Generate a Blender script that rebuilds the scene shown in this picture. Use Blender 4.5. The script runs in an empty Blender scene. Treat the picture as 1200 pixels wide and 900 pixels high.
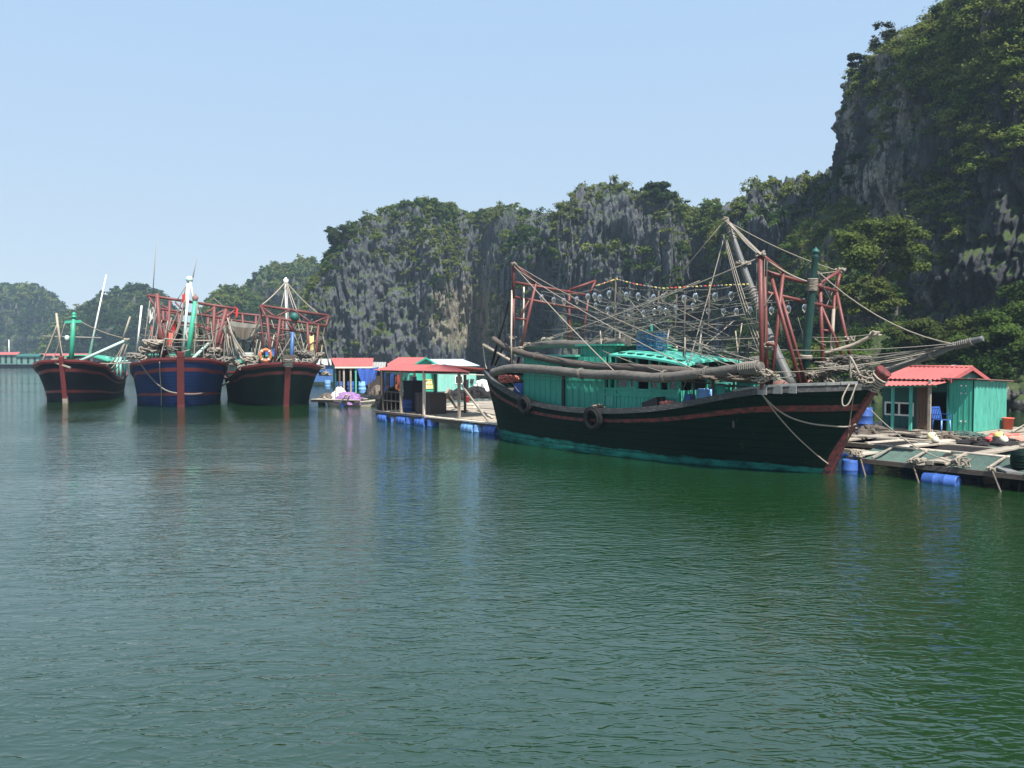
import bpy, math, random
import numpy as np
from mathutils import Vector, Matrix

R = math.radians
random.seed(7)
rng = np.random.default_rng(11)
C = bpy.context.scene.collection
scn = bpy.context.scene

# ------------------------------------------------------------------ camera, sky, sun, exposure
FPX, CAM_H, PITCH = 942.0, 3.2, math.atan(32 / 942.0)
cam_d = bpy.data.cameras.new("camera"); cam = bpy.data.objects.new("camera", cam_d); C.objects.link(cam)
cam_d.sensor_width = 36.0; cam_d.lens = 36.0 * FPX / 1200.0
cam_d.clip_start = 0.1; cam_d.clip_end = 9000.0
cam.location = (0, 0, CAM_H); cam.rotation_euler = (math.pi / 2 - PITCH, 0, 0)
scn.camera = cam

SUN = Vector((0.235, -0.49, 0.84)).normalized()
w = bpy.data.worlds.new("World"); scn.world = w; w.use_nodes = True
wn = w.node_tree.nodes; wl = w.node_tree.links
sky = wn.new('ShaderNodeTexSky'); sky.sky_type = 'NISHITA'; sky.sun_disc = False
sky.sun_elevation = math.asin(SUN.z); sky.sun_rotation = math.atan2(SUN.x, SUN.y)
sky.air_density = 1.0; sky.dust_density = 0.5; sky.ozone_density = 1.0; sky.altitude = 0
bg = wn['Background']; bg.inputs['Strength'].default_value = 0.125
# hazy tropical noon: the clear-sky gradient is evened out and whitened by the haze aloft
ga = wn.new('ShaderNodeGamma'); ga.inputs[1].default_value = 0.21; wl.new(sky.outputs[0], ga.inputs[0])
ti = wn.new('ShaderNodeMix'); ti.data_type = 'RGBA'; ti.blend_type = 'MULTIPLY'; ti.inputs[0].default_value = 1.0
ti.inputs[7].default_value = (1.70, 2.20, 2.78, 1); wl.new(ga.outputs[0], ti.inputs[6]); 
tcw = wn.new('ShaderNodeTexCoord'); spw = wn.new('ShaderNodeSeparateXYZ'); wl.new(tcw.outputs['Generated'], spw.inputs[0])
rw = wn.new('ShaderNodeValToRGB'); wl.new(spw.outputs[2], rw.inputs[0]); ew = rw.color_ramp.elements
ew[0].position = 0.0; ew[0].color = (1.05, .90, .78, 1); ew[1].position = .38; ew[1].color = (1, 1, 1, 1)
t2 = wn.new('ShaderNodeMix'); t2.data_type = 'RGBA'; t2.blend_type = 'MULTIPLY'; t2.inputs[0].default_value = 1.0
wl.new(ti.outputs[2], t2.inputs[6]); wl.new(rw.outputs[0], t2.inputs[7]); wl.new(t2.outputs[2], bg.inputs['Color'])
sd = bpy.data.lights.new("sun", 'SUN'); sun = bpy.data.objects.new("sun", sd); C.objects.link(sun)
sd.energy = 5.0; sd.angle = R(0.6); sd.color = (1.0, 0.95, 0.87)
sun.rotation_euler = (-SUN).to_track_quat('-Z', 'Y').to_euler(); sun.location = (40, -60, 120)
vs = scn.view_settings
vs.view_transform = 'Standard'; vs.look = 'None'; vs.gamma = 1.0; vs.use_curve_mapping = False; vs.exposure = 0.98
scn.cycles.max_bounces = 8; scn.cycles.volume_bounces = 1
scn.cycles.use_denoising = True
scn.cycles.sample_clamp_indirect = 6.0

# ------------------------------------------------------------------ camera rays and site frames
_F = Vector((0, math.cos(PITCH), -math.sin(PITCH))); _U = Vector((0, math.sin(PITCH), math.cos(PITCH)))
CAMP = Vector((0, 0, CAM_H))
def ray(px, py): return _F + Vector(((px - 600) / FPX, 0, 0)) + _U * ((450 - py) / FPX)
def atz(px, py, z=0.0):
    d = ray(px, py); return CAMP + d * ((z - CAM_H) / d.z)
def aty(px, py, Y):
    d = ray(px, py); return CAMP + d * (Y / d.y)

class Frame:
    """a local frame standing on the water: x forward, y left, z up"""
    def __init__(s, o, deg):
        s.o = Vector((o[0], o[1], 0)); s.a = R(deg)
        s.D = Vector((math.cos(s.a), math.sin(s.a), 0)); s.N = Vector((-s.D.y, s.D.x, 0))
    def loc(s, P):
        q = P - s.o; return Vector((q.dot(s.D), q.dot(s.N), q.z))
    def w(s, x, y, z=0): return s.o + s.D * x + s.N * y + Vector((0, 0, z))
    def y(s, px, py, y):
        d = ray(px, py); t = ((s.o - CAMP).dot(s.N) + y) / d.dot(s.N); return s.loc(CAMP + d * t)
    def x(s, px, py, x):
        d = ray(px, py); t = ((s.o - CAMP).dot(s.D) + x) / d.dot(s.D); return s.loc(CAMP + d * t)
    def z(s, px, py, z): return s.loc(atz(px, py, z))
    def sub(s, x, y, deg=0): 
        p = s.w(x, y); return Frame(p, math.degrees(s.a) + deg)

# ------------------------------------------------------------------ object helpers
def tag(o, label=None, cat=None, group=None, kind=None):
    if label: o['label'] = label
    if cat: o['category'] = cat
    if group: o['group'] = group
    if kind: o['kind'] = kind
    return o
def empty(name, loc=(0, 0, 0), rz=0.0, label=None, cat=None, group=None):
    o = bpy.data.objects.new(name, None); C.objects.link(o)
    o.location = loc; o.rotation_euler = (0, 0, rz); o.empty_display_size = 0.3
    return tag(o, label, cat, group)
def thing(name, fr, label, cat, group=None): return empty(name, fr.o, fr.a, label, cat, group)
def copy_tree(o, parent=None):
    c = o.copy(); C.objects.link(c)
    if parent: c.parent = parent
    for ch in [q for q in bpy.data.objects if q.parent == o]: copy_tree(ch, c)
    return c

class MB:
    def __init__(s): s.v = []; s.f = []; s.m = []; s.s = []
    def add(s, vs_, fs, mi=0, sm=False):
        b = len(s.v); s.v.extend([tuple(p) for p in vs_])
        for q in fs: s.f.append([b + i for i in q]); s.m.append(mi); s.s.append(sm)
        return s
    def box(s, a, b, mi=0):
        x0, y0, z0 = a; x1, y1, z1 = b
        return s.add([(x0,y0,z0),(x1,y0,z0),(x1,y1,z0),(x0,y1,z0),(x0,y0,z1),(x1,y0,z1),(x1,y1,z1),(x0,y1,z1)],
              [(0,3,2,1),(4,5,6,7),(0,1,5,4),(1,2,6,5),(2,3,7,6),(3,0,4,7)], mi)
    def obox(s, c, ex, ey, ez, mi=0):
        """oriented box: centre and three half-axis vectors"""
        c, ex, ey, ez = Vector(c), Vector(ex), Vector(ey), Vector(ez)
        P = [c + ex*i + ey*j + ez*k for k in (-1, 1) for j in (-1, 1) for i in (-1, 1)]
        return s.add(P, [(0,2,3,1),(4,5,7,6),(0,1,5,4),(1,3,7,5),(3,2,6,7),(2,0,4,6)], mi)
    def bar(s, p, q, wd, ht, mi=0):
        """square timber from p to q"""
        p, q = Vector(p), Vector(q); d = (q - p); l = d.length; d.normalize()
        up = Vector((0, 0, 1)) if abs(d.z) < 0.95 else Vector((1, 0, 0))
        sx = d.cross(up).normalized(); uz = sx.cross(d).normalized()
        return s.obox((p + q) / 2, d * l / 2, sx * wd / 2, uz * ht / 2, mi)
    def tube(s, path, r, n=6, mi=0, sm=True, cap=True):
        P = [Vector(p) for p in path]; k = len(P)
        rr = list(r) if hasattr(r, '__len__') else [r] * k
        prev = None; rings = []
        for i in range(k):
            t = (P[min(i+1, k-1)] - P[max(i-1, 0)])
            if t.length < 1e-9: t = Vector((0, 0, 1))
            t.normalize()
            if prev is None:
                u = t.orthogonal().normalized()
            else:
                u = prev - t * prev.dot(t)
                u = u.normalized() if u.length > 1e-6 else t.orthogonal().normalized()
            prev = u; vv = t.cross(u)
            rings.append([P[i] + (u * math.cos(2*math.pi*j/n) + vv * math.sin(2*math.pi*j/n)) * rr[i] for j in range(n)])
        vs_ = [p for g in rings for p in g]; fs = []
        for i in range(k - 1):
            for j in range(n):
                a = i*n + j; b = i*n + (j+1) % n; fs.append((a, b, b + n, a + n))
        s.add(vs_, fs, mi, sm)
        if cap:
            b = len(s.v) - len(vs_)
            for q in (tuple(range(n))[::-1], tuple(range((k-1)*n, k*n))): s.f.append([b + i for i in q]); s.m.append(mi); s.s.append(False)
        return s
    def lathe(s, c, prof, n=14, mi=0, axis='z', sm=True):
        """prof: list of (radius, height)"""
        c = Vector(c); vs_ = []
        for (r, h) in prof:
            for j in range(n):
                a = 2*math.pi*j/n; x, y = r*math.cos(a), r*math.sin(a)
                p = {'z': (x, y, h), 'x': (h, x, y), 'y': (y, h, x)}[axis]
                vs_.append(c + Vector(p))
        fs = []
        for i in range(len(prof) - 1):
            for j in range(n):
                a = i*n + j; b = i*n + (j+1) % n; fs.append((a, b, b + n, a + n))
        return s.add(vs_, fs, mi, sm)
    def slab(s, a, b, c, d, th, mi=0, dirn=None):
        """a thick four-cornered panel"""
        a, b, c, d = map(Vector, (a, b, c, d))
        n = (b - a).cross(d - a).normalized() * th if dirn is None else Vector(dirn) * th
        P = [a, b, c, d, a + n, b + n, c + n, d + n]
        return s.add(P, [(0,3,2,1),(4,5,6,7),(0,1,5,4),(1,2,6,5),(2,3,7,6),(3,0,4,7)], mi)
    def corrugated(s, a, b, c, d, pitch=0.15, amp=0.018, th=0.006, mi=0):
        """corrugated sheet: ribs run from a to d; a-b is the edge across the ribs"""
        a, b, c, d = map(Vector, (a, b, c, d)); L = (b - a).length
        n = (b - a).cross(d - a).normalized(); k = max(4, int(L / pitch * 4))
        vs_ = []
        for lay in (0, 1):
            for i in range(k + 1):
                t = i / k; o = n * (amp * math.cos(t * L / pitch * 2 * math.pi) - lay * th)
                vs_ += [a.lerp(b, t) + o, d.lerp(c, t) + o]
        fs = []; h = 2 * (k + 1)
        for i in range(k):
            q = 2*i; fs.append((q, q+2, q+3, q+1)); fs.append((h+q, h+q+1, h+q+3, h+q+2))
            fs.append((q, h+q, h+q+2, q+2)); fs.append((q+1, q+3, h+q+3, h+q+1))
        fs += [(0, 1, h+1, h), (2*k, h+2*k, h+2*k+1, 2*k+1)]
        return s.add(vs_, fs, mi, False)
    def build_each(s, name, mats, parent=None):
        """one object for every connected piece"""
        r = list(range(len(s.v)))
        def find(a):
            while r[a] != a: r[a] = r[r[a]]; a = r[a]
            return a
        for f in s.f:
            a = find(f[0])
            for b in f[1:]: r[find(b)] = a
        pieces = {}
        for i, f in enumerate(s.f): pieces.setdefault(find(f[0]), []).append(i)
        out = []
        for fl_ in pieces.values():
            q = MB(); mp = {}
            for i in fl_:
                g = []
                for a in s.f[i]:
                    if a not in mp: mp[a] = len(q.v); q.v.append(s.v[a])
                    g.append(mp[a])
                q.f.append(g); q.m.append(s.m[i]); q.s.append(s.s[i])
            out.append(q.build(name, mats, parent))
        return out
    def build(s, name, mats, parent=None, recalc=False):
        me = bpy.data.meshes.new(name); me.from_pydata(s.v, [], s.f)
        for m in (mats if isinstance(mats, (list, tuple)) else [mats]): me.materials.append(m)
        me.polygons.foreach_set('material_index', s.m); me.polygons.foreach_set('use_smooth', s.s)
        me.validate(); me.update()
        o = bpy.data.objects.new(name, me); C.objects.link(o)
        if parent: o.parent = parent
        return o

def sagline(p, q, sag=0.0, n=10, wob=0.0):
    p, q = Vector(p), Vector(q); out = []
    for i in range(n + 1):
        t = i / n; r = p.lerp(q, t); r.z -= sag * 4 * t * (1 - t)
        if wob and 0 < i < n: r += Vector((random.uniform(-wob, wob), random.uniform(-wob, wob), random.uniform(-wob, wob)))
        out.append(r)
    return out
def rope(parent, p, q, sag=0.0, r=0.016, m=None, name='rope', n=8, wob=0.0):
    return MB().tube(sagline(p, q, sag, n if sag or wob else 3, wob), r, 5).build(name, m or M['rope'], parent)
def polyline(pts, n=6):
    """smooth Catmull-Rom through points"""
    P = [Vector(p) for p in pts]; out = []
    for i in range(len(P) - 1):
        p0, p1, p2, p3 = P[max(i-1, 0)], P[i], P[i+1], P[min(i+2, len(P)-1)]
        for k in range(n):
            t = k / n
            out.append(0.5 * ((2*p1) + (p2 - p0)*t + (2*p0 - 5*p1 + 4*p2 - p3)*t*t + (3*p1 - p0 - 3*p2 + p3)*t**3))
    out.append(P[-1]); return out
def wraps(mb, p, q, r, turns, rr=0.018, mi=0):
    """rope wound round a pole from p to q"""
    p, q = Vector(p), Vector(q); d = (q - p); t = d.normalized(); u = t.orthogonal().normalized(); v = t.cross(u)
    pts = []
    for i in range(turns * 8 + 1):
        a = i / 8 * 2 * math.pi; pts.append(p + d * (i / (turns * 8)) + (u * math.cos(a) + v * math.sin(a)) * (r + random.uniform(0, .012)))
    mb.tube(pts, rr, 4, mi)
def tangle(mb, c, rad, n, rr=0.018, mi=0, flat=1.0):
    """a heap of rope"""
    for _ in range(n):
        a0 = random.uniform(0, 6.28); k = random.randint(6, 10); pts = []
        for i in range(k):
            a = a0 + i * random.uniform(.5, 1.1); q = rad * random.uniform(.35, 1.05)
            pts.append(Vector(c) + Vector((q * math.cos(a), q * math.sin(a), random.uniform(-.5, .5) * rad * flat)))
        mb.tube(polyline(pts, 3), rr, 4, mi)

def lash(parent, fn, *a, mat='rope', **k):
    mb = MB(); fn(mb, *a, **k); return mb.build('rope_lashing', M[mat], parent)

# ------------------------------------------------------------------ materials
M = {}
def nodes(name):
    m = bpy.data.materials.new(name); m.use_nodes = True
    nt = m.node_tree; return m, nt.nodes, nt.links, nt.nodes['Principled BSDF']
def coords(n, l, scale=(1, 1, 1), kind='Object', rot=(0, 0, 0)):
    tc = n.new('ShaderNodeTexCoord'); mp = n.new('ShaderNodeMapping')
    mp.inputs['Scale'].default_value = scale; mp.inputs['Rotation'].default_value = rot
    l.new(tc.outputs[kind], mp.inputs['Vector']); return mp.outputs[0]
def noise(n, l, vec, sc, det=4, rough=0.55, dist=0.0):
    t = n.new('ShaderNodeTexNoise'); t.inputs['Scale'].default_value = sc; t.inputs['Detail'].default_value = det
    t.inputs['Roughness'].default_value = rough; t.inputs['Distortion'].default_value = dist
    l.new(vec, t.inputs['Vector']); return t.outputs[0]
def ramp(n, l, fac, stops):
    r = n.new('ShaderNodeValToRGB'); e = r.color_ramp.elements
    while len(e) < len(stops): e.new(0.5)
    for i, (p, c) in enumerate(stops):
        e[i].position = p; e[i].color = (c[0], c[1], c[2], 1) if hasattr(c, '__len__') else (c, c, c, 1)
    l.new(fac, r.inputs[0]); return r.outputs[0]
def mix(n, l, fac, a, b, mode='MIX'):
    x = n.new('ShaderNodeMix'); x.data_type = 'RGBA'; x.blend_type = mode
    for s_, v in ((x.inputs[0], fac), (x.inputs[6], a), (x.inputs[7], b)):
        if hasattr(v, 'links'): l.new(v, s_)
        elif hasattr(v, '__len__'): s_.default_value = (v[0], v[1], v[2], 1)
        else: s_.default_value = v
    return x.outputs[2]
def bump(n, l, h, p, strength=0.4, dist=0.05, nrm=None):
    b = n.new('ShaderNodeBump'); b.inputs['Strength'].default_value = strength; b.inputs['Distance'].default_value = dist
    l.new(h, b.inputs['Height'])
    if nrm: l.new(nrm, b.inputs['Normal'])
    if p: l.new(b.outputs[0], p.inputs['Normal'])
    return b.outputs[0]
def paint(name, col, worn=(0.12, 0.11, 0.10), amt=0.45, sc=3.0, rough=0.55, stretch=(1, 1, 1), var=0.25, spec=0.4):
    """weathered paint: tone varies, worn patches show through"""
    m, n, l, p = nodes(name)
    v = coords(n, l, stretch); a = noise(n, l, v, sc, 6, .65); b = noise(n, l, v, sc * 5, 5, .6)
    lo = tuple(c * (1 - var) for c in col); hi = tuple(min(1, c * (1 + var)) for c in col)
    c1 = mix(n, l, a, lo, hi)
    wr = ramp(n, l, b, [(1 - amt * .75 - .12, 0.0), (1 - amt * .55, 1.0)])
    c2 = mix(n, l, wr, c1, worn)
    oi = n.new('ShaderNodeObjectInfo'); hv = n.new('ShaderNodeHueSaturation'); mr = n.new('ShaderNodeMapRange')
    mr.inputs[3].default_value = .80; mr.inputs[4].default_value = 1.16; l.new(oi.outputs['Random'], mr.inputs[0]); l.new(mr.outputs[0], hv.inputs['Value']); hv.inputs['Saturation'].default_value = .93
    l.new(c2, hv.inputs['Color']); c2 = hv.outputs[0]
    l.new(c2, p.inputs['Base Color']); p.inputs['Roughness'].default_value = rough; p.inputs['Specular IOR Level'].default_value = spec
    bump(n, l, b, p, .35, .02)
    M[name] = m; return m
paint('teal', (0.022, 0.31, 0.215), (0.016, 0.13, 0.105), .45, 2.2, .55, (2.2, 2.2, .18), .42)  # worn teal; its upright bands also stand in for shading between the boards
paint('teal_light', (0.055, 0.37, 0.28), (0.03, 0.17, 0.135), .50, 2.2, .55, (2, 2, .2), .35)
paint('teal_roof', (0.05, 0.36, 0.26), (0.03, 0.16, 0.13), .45, 3, .55)
paint('teal_dark', (0.010, 0.10, 0.085), (0.012, 0.05, 0.045), .4, 2.5, .55, (1, 1, .4))
paint('green_mast', (0.006, 0.036, 0.030), (0.05, 0.06, 0.05), .40, 3, .4, (1, 1, .3))
paint('green_bright', (0.02, 0.33, 0.20), (0.03, 0.18, 0.12), .35, 3, .45)
paint('far_teal', (.085, .20, .17), (.05, .10, .09), .5, 2, .7)
paint('mint', (0.20, 0.50, 0.42), (0.11, 0.28, 0.24), .48, 2, .6, (2, 2, .2), .3)
paint('red_steel', (0.135, 0.027, 0.023), (0.075, 0.025, 0.02), .50, 4, .5, (1, 1, 1), .35)
paint('red_steel_far', (0.135, 0.030, 0.028), (0.09, 0.045, 0.04), .52, 4, .55, (1, 1, 1), .3)
paint('red_paint', (0.16, 0.017, 0.017), (0.012, 0.014, 0.012), .66, 1.8, .6, (.6, 1, 1), .40)
paint('red_trim', (0.14, 0.011, 0.013), (0.05, 0.014, 0.015), .55, 2.0, .5)
paint('blue_mast', (0.03, 0.10, 0.28), (0.03, 0.07, 0.16), .35, 3, .45)
paint('teal_white', (0.42, 0.58, 0.52), (0.2, 0.3, 0.28), .4, 3, .5)
paint('white_paint', (0.72, 0.70, 0.64), (0.35, 0.32, 0.27), .40, 3, .55)
paint('cream', (0.62, 0.57, 0.46), (0.35, 0.30, 0.22), .4, 2, .6)
paint('grey_pipe', (0.115, 0.118, 0.118), (0.10, 0.085, 0.075), .45, 4, .42, (1, 1, 1), .25)
paint('log_grey', (0.125, 0.112, 0.098), (0.045, 0.038, 0.032), .5, 3, .7, (.4, 1, 1), .35)
paint('log_brown', (0.085, 0.066, 0.054), (0.04, 0.032, 0.028), .5, 3, .75, (.4, 1, 1), .35)
paint('black_steel', (0.018, 0.016, 0.017), (0.05, 0.03, 0.025), .35, 4, .55)
paint('rubber', (0.016, 0.016, 0.017), (0.04, 0.038, 0.035), .4, 5, .75, (1, 1, 1), .3, .3)
paint('gunwale_dark', (0.040, 0.040, 0.040), (0.11, 0.105, 0.10), .5, 3, .7, (.5, 1, 1))
paint('gunwale_grey', (0.19, 0.195, 0.19), (0.09, 0.085, 0.08), .5, 3, .7, (.5, 1, 1))
paint('wood', (0.30, 0.255, 0.20), (0.13, 0.105, 0.085), .5, 3, .8, (.5, 1, 1), .35)
paint('wood_pale', (0.50, 0.44, 0.36), (0.26, 0.21, 0.16), .45, 3, .8, (.5, 1, 1), .3)
paint('wood_dark', (0.085, 0.066, 0.052), (0.04, 0.032, 0.027), .5, 3, .8, (.5, 1, 1), .35)
paint('bamboo', (0.34, 0.29, 0.225), (0.18, 0.145, 0.11), .45, 6, .65)
paint('rope', (0.28, 0.245, 0.20), (0.14, 0.115, 0.09), .5, 12, .9, (1, 1, 1), .25, .1)
paint('rope_grey', (0.19, 0.178, 0.155), (0.11, 0.10, 0.085), .5, 12, .9, (1, 1, 1), .25, .1)
paint('wire', (0.23, 0.215, 0.19), (0.14, 0.12, 0.10), .5, 10, .7)
paint('blue_drum', (0.014, 0.085, 0.36), (0.03, 0.055, 0.12), .48, 3, .42, (1, 1, 1), .32)
paint('blue_pale', (0.14, 0.34, 0.66), (0.10, 0.22, 0.45), .4, 3, .45, (1, 1, 1), .25)
paint('blue_crate', (0.015, 0.085, 0.19), (0.012, 0.05, 0.11), .4, 5, .5)
paint('blue_tarp', (0.015, 0.075, 0.36), (0.012, 0.05, 0.2), .35, 2, .5)
paint('white_bag', (0.52, 0.52, 0.50), (0.45, 0.43, 0.40), .35, 3, .7)
paint('orange', (0.62, 0.15, 0.025), (0.45, 0.10, 0.03), .3, 4, .5)
paint('orange_red', (0.55, 0.07, 0.025), (0.35, 0.05, 0.02), .3, 4, .5)
paint('red_cloth', (0.55, 0.03, 0.03), (0.3, 0.03, 0.03), .3, 5, .8)
paint('salmon', (0.62, 0.16, 0.11), (0.4, 0.1, 0.07), .3, 5, .8)
paint('yellow', (0.62, 0.50, 0.12), (0.4, 0.3, 0.1), .3, 4, .6)
paint('pale_yellow', (0.68, 0.60, 0.30), (0.42, 0.36, 0.2), .35, 4, .6)
paint('purple', (0.22, 0.11, 0.27), (0.22, 0.11, 0.27), .5, 8, .9)
paint('net_dark', (0.022, 0.020, 0.022), (0.05, 0.045, 0.04), .5, 7, .9, (1, 1, 1), .35, .1)
paint('net_brown', (0.13, 0.105, 0.085), (0.07, 0.055, 0.045), .5, 7, .9, (1, 1, 1), .35, .1)
paint('cloth_dark', (0.02, 0.02, 0.03), (0.04, 0.035, 0.05), .4, 6, .9)
paint('roof_red', (0.36, 0.072, 0.066), (0.20, 0.055, 0.045), .45, 1.3, .6, (1.6, .5, 1), .28)
paint('roof_red_dark', (0.30, 0.06, 0.055), (0.16, 0.05, 0.045), .45, 2, .6, (1, 1, 1), .25)
paint('roof_white', (0.40, 0.50, 0.56), (0.4, 0.48, 0.52), .35, 2, .45, (1, 1, 1), .15)
paint('roof_grey', (0.30, 0.30, 0.29), (0.17, 0.16, 0.15), .45, 2, .65)
paint('brown_panel', (0.055, 0.040, 0.036), (0.03, 0.024, 0.022), .4, 3, .7)
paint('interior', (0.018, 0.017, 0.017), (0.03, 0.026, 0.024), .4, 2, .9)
paint('brown_door', (0.17, 0.10, 0.065), (0.09, 0.06, 0.045), .4, 6, .7)
paint('bark', (0.10, 0.085, 0.07), (0.06, 0.05, 0.04), .5, 4, .9)
paint('rust_tin', (0.22, 0.11, 0.09), (0.30, 0.25, 0.22), .45, 3, .7)
def glassy(name, col, rough=.08):
    m, n, l, p = nodes(name)
    p.inputs['Base Color'].default_value = (*col, 1); p.inputs['Roughness'].default_value = rough
    p.inputs['Specular IOR Level'].default_value = .8; M[name] = m
glassy('pane', (0.012, 0.016, 0.018))
def bulb_mat():
    m, n, l, p = nodes('bulb_glass')
    p.inputs['Base Color'].default_value = (.72, .74, .74, 1); p.inputs['Roughness'].default_value = .06
    p.inputs['Transmission Weight'].default_value = .95; p.inputs['IOR'].default_value = 1.18
    p.inputs['Coat Weight'].default_value = .25
    M['bulb_glass'] = m
bulb_mat()

def hull_mat(name, col, band=None, band_h=0.42, stain=(0.010, 0.010, 0.010)):
    """old painted planks: plank seams, salt bloom, chips; optional antifouling band near the waterline"""
    m, n, l, p = nodes(name)
    v = coords(n, l, (.35, .35, 1)); a = noise(n, l, v, 1.6, 6, .65); fine = noise(n, l, coords(n, l, (1, 1, 1)), 9, 6, .7)
    streak = noise(n, l, coords(n, l, (2.5, 2.5, .12)), 2.0, 5, .6)
    c = mix(n, l, a, tuple(x * .6 for x in col), tuple(x * 1.5 for x in col))
    c = mix(n, l, ramp(n, l, streak, [(.55, 0), (.80, .55)]), c, stain)
    c = mix(n, l, ramp(n, l, fine, [(.73, 0), (.78, .7)]), c, (.08, .075, .065))
    if band:
        tc = n.new('ShaderNodeTexCoord'); sp = n.new('ShaderNodeSeparateXYZ'); l.new(tc.outputs['Object'], sp.inputs[0])
        nz = noise(n, l, coords(n, l, (.8, .8, .8)), 1.3, 6, .7)
        ad = n.new('ShaderNodeMath'); ad.operation = 'MULTIPLY_ADD'; ad.inputs[1].default_value = .32; ad.inputs[2].default_value = -.16
        l.new(nz, ad.inputs[0]); su = n.new('ShaderNodeMath'); su.operation = 'ADD'; l.new(sp.outputs[2], su.inputs[0]); l.new(ad.outputs[0], su.inputs[1])
        # the band climbs towards the stern (negative slope along x)
        xs = n.new('ShaderNodeMath'); xs.operation = 'MULTIPLY_ADD'; xs.inputs[1].default_value = 0.020; l.new(sp.outputs[0], xs.inputs[0]); l.new(su.outputs[0], xs.inputs[2])
        f = ramp(n, l, xs.outputs[0], [(band_h - .02, 1), (band_h + .02, 0)])
        dirt = ramp(n, l, noise(n, l, coords(n, l, (.7, .7, 2)), 2.2, 7, .75), [(.42, 0), (.62, .9)])
        bc = mix(n, l, dirt, band, tuple(x * .25 for x in band))
        c = mix(n, l, f, c, bc)
    wv2 = n.new('ShaderNodeTexWave'); wv2.bands_direction = 'Z'; wv2.inputs['Scale'].default_value = 1.45; wv2.inputs['Distortion'].default_value = 1.2; wv2.inputs['Detail'].default_value = 3
    l.new(coords(n, l, (.06, .06, 1)), wv2.inputs['Vector'])
    c = mix(n, l, ramp(n, l, wv2.outputs[0], [(0, .75), (.10, 0)]), c, tuple(x * .3 for x in col))
    run = noise(n, l, coords(n, l, (1.6, 1.6, .10)), 3.2, 6, .7)
    c = mix(n, l, ramp(n, l, run, [(.62, 0), (.74, .55)]), c, (.055, .035, .024))
    l.new(c, p.inputs['Base Color']); p.inputs['Roughness'].default_value = .65; p.inputs['Specular IOR Level'].default_value = .08
    wv = n.new('ShaderNodeTexWave'); wv.bands_direction = 'Z'; wv.inputs['Scale'].default_value = 1.3; wv.inputs['Distortion'].default_value = .6
    l.new(coords(n, l, (.05, .05, 1)), wv.inputs['Vector'])
    seam = ramp(n, l, wv.outputs[0], [(0, 0), (.12, 1)])
    b1 = bump(n, l, seam, None, .3, .012); bump(n, l, fine, p, .35, .015, b1)
    M[name] = m
hull_mat('hull_green', (0.0020, 0.013, 0.0088), (0.018, 0.165, 0.135), .42)
hull_mat('hull_black', (0.007, 0.008, 0.013))
hull_mat('hull_blue', (0.009, 0.024, 0.085))
hull_mat('hull_pine', (0.004, 0.014, 0.011))

def foliage_mat():
    m, n, l, p = nodes('foliage')
    at = n.new('ShaderNodeAttribute'); at.attribute_name = 'tone'
    df = n.new('ShaderNodeBsdfDiffuse'); tr = n.new('ShaderNodeBsdfTranslucent'); mx = n.new('ShaderNodeMixShader')
    mx.inputs[0].default_value = .42
    l.new(at.outputs['Color'], df.inputs[0]); l.new(at.outputs['Color'], tr.inputs[0])
    l.new(df.outputs[0], mx.inputs[1]); l.new(tr.outputs[0], mx.inputs[2])
    l.new(mx.outputs[0], n['Material Output'].inputs['Surface']); M['foliage'] = m
foliage_mat()

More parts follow.
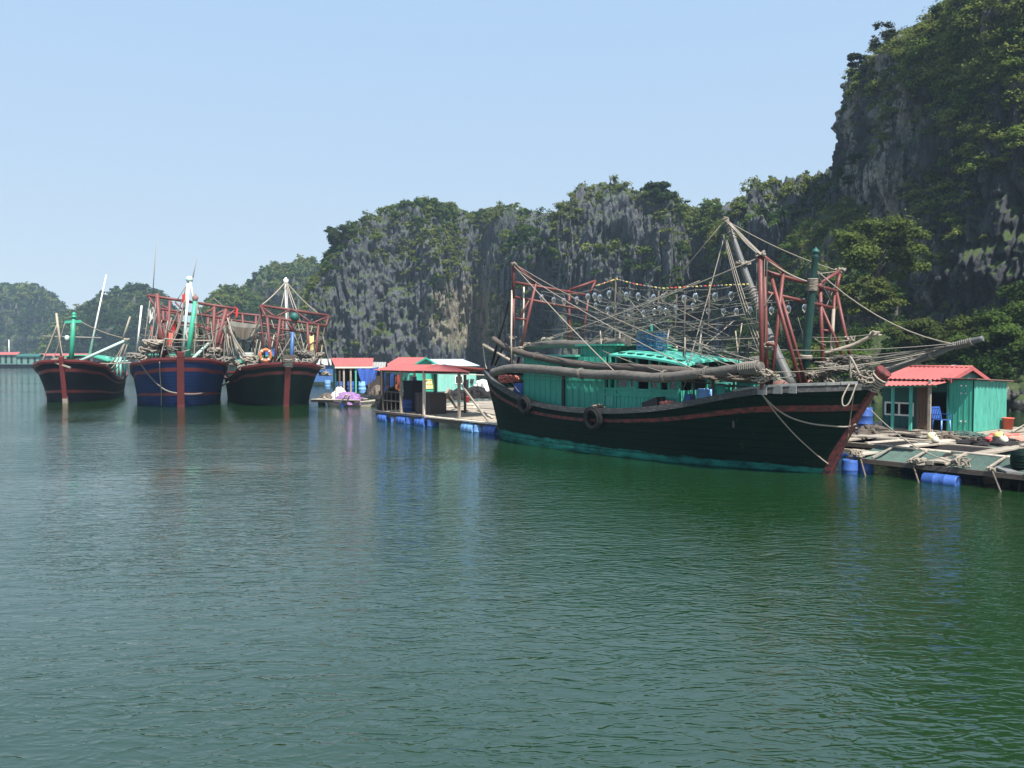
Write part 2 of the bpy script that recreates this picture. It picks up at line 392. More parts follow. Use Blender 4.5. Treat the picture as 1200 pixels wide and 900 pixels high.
def rock_mat(name, base=(0.135, 0.130, 0.118), dark=(0.020, 0.020, 0.021), pale=(0.36, 0.335, 0.29), green=(0.035, 0.052, 0.018), s=1.0, veg=.5, palefrac=.60, scar=None):
    """karst limestone: grey fluted rock, cracks, black lichen streaks, pale fresh scars, green growth on ledges"""
    m, n, l, p = nodes(name)
    big = noise(n, l, coords(n, l, (.05, .05, .03)), 1.0, 5, .6)
    mid_ = noise(n, l, coords(n, l, (.22, .22, .10)), 1.0, 6, .66)
    streak = noise(n, l, coords(n, l, (.50 * s, .50 * s, .09 * s)), 1.0, 8, .70, .5)
    fine = noise(n, l, coords(n, l, (1.0 * s, 1.0 * s, .6 * s)), 1.7, 10, .74)
    vo = n.new('ShaderNodeTexVoronoi'); vo.feature = 'DISTANCE_TO_EDGE'; vo.inputs['Scale'].default_value = 1.0
    wrp = n.new('ShaderNodeMix'); wrp.data_type = 'VECTOR'; wrp.inputs[0].default_value = .25
    nc = n.new('ShaderNodeTexNoise'); nc.inputs['Scale'].default_value = 2.0; nc.inputs['Detail'].default_value = 4
    vc = coords(n, l, (.42 * s, .42 * s, .17 * s)); l.new(vc, nc.inputs['Vector']); l.new(vc, wrp.inputs[4]); l.new(nc.outputs['Color'], wrp.inputs[5]); l.new(wrp.outputs[1], vo.inputs['Vector'])
    crack = ramp(n, l, vo.outputs['Distance'], [(.0, 1), (.055, 0)])
    c = mix(n, l, ramp(n, l, streak, [(.30, 0), (.54, 1)]), tuple(x * .45 + y * .5 for x, y in zip(base, dark)), base)
    c = mix(n, l, ramp(n, l, mid_, [(.52, 0), (.60, .75)]), c, tuple(x * .42 for x in base))
    c = mix(n, l, ramp(n, l, fine, [(.48, 0), (.70, .85)]), c, tuple(min(1, x * 1.65) for x in base))
    pal = n.new('ShaderNodeMath'); pal.operation = 'MULTIPLY'
    l.new(ramp(n, l, big, [(palefrac, 0), (palefrac + .05, 1)]), pal.inputs[0]); l.new(ramp(n, l, streak, [(.44, 0), (.54, 1)]), pal.inputs[1])
    c = mix(n, l, pal.outputs[0], c, mix(n, l, ramp(n, l, fine, [(.40, 0), (.60, 1)]), tuple(x * .5 for x in pale), pale))
    if scar:                      # a fresh rock-fall scar of bare cream rock
        tc = n.new('ShaderNodeTexCoord'); sb = n.new('ShaderNodeVectorMath'); sb.operation = 'SUBTRACT'; sb.inputs[1].default_value = scar[0]; l.new(tc.outputs['Object'], sb.inputs[0])
        ml = n.new('ShaderNodeVectorMath'); ml.operation = 'MULTIPLY'; ml.inputs[1].default_value = (1 / scar[1], .002, 1 / scar[2]); l.new(sb.outputs[0], ml.inputs[0])
        ln = n.new('ShaderNodeVectorMath'); ln.operation = 'LENGTH'; l.new(ml.outputs[0], ln.inputs[0])
        ad = n.new('ShaderNodeMath'); ad.operation = 'MULTIPLY_ADD'; ad.inputs[1].default_value = .6; l.new(mid_, ad.inputs[0]); l.new(ln.outputs[1], ad.inputs[2])
        sf = ramp(n, l, ad.outputs[0], [(.0, 1), (.999, 0)]); sf = ramp(n, l, mix(n, l, .5, ramp(n, l, ad.outputs[0], [(.75, 1), (1.0, 0)]), ramp(n, l, ad.outputs[0], [(.95, 1), (1.0, 0)])), [(0, 0), (1, .9)])
        c = mix(n, l, sf, c, mix(n, l, streak, (.20, .185, .15), (.34, .30, .225)))
    c = mix(n, l, mix(n, l, .32, (0, 0, 0), crack), c, tuple(x * .7 for x in dark))
    ge = n.new('ShaderNodeNewGeometry'); sp = n.new('ShaderNodeSeparateXYZ'); l.new(ge.outputs['Normal'], sp.inputs[0])
    gm = n.new('ShaderNodeMath'); gm.operation = 'MULTIPLY_ADD'; gm.inputs[1].default_value = .8; l.new(sp.outputs[2], gm.inputs[0])
    pn = noise(n, l, coords(n, l, (.5, .5, .4)), 1.0, 8, .72); l.new(pn, gm.inputs[2])
    gf = ramp(n, l, gm.outputs[0], [(1.02 - veg * .55, 0), (1.08 - veg * .55, .92)])
    gcol = mix(n, l, fine, green, tuple(x * 2.0 for x in green))
    c = mix(n, l, gf, c, gcol)
    l.new(c, p.inputs['Base Color']); p.inputs['Roughness'].default_value = .92; p.inputs['Specular IOR Level'].default_value = .15
    b0 = bump(n, l, vo.outputs['Distance'], None, .35, .6 / s); b1 = bump(n, l, streak, None, .8, .8 / s, b0); bump(n, l, fine, p, 1.0, .40 / s, b1)
    M[name] = m
_sc = aty(545, 368, 180)
rock_mat('rock_mid', scar=(tuple(_sc), 15.0, 12.0), s=1.9, veg=.30, palefrac=.64, base=(.096, .102, .117), dark=(.012, .013, .016))
rock_mat('rock_near', s=2.2, veg=.25, palefrac=.50, base=(.052, .054, .060), dark=(.006, .0065, .008))
rock_mat('rock_far', s=.55, veg=.75, palefrac=.80)
rock_mat('rock_slope', s=1.6, veg=.95, palefrac=.8)

def water_mat():
    m, n, l, p = nodes('sea_water')
    big = noise(n, l, coords(n, l, (.02, .035, 1)), 1.0, 3, .5)
    c = mix(n, l, big, (0.0062, 0.0250, 0.0062), (0.0078, 0.0300, 0.0085))
    l.new(c, p.inputs['Base Color']); p.inputs['Roughness'].default_value = .035; p.inputs['IOR'].default_value = 2.0
    v1 = coords(n, l, (1, 1, 1), rot=(0, 0, R(-14)))
    def wnoise(sx, sy, det, rgh, dist, rot):
        mp = coords(n, l, (sx, sy, 1), rot=(0, 0, R(rot))); return noise(n, l, mp, 1.0, det, rgh, dist)
    a = wnoise(1.1, 2.7, 2, .5, .6, -14); b = wnoise(5.0, 11.0, 3, .6, .5, 12); d = wnoise(.15, .32, 2, .5, .3, 5)
    gust = ramp(n, l, wnoise(.045, .10, 3, .55, .8, 8), [(.36, .25), (.64, 1)])
    def mth(op, x, y=None):
        q = n.new('ShaderNodeMath'); q.operation = op; l.new(x, q.inputs[0])
        if y is not None:
            if hasattr(y, 'links'): l.new(y, q.inputs[1])
            else: q.inputs[1].default_value = y
        return q.outputs[0]
    mul = lambda x, y: mth('MULTIPLY', x, y)
    add = lambda x, y: mth('ADD', x, y)
    def crest(x, k):          # sharp little crests on otherwise smooth water
        c2 = mth('ABSOLUTE', mth('SUBTRACT', mul(x, 2.0), 1.0)); i = n.new('ShaderNodeMath'); i.operation = 'SUBTRACT'; i.inputs[0].default_value = 1.0; l.new(c2, i.inputs[1])
        return mth('POWER', i.outputs[0], k)
    c1 = crest(wnoise(1.7, 4.0, 2, .5, .8, -20), 4.5); c2_ = crest(wnoise(3.3, 7.4, 2, .5, .6, 17), 4.0)
    hgt = add(add(mul(a, .020), mul(d, .05)), add(mul(mul(b, gust), .0065), mul(add(mul(c1, .0095), mul(c2_, .0050)), gust)))
    bump(n, l, hgt, p, 1.0, 1.0)
    M['sea_water'] = m
water_mat()

def haze_mat():
    m = bpy.data.materials.new('haze'); m.use_nodes = True; n, l = m.node_tree.nodes, m.node_tree.links
    n.remove(n['Principled BSDF']); v = n.new('ShaderNodeVolumePrincipled')
    v.inputs['Color'].default_value = (.60, .79, 1.0, 1); v.inputs['Density'].default_value = .00034; v.inputs['Anisotropy'].default_value = .1
    l.new(v.outputs[0], n['Material Output'].inputs['Volume']); M['haze'] = m
haze_mat()
# ================================================================== numpy noise
def _hash(ix, iy, iz, seed):
    h = (ix.astype(np.int64) * 374761393 + iy.astype(np.int64) * 668265263 + iz.astype(np.int64) * 2147483647 + seed * 974634777) & 0xffffffff
    h = ((h ^ (h >> 13)) * 1274126177) & 0xffffffff
    h = ((h ^ (h >> 16)) * 2246822519) & 0xffffffff
    return ((h ^ (h >> 15)) & 0xffff) / 65535.0
def vnoise(P, seed=0):
    i = np.floor(P); f = P - i; f = f * f * f * (f * (f * 6 - 15) + 10); i = i.astype(np.int64)
    r = 0
    for dx in (0, 1):
        wx = f[:, 0] if dx else 1 - f[:, 0]
        for dy in (0, 1):
            wy = f[:, 1] if dy else 1 - f[:, 1]
            for dz in (0, 1):
                wz = f[:, 2] if dz else 1 - f[:, 2]
                r = r + wx * wy * wz * _hash(i[:, 0] + dx, i[:, 1] + dy, i[:, 2] + dz, seed)
    return r * 2 - 1
def fbm(P, oct=4, seed=0, lac=2.03, gain=.5):
    a = 1.0; r = 0; t = 0
    for k in range(oct):
        r = r + a * vnoise(P, seed + k * 17); t += a; a *= gain; P = P * lac + 13.7
    return r / t
def ridged(P, oct=3, seed=0):
    a = 1.0; r = 0; t = 0
    for k in range(oct):
        r = r + a * (1 - 2 * np.abs(vnoise(P, seed + k * 31))); t += a; a *= .5; P = P * 2.1 + 5.3
    return r / t

def cells(P, seed):
    """a random level per fractured block"""
    Q = P + .35 * np.stack([vnoise(P * .9 + 3.1, seed), vnoise(P * .9 + 7.7, seed + 1), vnoise(P * .9 + 11.3, seed + 2)], 1)
    i = np.floor(Q).astype(np.int64); i[:, 2] = np.floor(Q[:, 2] + .5 * _hash(i[:, 0], i[:, 1], i[:, 0] * 0, seed + 5)).astype(np.int64)
    return _hash(i[:, 0], i[:, 1], i[:, 2], seed + 9) * 2 - 1
def fissures(P, seed):
    """narrow upright clefts"""
    f = 1 - 2 * np.abs(vnoise(P, seed)); return np.clip((f - .66) / .34, 0, 1)
def mesh_np(name, V, Fq, mat, smooth=True, tone=None, parent=None):
    me = bpy.data.meshes.new(name); nv, nf, k = len(V), len(Fq), Fq.shape[1]
    me.vertices.add(nv); me.vertices.foreach_set('co', np.ascontiguousarray(V, np.float32).ravel())
    me.loops.add(nf * k); me.loops.foreach_set('vertex_index', np.ascontiguousarray(Fq, np.int32).ravel())
    me.polygons.add(nf); me.polygons.foreach_set('loop_start', np.arange(0, nf * k, k, dtype=np.int32))
    me.polygons.foreach_set('use_smooth', np.full(nf, smooth))
    me.materials.append(mat)
    if tone is not None:
        at = me.color_attributes.new('tone', 'FLOAT_COLOR', 'POINT')
        at.data.foreach_set('color', np.concatenate([tone, np.ones((nv, 1))], 1).astype(np.float32).ravel())
    me.update(); me.validate()
    o = bpy.data.objects.new(name, me); C.objects.link(o)
    if parent: o.parent = parent
    return o
def grid_faces(nu, nv, wrap=False):
    i = np.arange(nu if wrap else nu - 1); j = np.arange(nv - 1); I, J = np.meshgrid(i, j, indexing='ij')
    a = (I * nv + J).ravel(); b = (((I + 1) % nu) * nv + J).ravel()
    return np.stack([a, b, b + 1, a + 1], 1)
def grid_normals(G, wrap=False):
    if wrap: du = np.roll(G, -1, 0) - np.roll(G, 1, 0)
    else: du = np.gradient(G, axis=0)
    dv = np.gradient(G, axis=1); n = np.cross(du, dv)
    return n / (np.linalg.norm(n, axis=2, keepdims=True) + 1e-9)

# ------------------------------------------------------------------ foliage
PALETTE = np.array([(.024, .048, .012), (.042, .078, .017), (.064, .104, .022), (.090, .128, .028), (.115, .138, .036), (.034, .066, .022)])
def leaves(cent, rad, per, size, tone, flat=.75, seed=1, jitter=.35):
    """leaf-sized quads spread through the volume of many small clumps"""
    g = np.random.default_rng(seed); n = len(cent)
    cnt = np.maximum(6, (per * (rad / rad.mean()) ** 1.6)).astype(int)
    idx = np.repeat(np.arange(n), cnt); N = len(idx)
    d = g.normal(size=(N, 3)); d /= np.linalg.norm(d, axis=1, keepdims=True)
    low = d[:, 2] < -.25; d[low, 2] *= -.6
    rr = g.random(N) ** .45; lump = 1 + .30 * np.sin(d[:, 0] * 4 + idx) * np.cos(d[:, 1] * 5 + idx * 1.7) + .15 * g.normal(size=N)
    P = cent[idx] + d * (rad[idx] * rr * lump)[:, None] * np.array([1, 1, flat])
    nn = d * .8 + g.normal(size=(N, 3)) * .42 + np.array([0, 0, .55]); nn /= np.linalg.norm(nn, axis=1, keepdims=True)
    t = np.cross(nn, g.normal(size=(N, 3))); t /= np.linalg.norm(t, axis=1, keepdims=True) + 1e-9; b = np.cross(nn, t)
    s = (size * (.55 + .9 * g.random(N)))[:, None]
    V = np.stack([P - t * s * .9, P - b * s * .55 + nn * s * .12, P + t * s, P + b * s * .55 + nn * s * .12], 1).reshape(-1, 3)
    F = np.arange(4 * N).reshape(N, 4)
    T = tone[idx] * (1 + jitter * (g.random((N, 1)) - .5) * 2); T = np.repeat(T, 4, 0)
    return V, F, np.clip(T, .004, .4)
def clumps(base, nrm, rad, k, seed):
    """each bush is a few overlapping clumps"""
    g = np.random.default_rng(seed); n = len(base)
    c = np.repeat(base, k, 0); r = np.repeat(rad, k) * (.45 + .35 * g.random(n * k))
    o = np.clip(g.normal(size=(n * k, 3)), -1.3, 1.3) * np.array([.52, .52, .36]); o[:, 2] += .15
    c = c + o * np.repeat(rad, k)[:, None] + np.repeat(nrm, k, 0) * (np.repeat(rad, k) * .18)[:, None]
    return c, r
def scatter(G, prob, count, rmin, rmax, per, size, name, label, seed, k=4, bright=0.0, wrap=False, shrink=None, steep_small=True):
    """bushes and small trees rooted on a rock surface; one mass of growth"""
    g = np.random.default_rng(seed); Nn = grid_normals(G, wrap)
    P = G.reshape(-1, 3); nn = Nn.reshape(-1, 3); pr = np.clip(prob.ravel(), 0, None); pr = pr / pr.sum()
    ix = g.choice(len(P), size=count, replace=False, p=pr)
    rad = rmin + (rmax - rmin) * g.random(count) ** 2.2
    ci, cr = clumps(P[ix], nn[ix], rad, k, seed + 1)
    patch = fbm(P[ix] * .07, 3, seed + 5)
    pi = np.clip((patch * 2.2 + .45 + bright + .35 * g.normal(size=count)), 0, .999) * (len(PALETTE) - 1)
    tone = PALETTE[pi.astype(int)] * (.8 + .45 * g.random((count, 1)))
    V, F, T = leaves(ci, cr, per, size, np.repeat(tone, k, 0), seed=seed + 2)
    o = mesh_np(name, V, F, M['foliage'], False, T)
    return tag(o, label, 'vegetation', None, 'stuff')

def on_surface(G, px, py):
    """the nearest-to-camera point of a rock surface that appears at this pixel"""
    P = G.reshape(-1, 3); z = P[:, 2] - CAM_H
    dep = P[:, 1] * math.cos(PITCH) - z * math.sin(PITCH); up = P[:, 1] * math.sin(PITCH) + z * math.cos(PITCH)
    qx = 600 + FPX * P[:, 0] / dep; qy = 450 - FPX * up / dep
    d = (qx - px) ** 2 + (qy - py) ** 2; near = np.where(d < max(30, d.min() * 1.5))[0]
    return Vector(P[near[np.argmin(P[near, 1])]])
def patches(G, spots, name, label, seed, per, size, bright=0.0, k=4):
    """named thickets on a rock face: (px, py, spread in m, number of bushes, bush radius)"""
    g = np.random.default_rng(seed); P = G.reshape(-1, 3); Nn = grid_normals(G).reshape(-1, 3); B, R_, N_, T_ = [], [], [], []
    for px, py, sp, n, r in spots:
        c = np.array(on_surface(G, px, py)); d = np.linalg.norm((P - c) * np.array([1, 1, 1.25]), axis=1); near = np.where(d < sp)[0]
        n = max(6, int(n * .58))
        if len(near) < n: continue
        ix = g.choice(near, n, replace=False, p=(lambda w_: w_ / w_.sum())(np.exp(-(d[near] / sp * 1.4) ** 2)))
        B.append(P[ix]); N_.append(Nn[ix]); R_.append(r * (.35 + .75 * g.random(n)))
        base = PALETTE[np.clip(((.55 + bright + .25 * g.normal(size=n)) * 5).astype(int), 0, 4)]; T_.append(base * (1.1 + .5 * g.random((n, 1))))  # leaf tone raised so the thickets look sunlit
    B, N_, R_, T_ = np.concatenate(B), np.concatenate(N_), np.concatenate(R_), np.concatenate(T_)
    ci, cr_ = clumps(B, N_, R_, k, seed + 1); V, F, T = leaves(ci, cr_, per, size, np.repeat(T_, k, 0), seed=seed + 2)
    return tag(mesh_np(name, V, F, M['foliage'], False, T), label, 'vegetation', None, 'stuff')
# ------------------------------------------------------------------ the sea
def make_sea():
    xs = np.array([-4000, -900, -300, -120, -60, -30, 0, 30, 60, 120, 300, 900, 4000.]); ys = np.array([-400, -60, -20, 0, 10, 20, 40, 80, 160, 400, 900, 2500, 8000.])
    X, Y = np.meshgrid(xs, ys, indexing='ij'); V = np.stack([X, Y, np.zeros_like(X)], 2).reshape(-1, 3)
    o = mesh_np('sea', V, grid_faces(len(xs), len(ys)), M['sea_water'], False)
    tag(o, kind='structure')
make_sea()

# ------------------------------------------------------------------ limestone hills
def interp_ridge(pts, n):
    p = np.array(pts, float); s = np.concatenate([[0], np.cumsum(np.hypot(np.diff(p[:, 0]), np.diff(p[:, 1])))]); t = np.linspace(0, s[-1], n)
    return np.stack([np.interp(t, s, p[:, i]) for i in range(p.shape[1])], 1)
def hill(name, pts, Df, Db, nu, nv, amp, mat, seed, k1=.62, k2=.72, fl=1.0, vegh=1.0, rough=1.0, sm=21):
    """pts: skyline points (px, py, distance). A massif with a fluted front face, a rounded crest and a back slope."""
    rp = interp_ridge(pts, nu)
    Rg = np.array([tuple(aty(a, b, c)) for a, b, c in rp]); H = np.maximum(Rg[:, 2], .5)
    away = Rg.copy(); away[:, 2] = 0; away /= np.linalg.norm(away, axis=1, keepdims=True)
    nf = int(nv * .82); nb = nv - nf
    t = np.concatenate([np.linspace(-.03, 1, nf), 1 + np.linspace(0, 1, nb + 1)[1:]])
    ph = np.clip(t, 0, 2) * math.pi / 2
    cf, sf = np.clip(np.cos(np.minimum(ph, math.pi / 2)), 0, 1), np.sin(ph).clip(0, 1)
    kk1 = np.where(t <= 1, k1, .9); kk2 = np.where(t <= 1, k2, .9)
    off = np.where(t <= 1, -cf ** k1, np.abs(np.cos(ph)).clip(0, 1) ** .9)
    hz = sf ** np.where(t <= 1, k2, .9); hz = np.where(t < 0, t * 1.2, hz)
    D = np.where(off < 0, Df, Db)
    G = np.zeros((nu, nv, 3))
    G[:, :, 0] = Rg[:, None, 0] + away[:, None, 0] * (off * D)[None]
    G[:, :, 1] = Rg[:, None, 1] + away[:, None, 1] * (off * D)[None]
    G[:, :, 2] = H[:, None] * hz[None]
    P = G.reshape(-1, 3)
    nrm = np.zeros((nu, nv, 3)); c_ = np.cos(np.minimum(ph, 3.1)); s_ = np.sin(ph)
    nrm[:, :, 0] = -away[:, None, 0] * c_[None]; nrm[:, :, 1] = -away[:, None, 1] * c_[None]; nrm[:, :, 2] = (s_ * .8)[None]
    sc = amp
    L = P / (sc * 4.2); Ld = np.array([1, 1, .55])
    d = sc * 1.0 * fbm(L * Ld, 3, seed)                                   # great bulges and recesses
    d += sc * .62 * ridged(P / (sc * 1.3) * np.array([1, 1, .30]), 3, seed + 3) * fl      # buttresses
    d += sc * .26 * ridged(P / (sc * .36) * np.array([1, 1, .22]), 3, seed + 7) * fl * rough   # flutes
    d += sc * .20 * fbm(P / (sc * .22), 4, seed + 11) * rough
    d += sc * .075 * ridged(P / (sc * .13) * np.array([1, 1, .30]), 2, seed + 13) * fl * rough
    d += sc * .065 * cells(P / np.array([1.5, 1.5, 3.6]) * (9.5 / sc) ** .5, seed + 41) * rough
    d += sc * .040 * cells(P / np.array([.75, .75, 1.5]) * (9.5 / sc) ** .5, seed + 61) * rough
    d -= sc * .16 * fissures(P / (sc * .30) * np.array([1, 1, .13]), seed + 71) * rough + sc * .10 * fissures(P / (sc * .16) * np.array([1, 1, .16]), seed + 81) * rough
    led = fbm(P / (sc * 1.4) * np.array([.35, .35, 1.8]), 2, seed + 19)   # ledges
    d += sc * .30 * np.clip(led, -.3, .6) * rough
    crest = np.clip(1 - np.abs(t - 1) * 2.2, 0, 1)
    damp = (1 - .62 * crest)[None] * np.clip(H / (sc * 1.6), .15, 1)[:, None]
    G += nrm * (d.reshape(nu, nv) * damp)[:, :, None]
    jag = fbm(np.stack([Rg[:, 0] / (sc * .35), Rg[:, 1] / (sc * .35), 0 * H], 1), 3, seed + 23)
    G[:, :, 2] += (jag * sc * .20)[:, None] * crest[None] * np.clip(H / (sc * 2), 0, 1)[:, None]
    dist = np.hypot(G[:, :, 0], G[:, :, 1]); e = ((G[:, :, 2] - CAM_H) / dist).max(1); tgt = (H - CAM_H - vegh) / np.hypot(Rg[:, 0], Rg[:, 1])
    ker = np.ones(sm) / sm; df = np.convolve(np.pad(e - tgt, sm // 2, mode='edge'), ker, 'valid')[:nu]
    G[:, :, 2] -= df[:, None] * dist * np.clip(G[:, :, 2] / H[:, None], 0, 1)
    o = mesh_np(name, G.reshape(-1, 3), grid_faces(nu, nv), mat); tag(o, kind='structure')
    return G
def veg_prob(G, seed, base=.25, top=.6, patch=1.0, sc=.05, wrap=False):
    N = grid_normals(G, wrap); P = G.reshape(-1, 3)
    pt = fbm(P * sc, 4, seed).reshape(G.shape[:2])
    hh = G[:, :, 2]; up = np.clip(N[:, :, 2], 0, 1)
    du = np.linalg.norm(np.gradient(G, axis=0), axis=2); dv = np.linalg.norm(np.gradient(G, axis=1), axis=2)
    pr = np.clip(base + top * up + patch * pt, 0, 1.2) ** 2.3 * du * dv
    return np.where(hh > .6, pr, 0)

# distant islands
G = hill('hill', [(-260,352,560),(-160,338,560),(-60,334,560),(0,328,555),(28,327,550),(45,332,548),(62,342,545),(78,358,540),(95,380,535),(112,405,530),(122,424,530)], 90, 90, 220, 60, 26, M['rock_far'], 3, k1=.9, k2=.9, vegh=4)
scatter(G, veg_prob(G, 4, .6, .3, .5, .02), 6000, 1.3, 3.2, 10, .80, 'hill_forest', 'hazy dark scrub covering the farthest low hill at the left edge', 5, 3, -.30)
G = hill('hill', [(30,424,430),(52,398,430),(68,374,430),(84,360,430),(100,352,430),(118,342,430),(138,334,430),(162,330,430),(178,332,430),(192,343,432),(204,362,435),(214,384,440),(226,405,440),(240,424,440)], 70, 80, 220, 70, 20, M['rock_far'], 31, k1=.85, k2=.85, vegh=3)
scatter(G, veg_prob(G, 33, .6, .3, .5, .025), 6000, 1.0, 2.5, 11, .62, 'hill_forest', 'dark scrub on the rounded hill behind the two left fishing boats', 35, 3, -.30)
G = hill('hill', [(262,424,400),(272,372,400),(282,340,400),(292,322,400),(305,314,400),(322,309,400),(342,303,400),(358,301,400),(370,305,400),(380,314,400),(392,330,400),(405,360,400),(415,400,400),(425,424,400)], 60, 70, 200, 80, 20, M['rock_far'], 51, k1=.7, k2=.75, vegh=2.5)
scatter(G, veg_prob(G, 53, .35, .5, .7, .03), 4200, .9, 2.3, 11, .58, 'hill_forest', 'scrub on the steep pale hill behind the white masted boat', 55, 3, -.30)
G = hill('hill', [(212,424,300),(226,395,300),(238,362,300),(250,341,300),(262,332,300),(274,331,300),(288,338,300),(300,345,300),(318,350,300),(338,362,300),(356,380,300),(372,424,300)], 40, 50, 200, 70, 14, M['rock_far'], 71, k1=.8, k2=.8, vegh=2.5)
scatter(G, veg_prob(G, 73, .6, .4, .5, .04), 4200, .8, 2.0, 13, .44, 'hill_forest', 'dense green scrub on the small dark hill between two masts', 75, 3, -.30)

# the long middle cliff
mid = [(338,424,196),(346,400,197),(352,372,198),(358,346,200),(366,326,202),(376,312,204),(384,298,206),(392,282,208),(399,268,210),(412,260,212),(430,251,214),(450,243,215),(466,237,215),(484,232,215),(504,231,214),(524,236,217),(540,242,228),(556,249,238),(568,245,228),(586,239,208),(600,237,200),(614,240,197),(630,244,202),(646,245,200),(655,243,188),(660,229,187),(664,241,186),(670,222,184),(680,214,182),(694,211,180),(712,209,178),(728,211,176),(742,218,174),(752,226,172),(768,223,170),(786,228,168),(798,238,178),(812,243,184),(828,241,178),(846,235,154),(860,230,152),(872,226,150),(880,210,148),(886,204,148),(894,209,147),(908,205,146),(924,202,145),(946,198,143),(968,194,141),(988,188,139),(1010,180,137),(1040,172,135),(1080,168,133)]
G = hill('cliff', mid, 27, 50, 1000, 320, 9.5, M['rock_mid'], 101, k1=.62, k2=.74, fl=1.1, vegh=1.0, sm=17)
GM = G
pr = veg_prob(G, 103, .02, .75, 1.15, .055)
scatter(G, pr, 5600, 0.35, 1.75, 17, .27, 'cliff_vegetation', 'patches of green shrubs clinging to the long grey middle cliff', 105, 3, .34)
ztop = G[:, :, 2].max(1, keepdims=True)
prt = np.clip((G[:, :, 2] / ztop - .80) * 5, 0, 1) * np.linalg.norm(np.gradient(G, axis=0), axis=2) * np.clip(.35 + fbm(G.reshape(-1, 3) * .05, 3, 140).reshape(G.shape[:2]) * 1.6, 0, 1)
scatter(G, prt, 2000, 0.3, 1.15, 16, .24, 'ridge_vegetation', 'green scrub along the jagged top of the middle cliff', 115, 4, .25)

# the wooded saddle between the middle cliff and the near tower
G = hill('wooded_slope', [(838,424,122),(860,392,122),(885,345,120),(905,305,118),(925,272,116),(945,248,114),(965,232,112),(990,222,110),(1020,216,108),(1060,215,106),(1110,215,104)], 22, 30, 240, 120, 6, M['rock_slope'], 201, k1=.8, k2=.85, vegh=2.0)
scatter(G, veg_prob(G, 203, .40, .4, .8, .07), 2600, .4, 1.35, 24, .16, 'slope_vegetation', 'dark dense shrubs on the shaded slope below the near cliff', 205, 4, .05)

# the near tower on the right
def tower():
    cx, cy = 73.0, 97.0; nu, nv = 860, 300
    zl = np.array([-1.5, 0, 8, 15, 21, 28.5, 35, 39.3, 42.3, 45.4, 49, 54, 58, 60.5, 61.5])
    sl = np.array([1.10, 1.07, 1.02, .975, .965, .955, .945, .915, .80, .665, .56, .43, .30, .15, .02])
    th = np.concatenate([np.linspace(-200, -60, 700), np.linspace(-60, 160, 161)[1:]]) * math.pi / 180
    zz = np.concatenate([np.linspace(-1.5, 48, 255), np.linspace(48, 61.5, 46)[1:]])
    s = np.interp(zz, zl, sl); Tt, Z = np.meshgrid(th, zz, indexing='ij'); S = np.broadcast_to(s[None], Tt.shape)
    cs, sn = np.cos(Tt), np.sin(Tt); e = .82
    rx, ry = 34.0, 31.0
    X = cx + rx * S * np.sign(cs) * np.abs(cs) ** e; Y = cy + ry * S * np.sign(sn) * np.abs(sn) ** e
    G = np.stack([X, Y, Z], 2); P = G.reshape(-1, 3); sc = 6.0
    d = sc * 1.05 * fbm(P / (sc * 2.6) * np.array([1, 1, .7]), 3, 301)
    d += sc * .62 * ridged(P / (sc * 1.3) * np.array([1, 1, .32]), 3, 303)
    d += sc * .24 * ridged(P / (sc * .38) * np.array([1, 1, .22]), 3, 307)
    d += sc * .16 * fbm(P / (sc * .25), 4, 311)
    d += sc * .60 * np.clip(fbm(P / (sc * 1.2) * np.array([.35, .35, 1.8]), 3, 319), -.3, .6)
    d = d.reshape(X.shape)
    up = np.clip((Z - 36) / 18, 0, .8)
    nx, ny = cs, sn
    left = np.clip((-cs - .50) / .40, 0, 1)                   # keep the left skyline where it stands
    d = np.where(d > 0, d * (1 - .80 * left), d * (1 - .45 * left)) - 1.4 - .9 * left
    d += sc * .07 * ridged(P / (sc * .15) * np.array([1, 1, .30]), 2, 331).reshape(X.shape)
    ex = sc * .10 * cells(P / np.array([1.3, 1.3, 2.8]), 341) + sc * .055 * cells(P / np.array([.55, .55, 1.0]), 351)
    ex -= sc * .20 * fissures(P / (sc * .36) * np.array([1, 1, .16]), 361) + sc * .11 * fissures(P / (sc * .17) * np.array([1, 1, .2]), 371)
    d += ex.reshape(X.shape)
    G[:, :, 0] += nx * d * (1 - up * .5); G[:, :, 1] += ny * d * (1 - up * .5); G[:, :, 2] += up * d * .5
    o = mesh_np('cliff', G.reshape(-1, 3), grid_faces(nu, nv), M['rock_near']); tag(o, kind='structure')
    return G
G = tower(); GT = G
vis = np.ones(G.shape[:2]); vis[700:] = .15
pr = veg_prob(G, 303, -.12, .85, 1.25, .075) * vis * (.25 + 1.5 * np.clip((G[:, :, 2] - 12) / 22, 0, 1)) 
scatter(G, pr, 800, .35, 1.2, 50, .14, 'cliff_vegetation', 'sunlit yellow-green shrubs on the high dark cliff at right', 405, 5, .22)
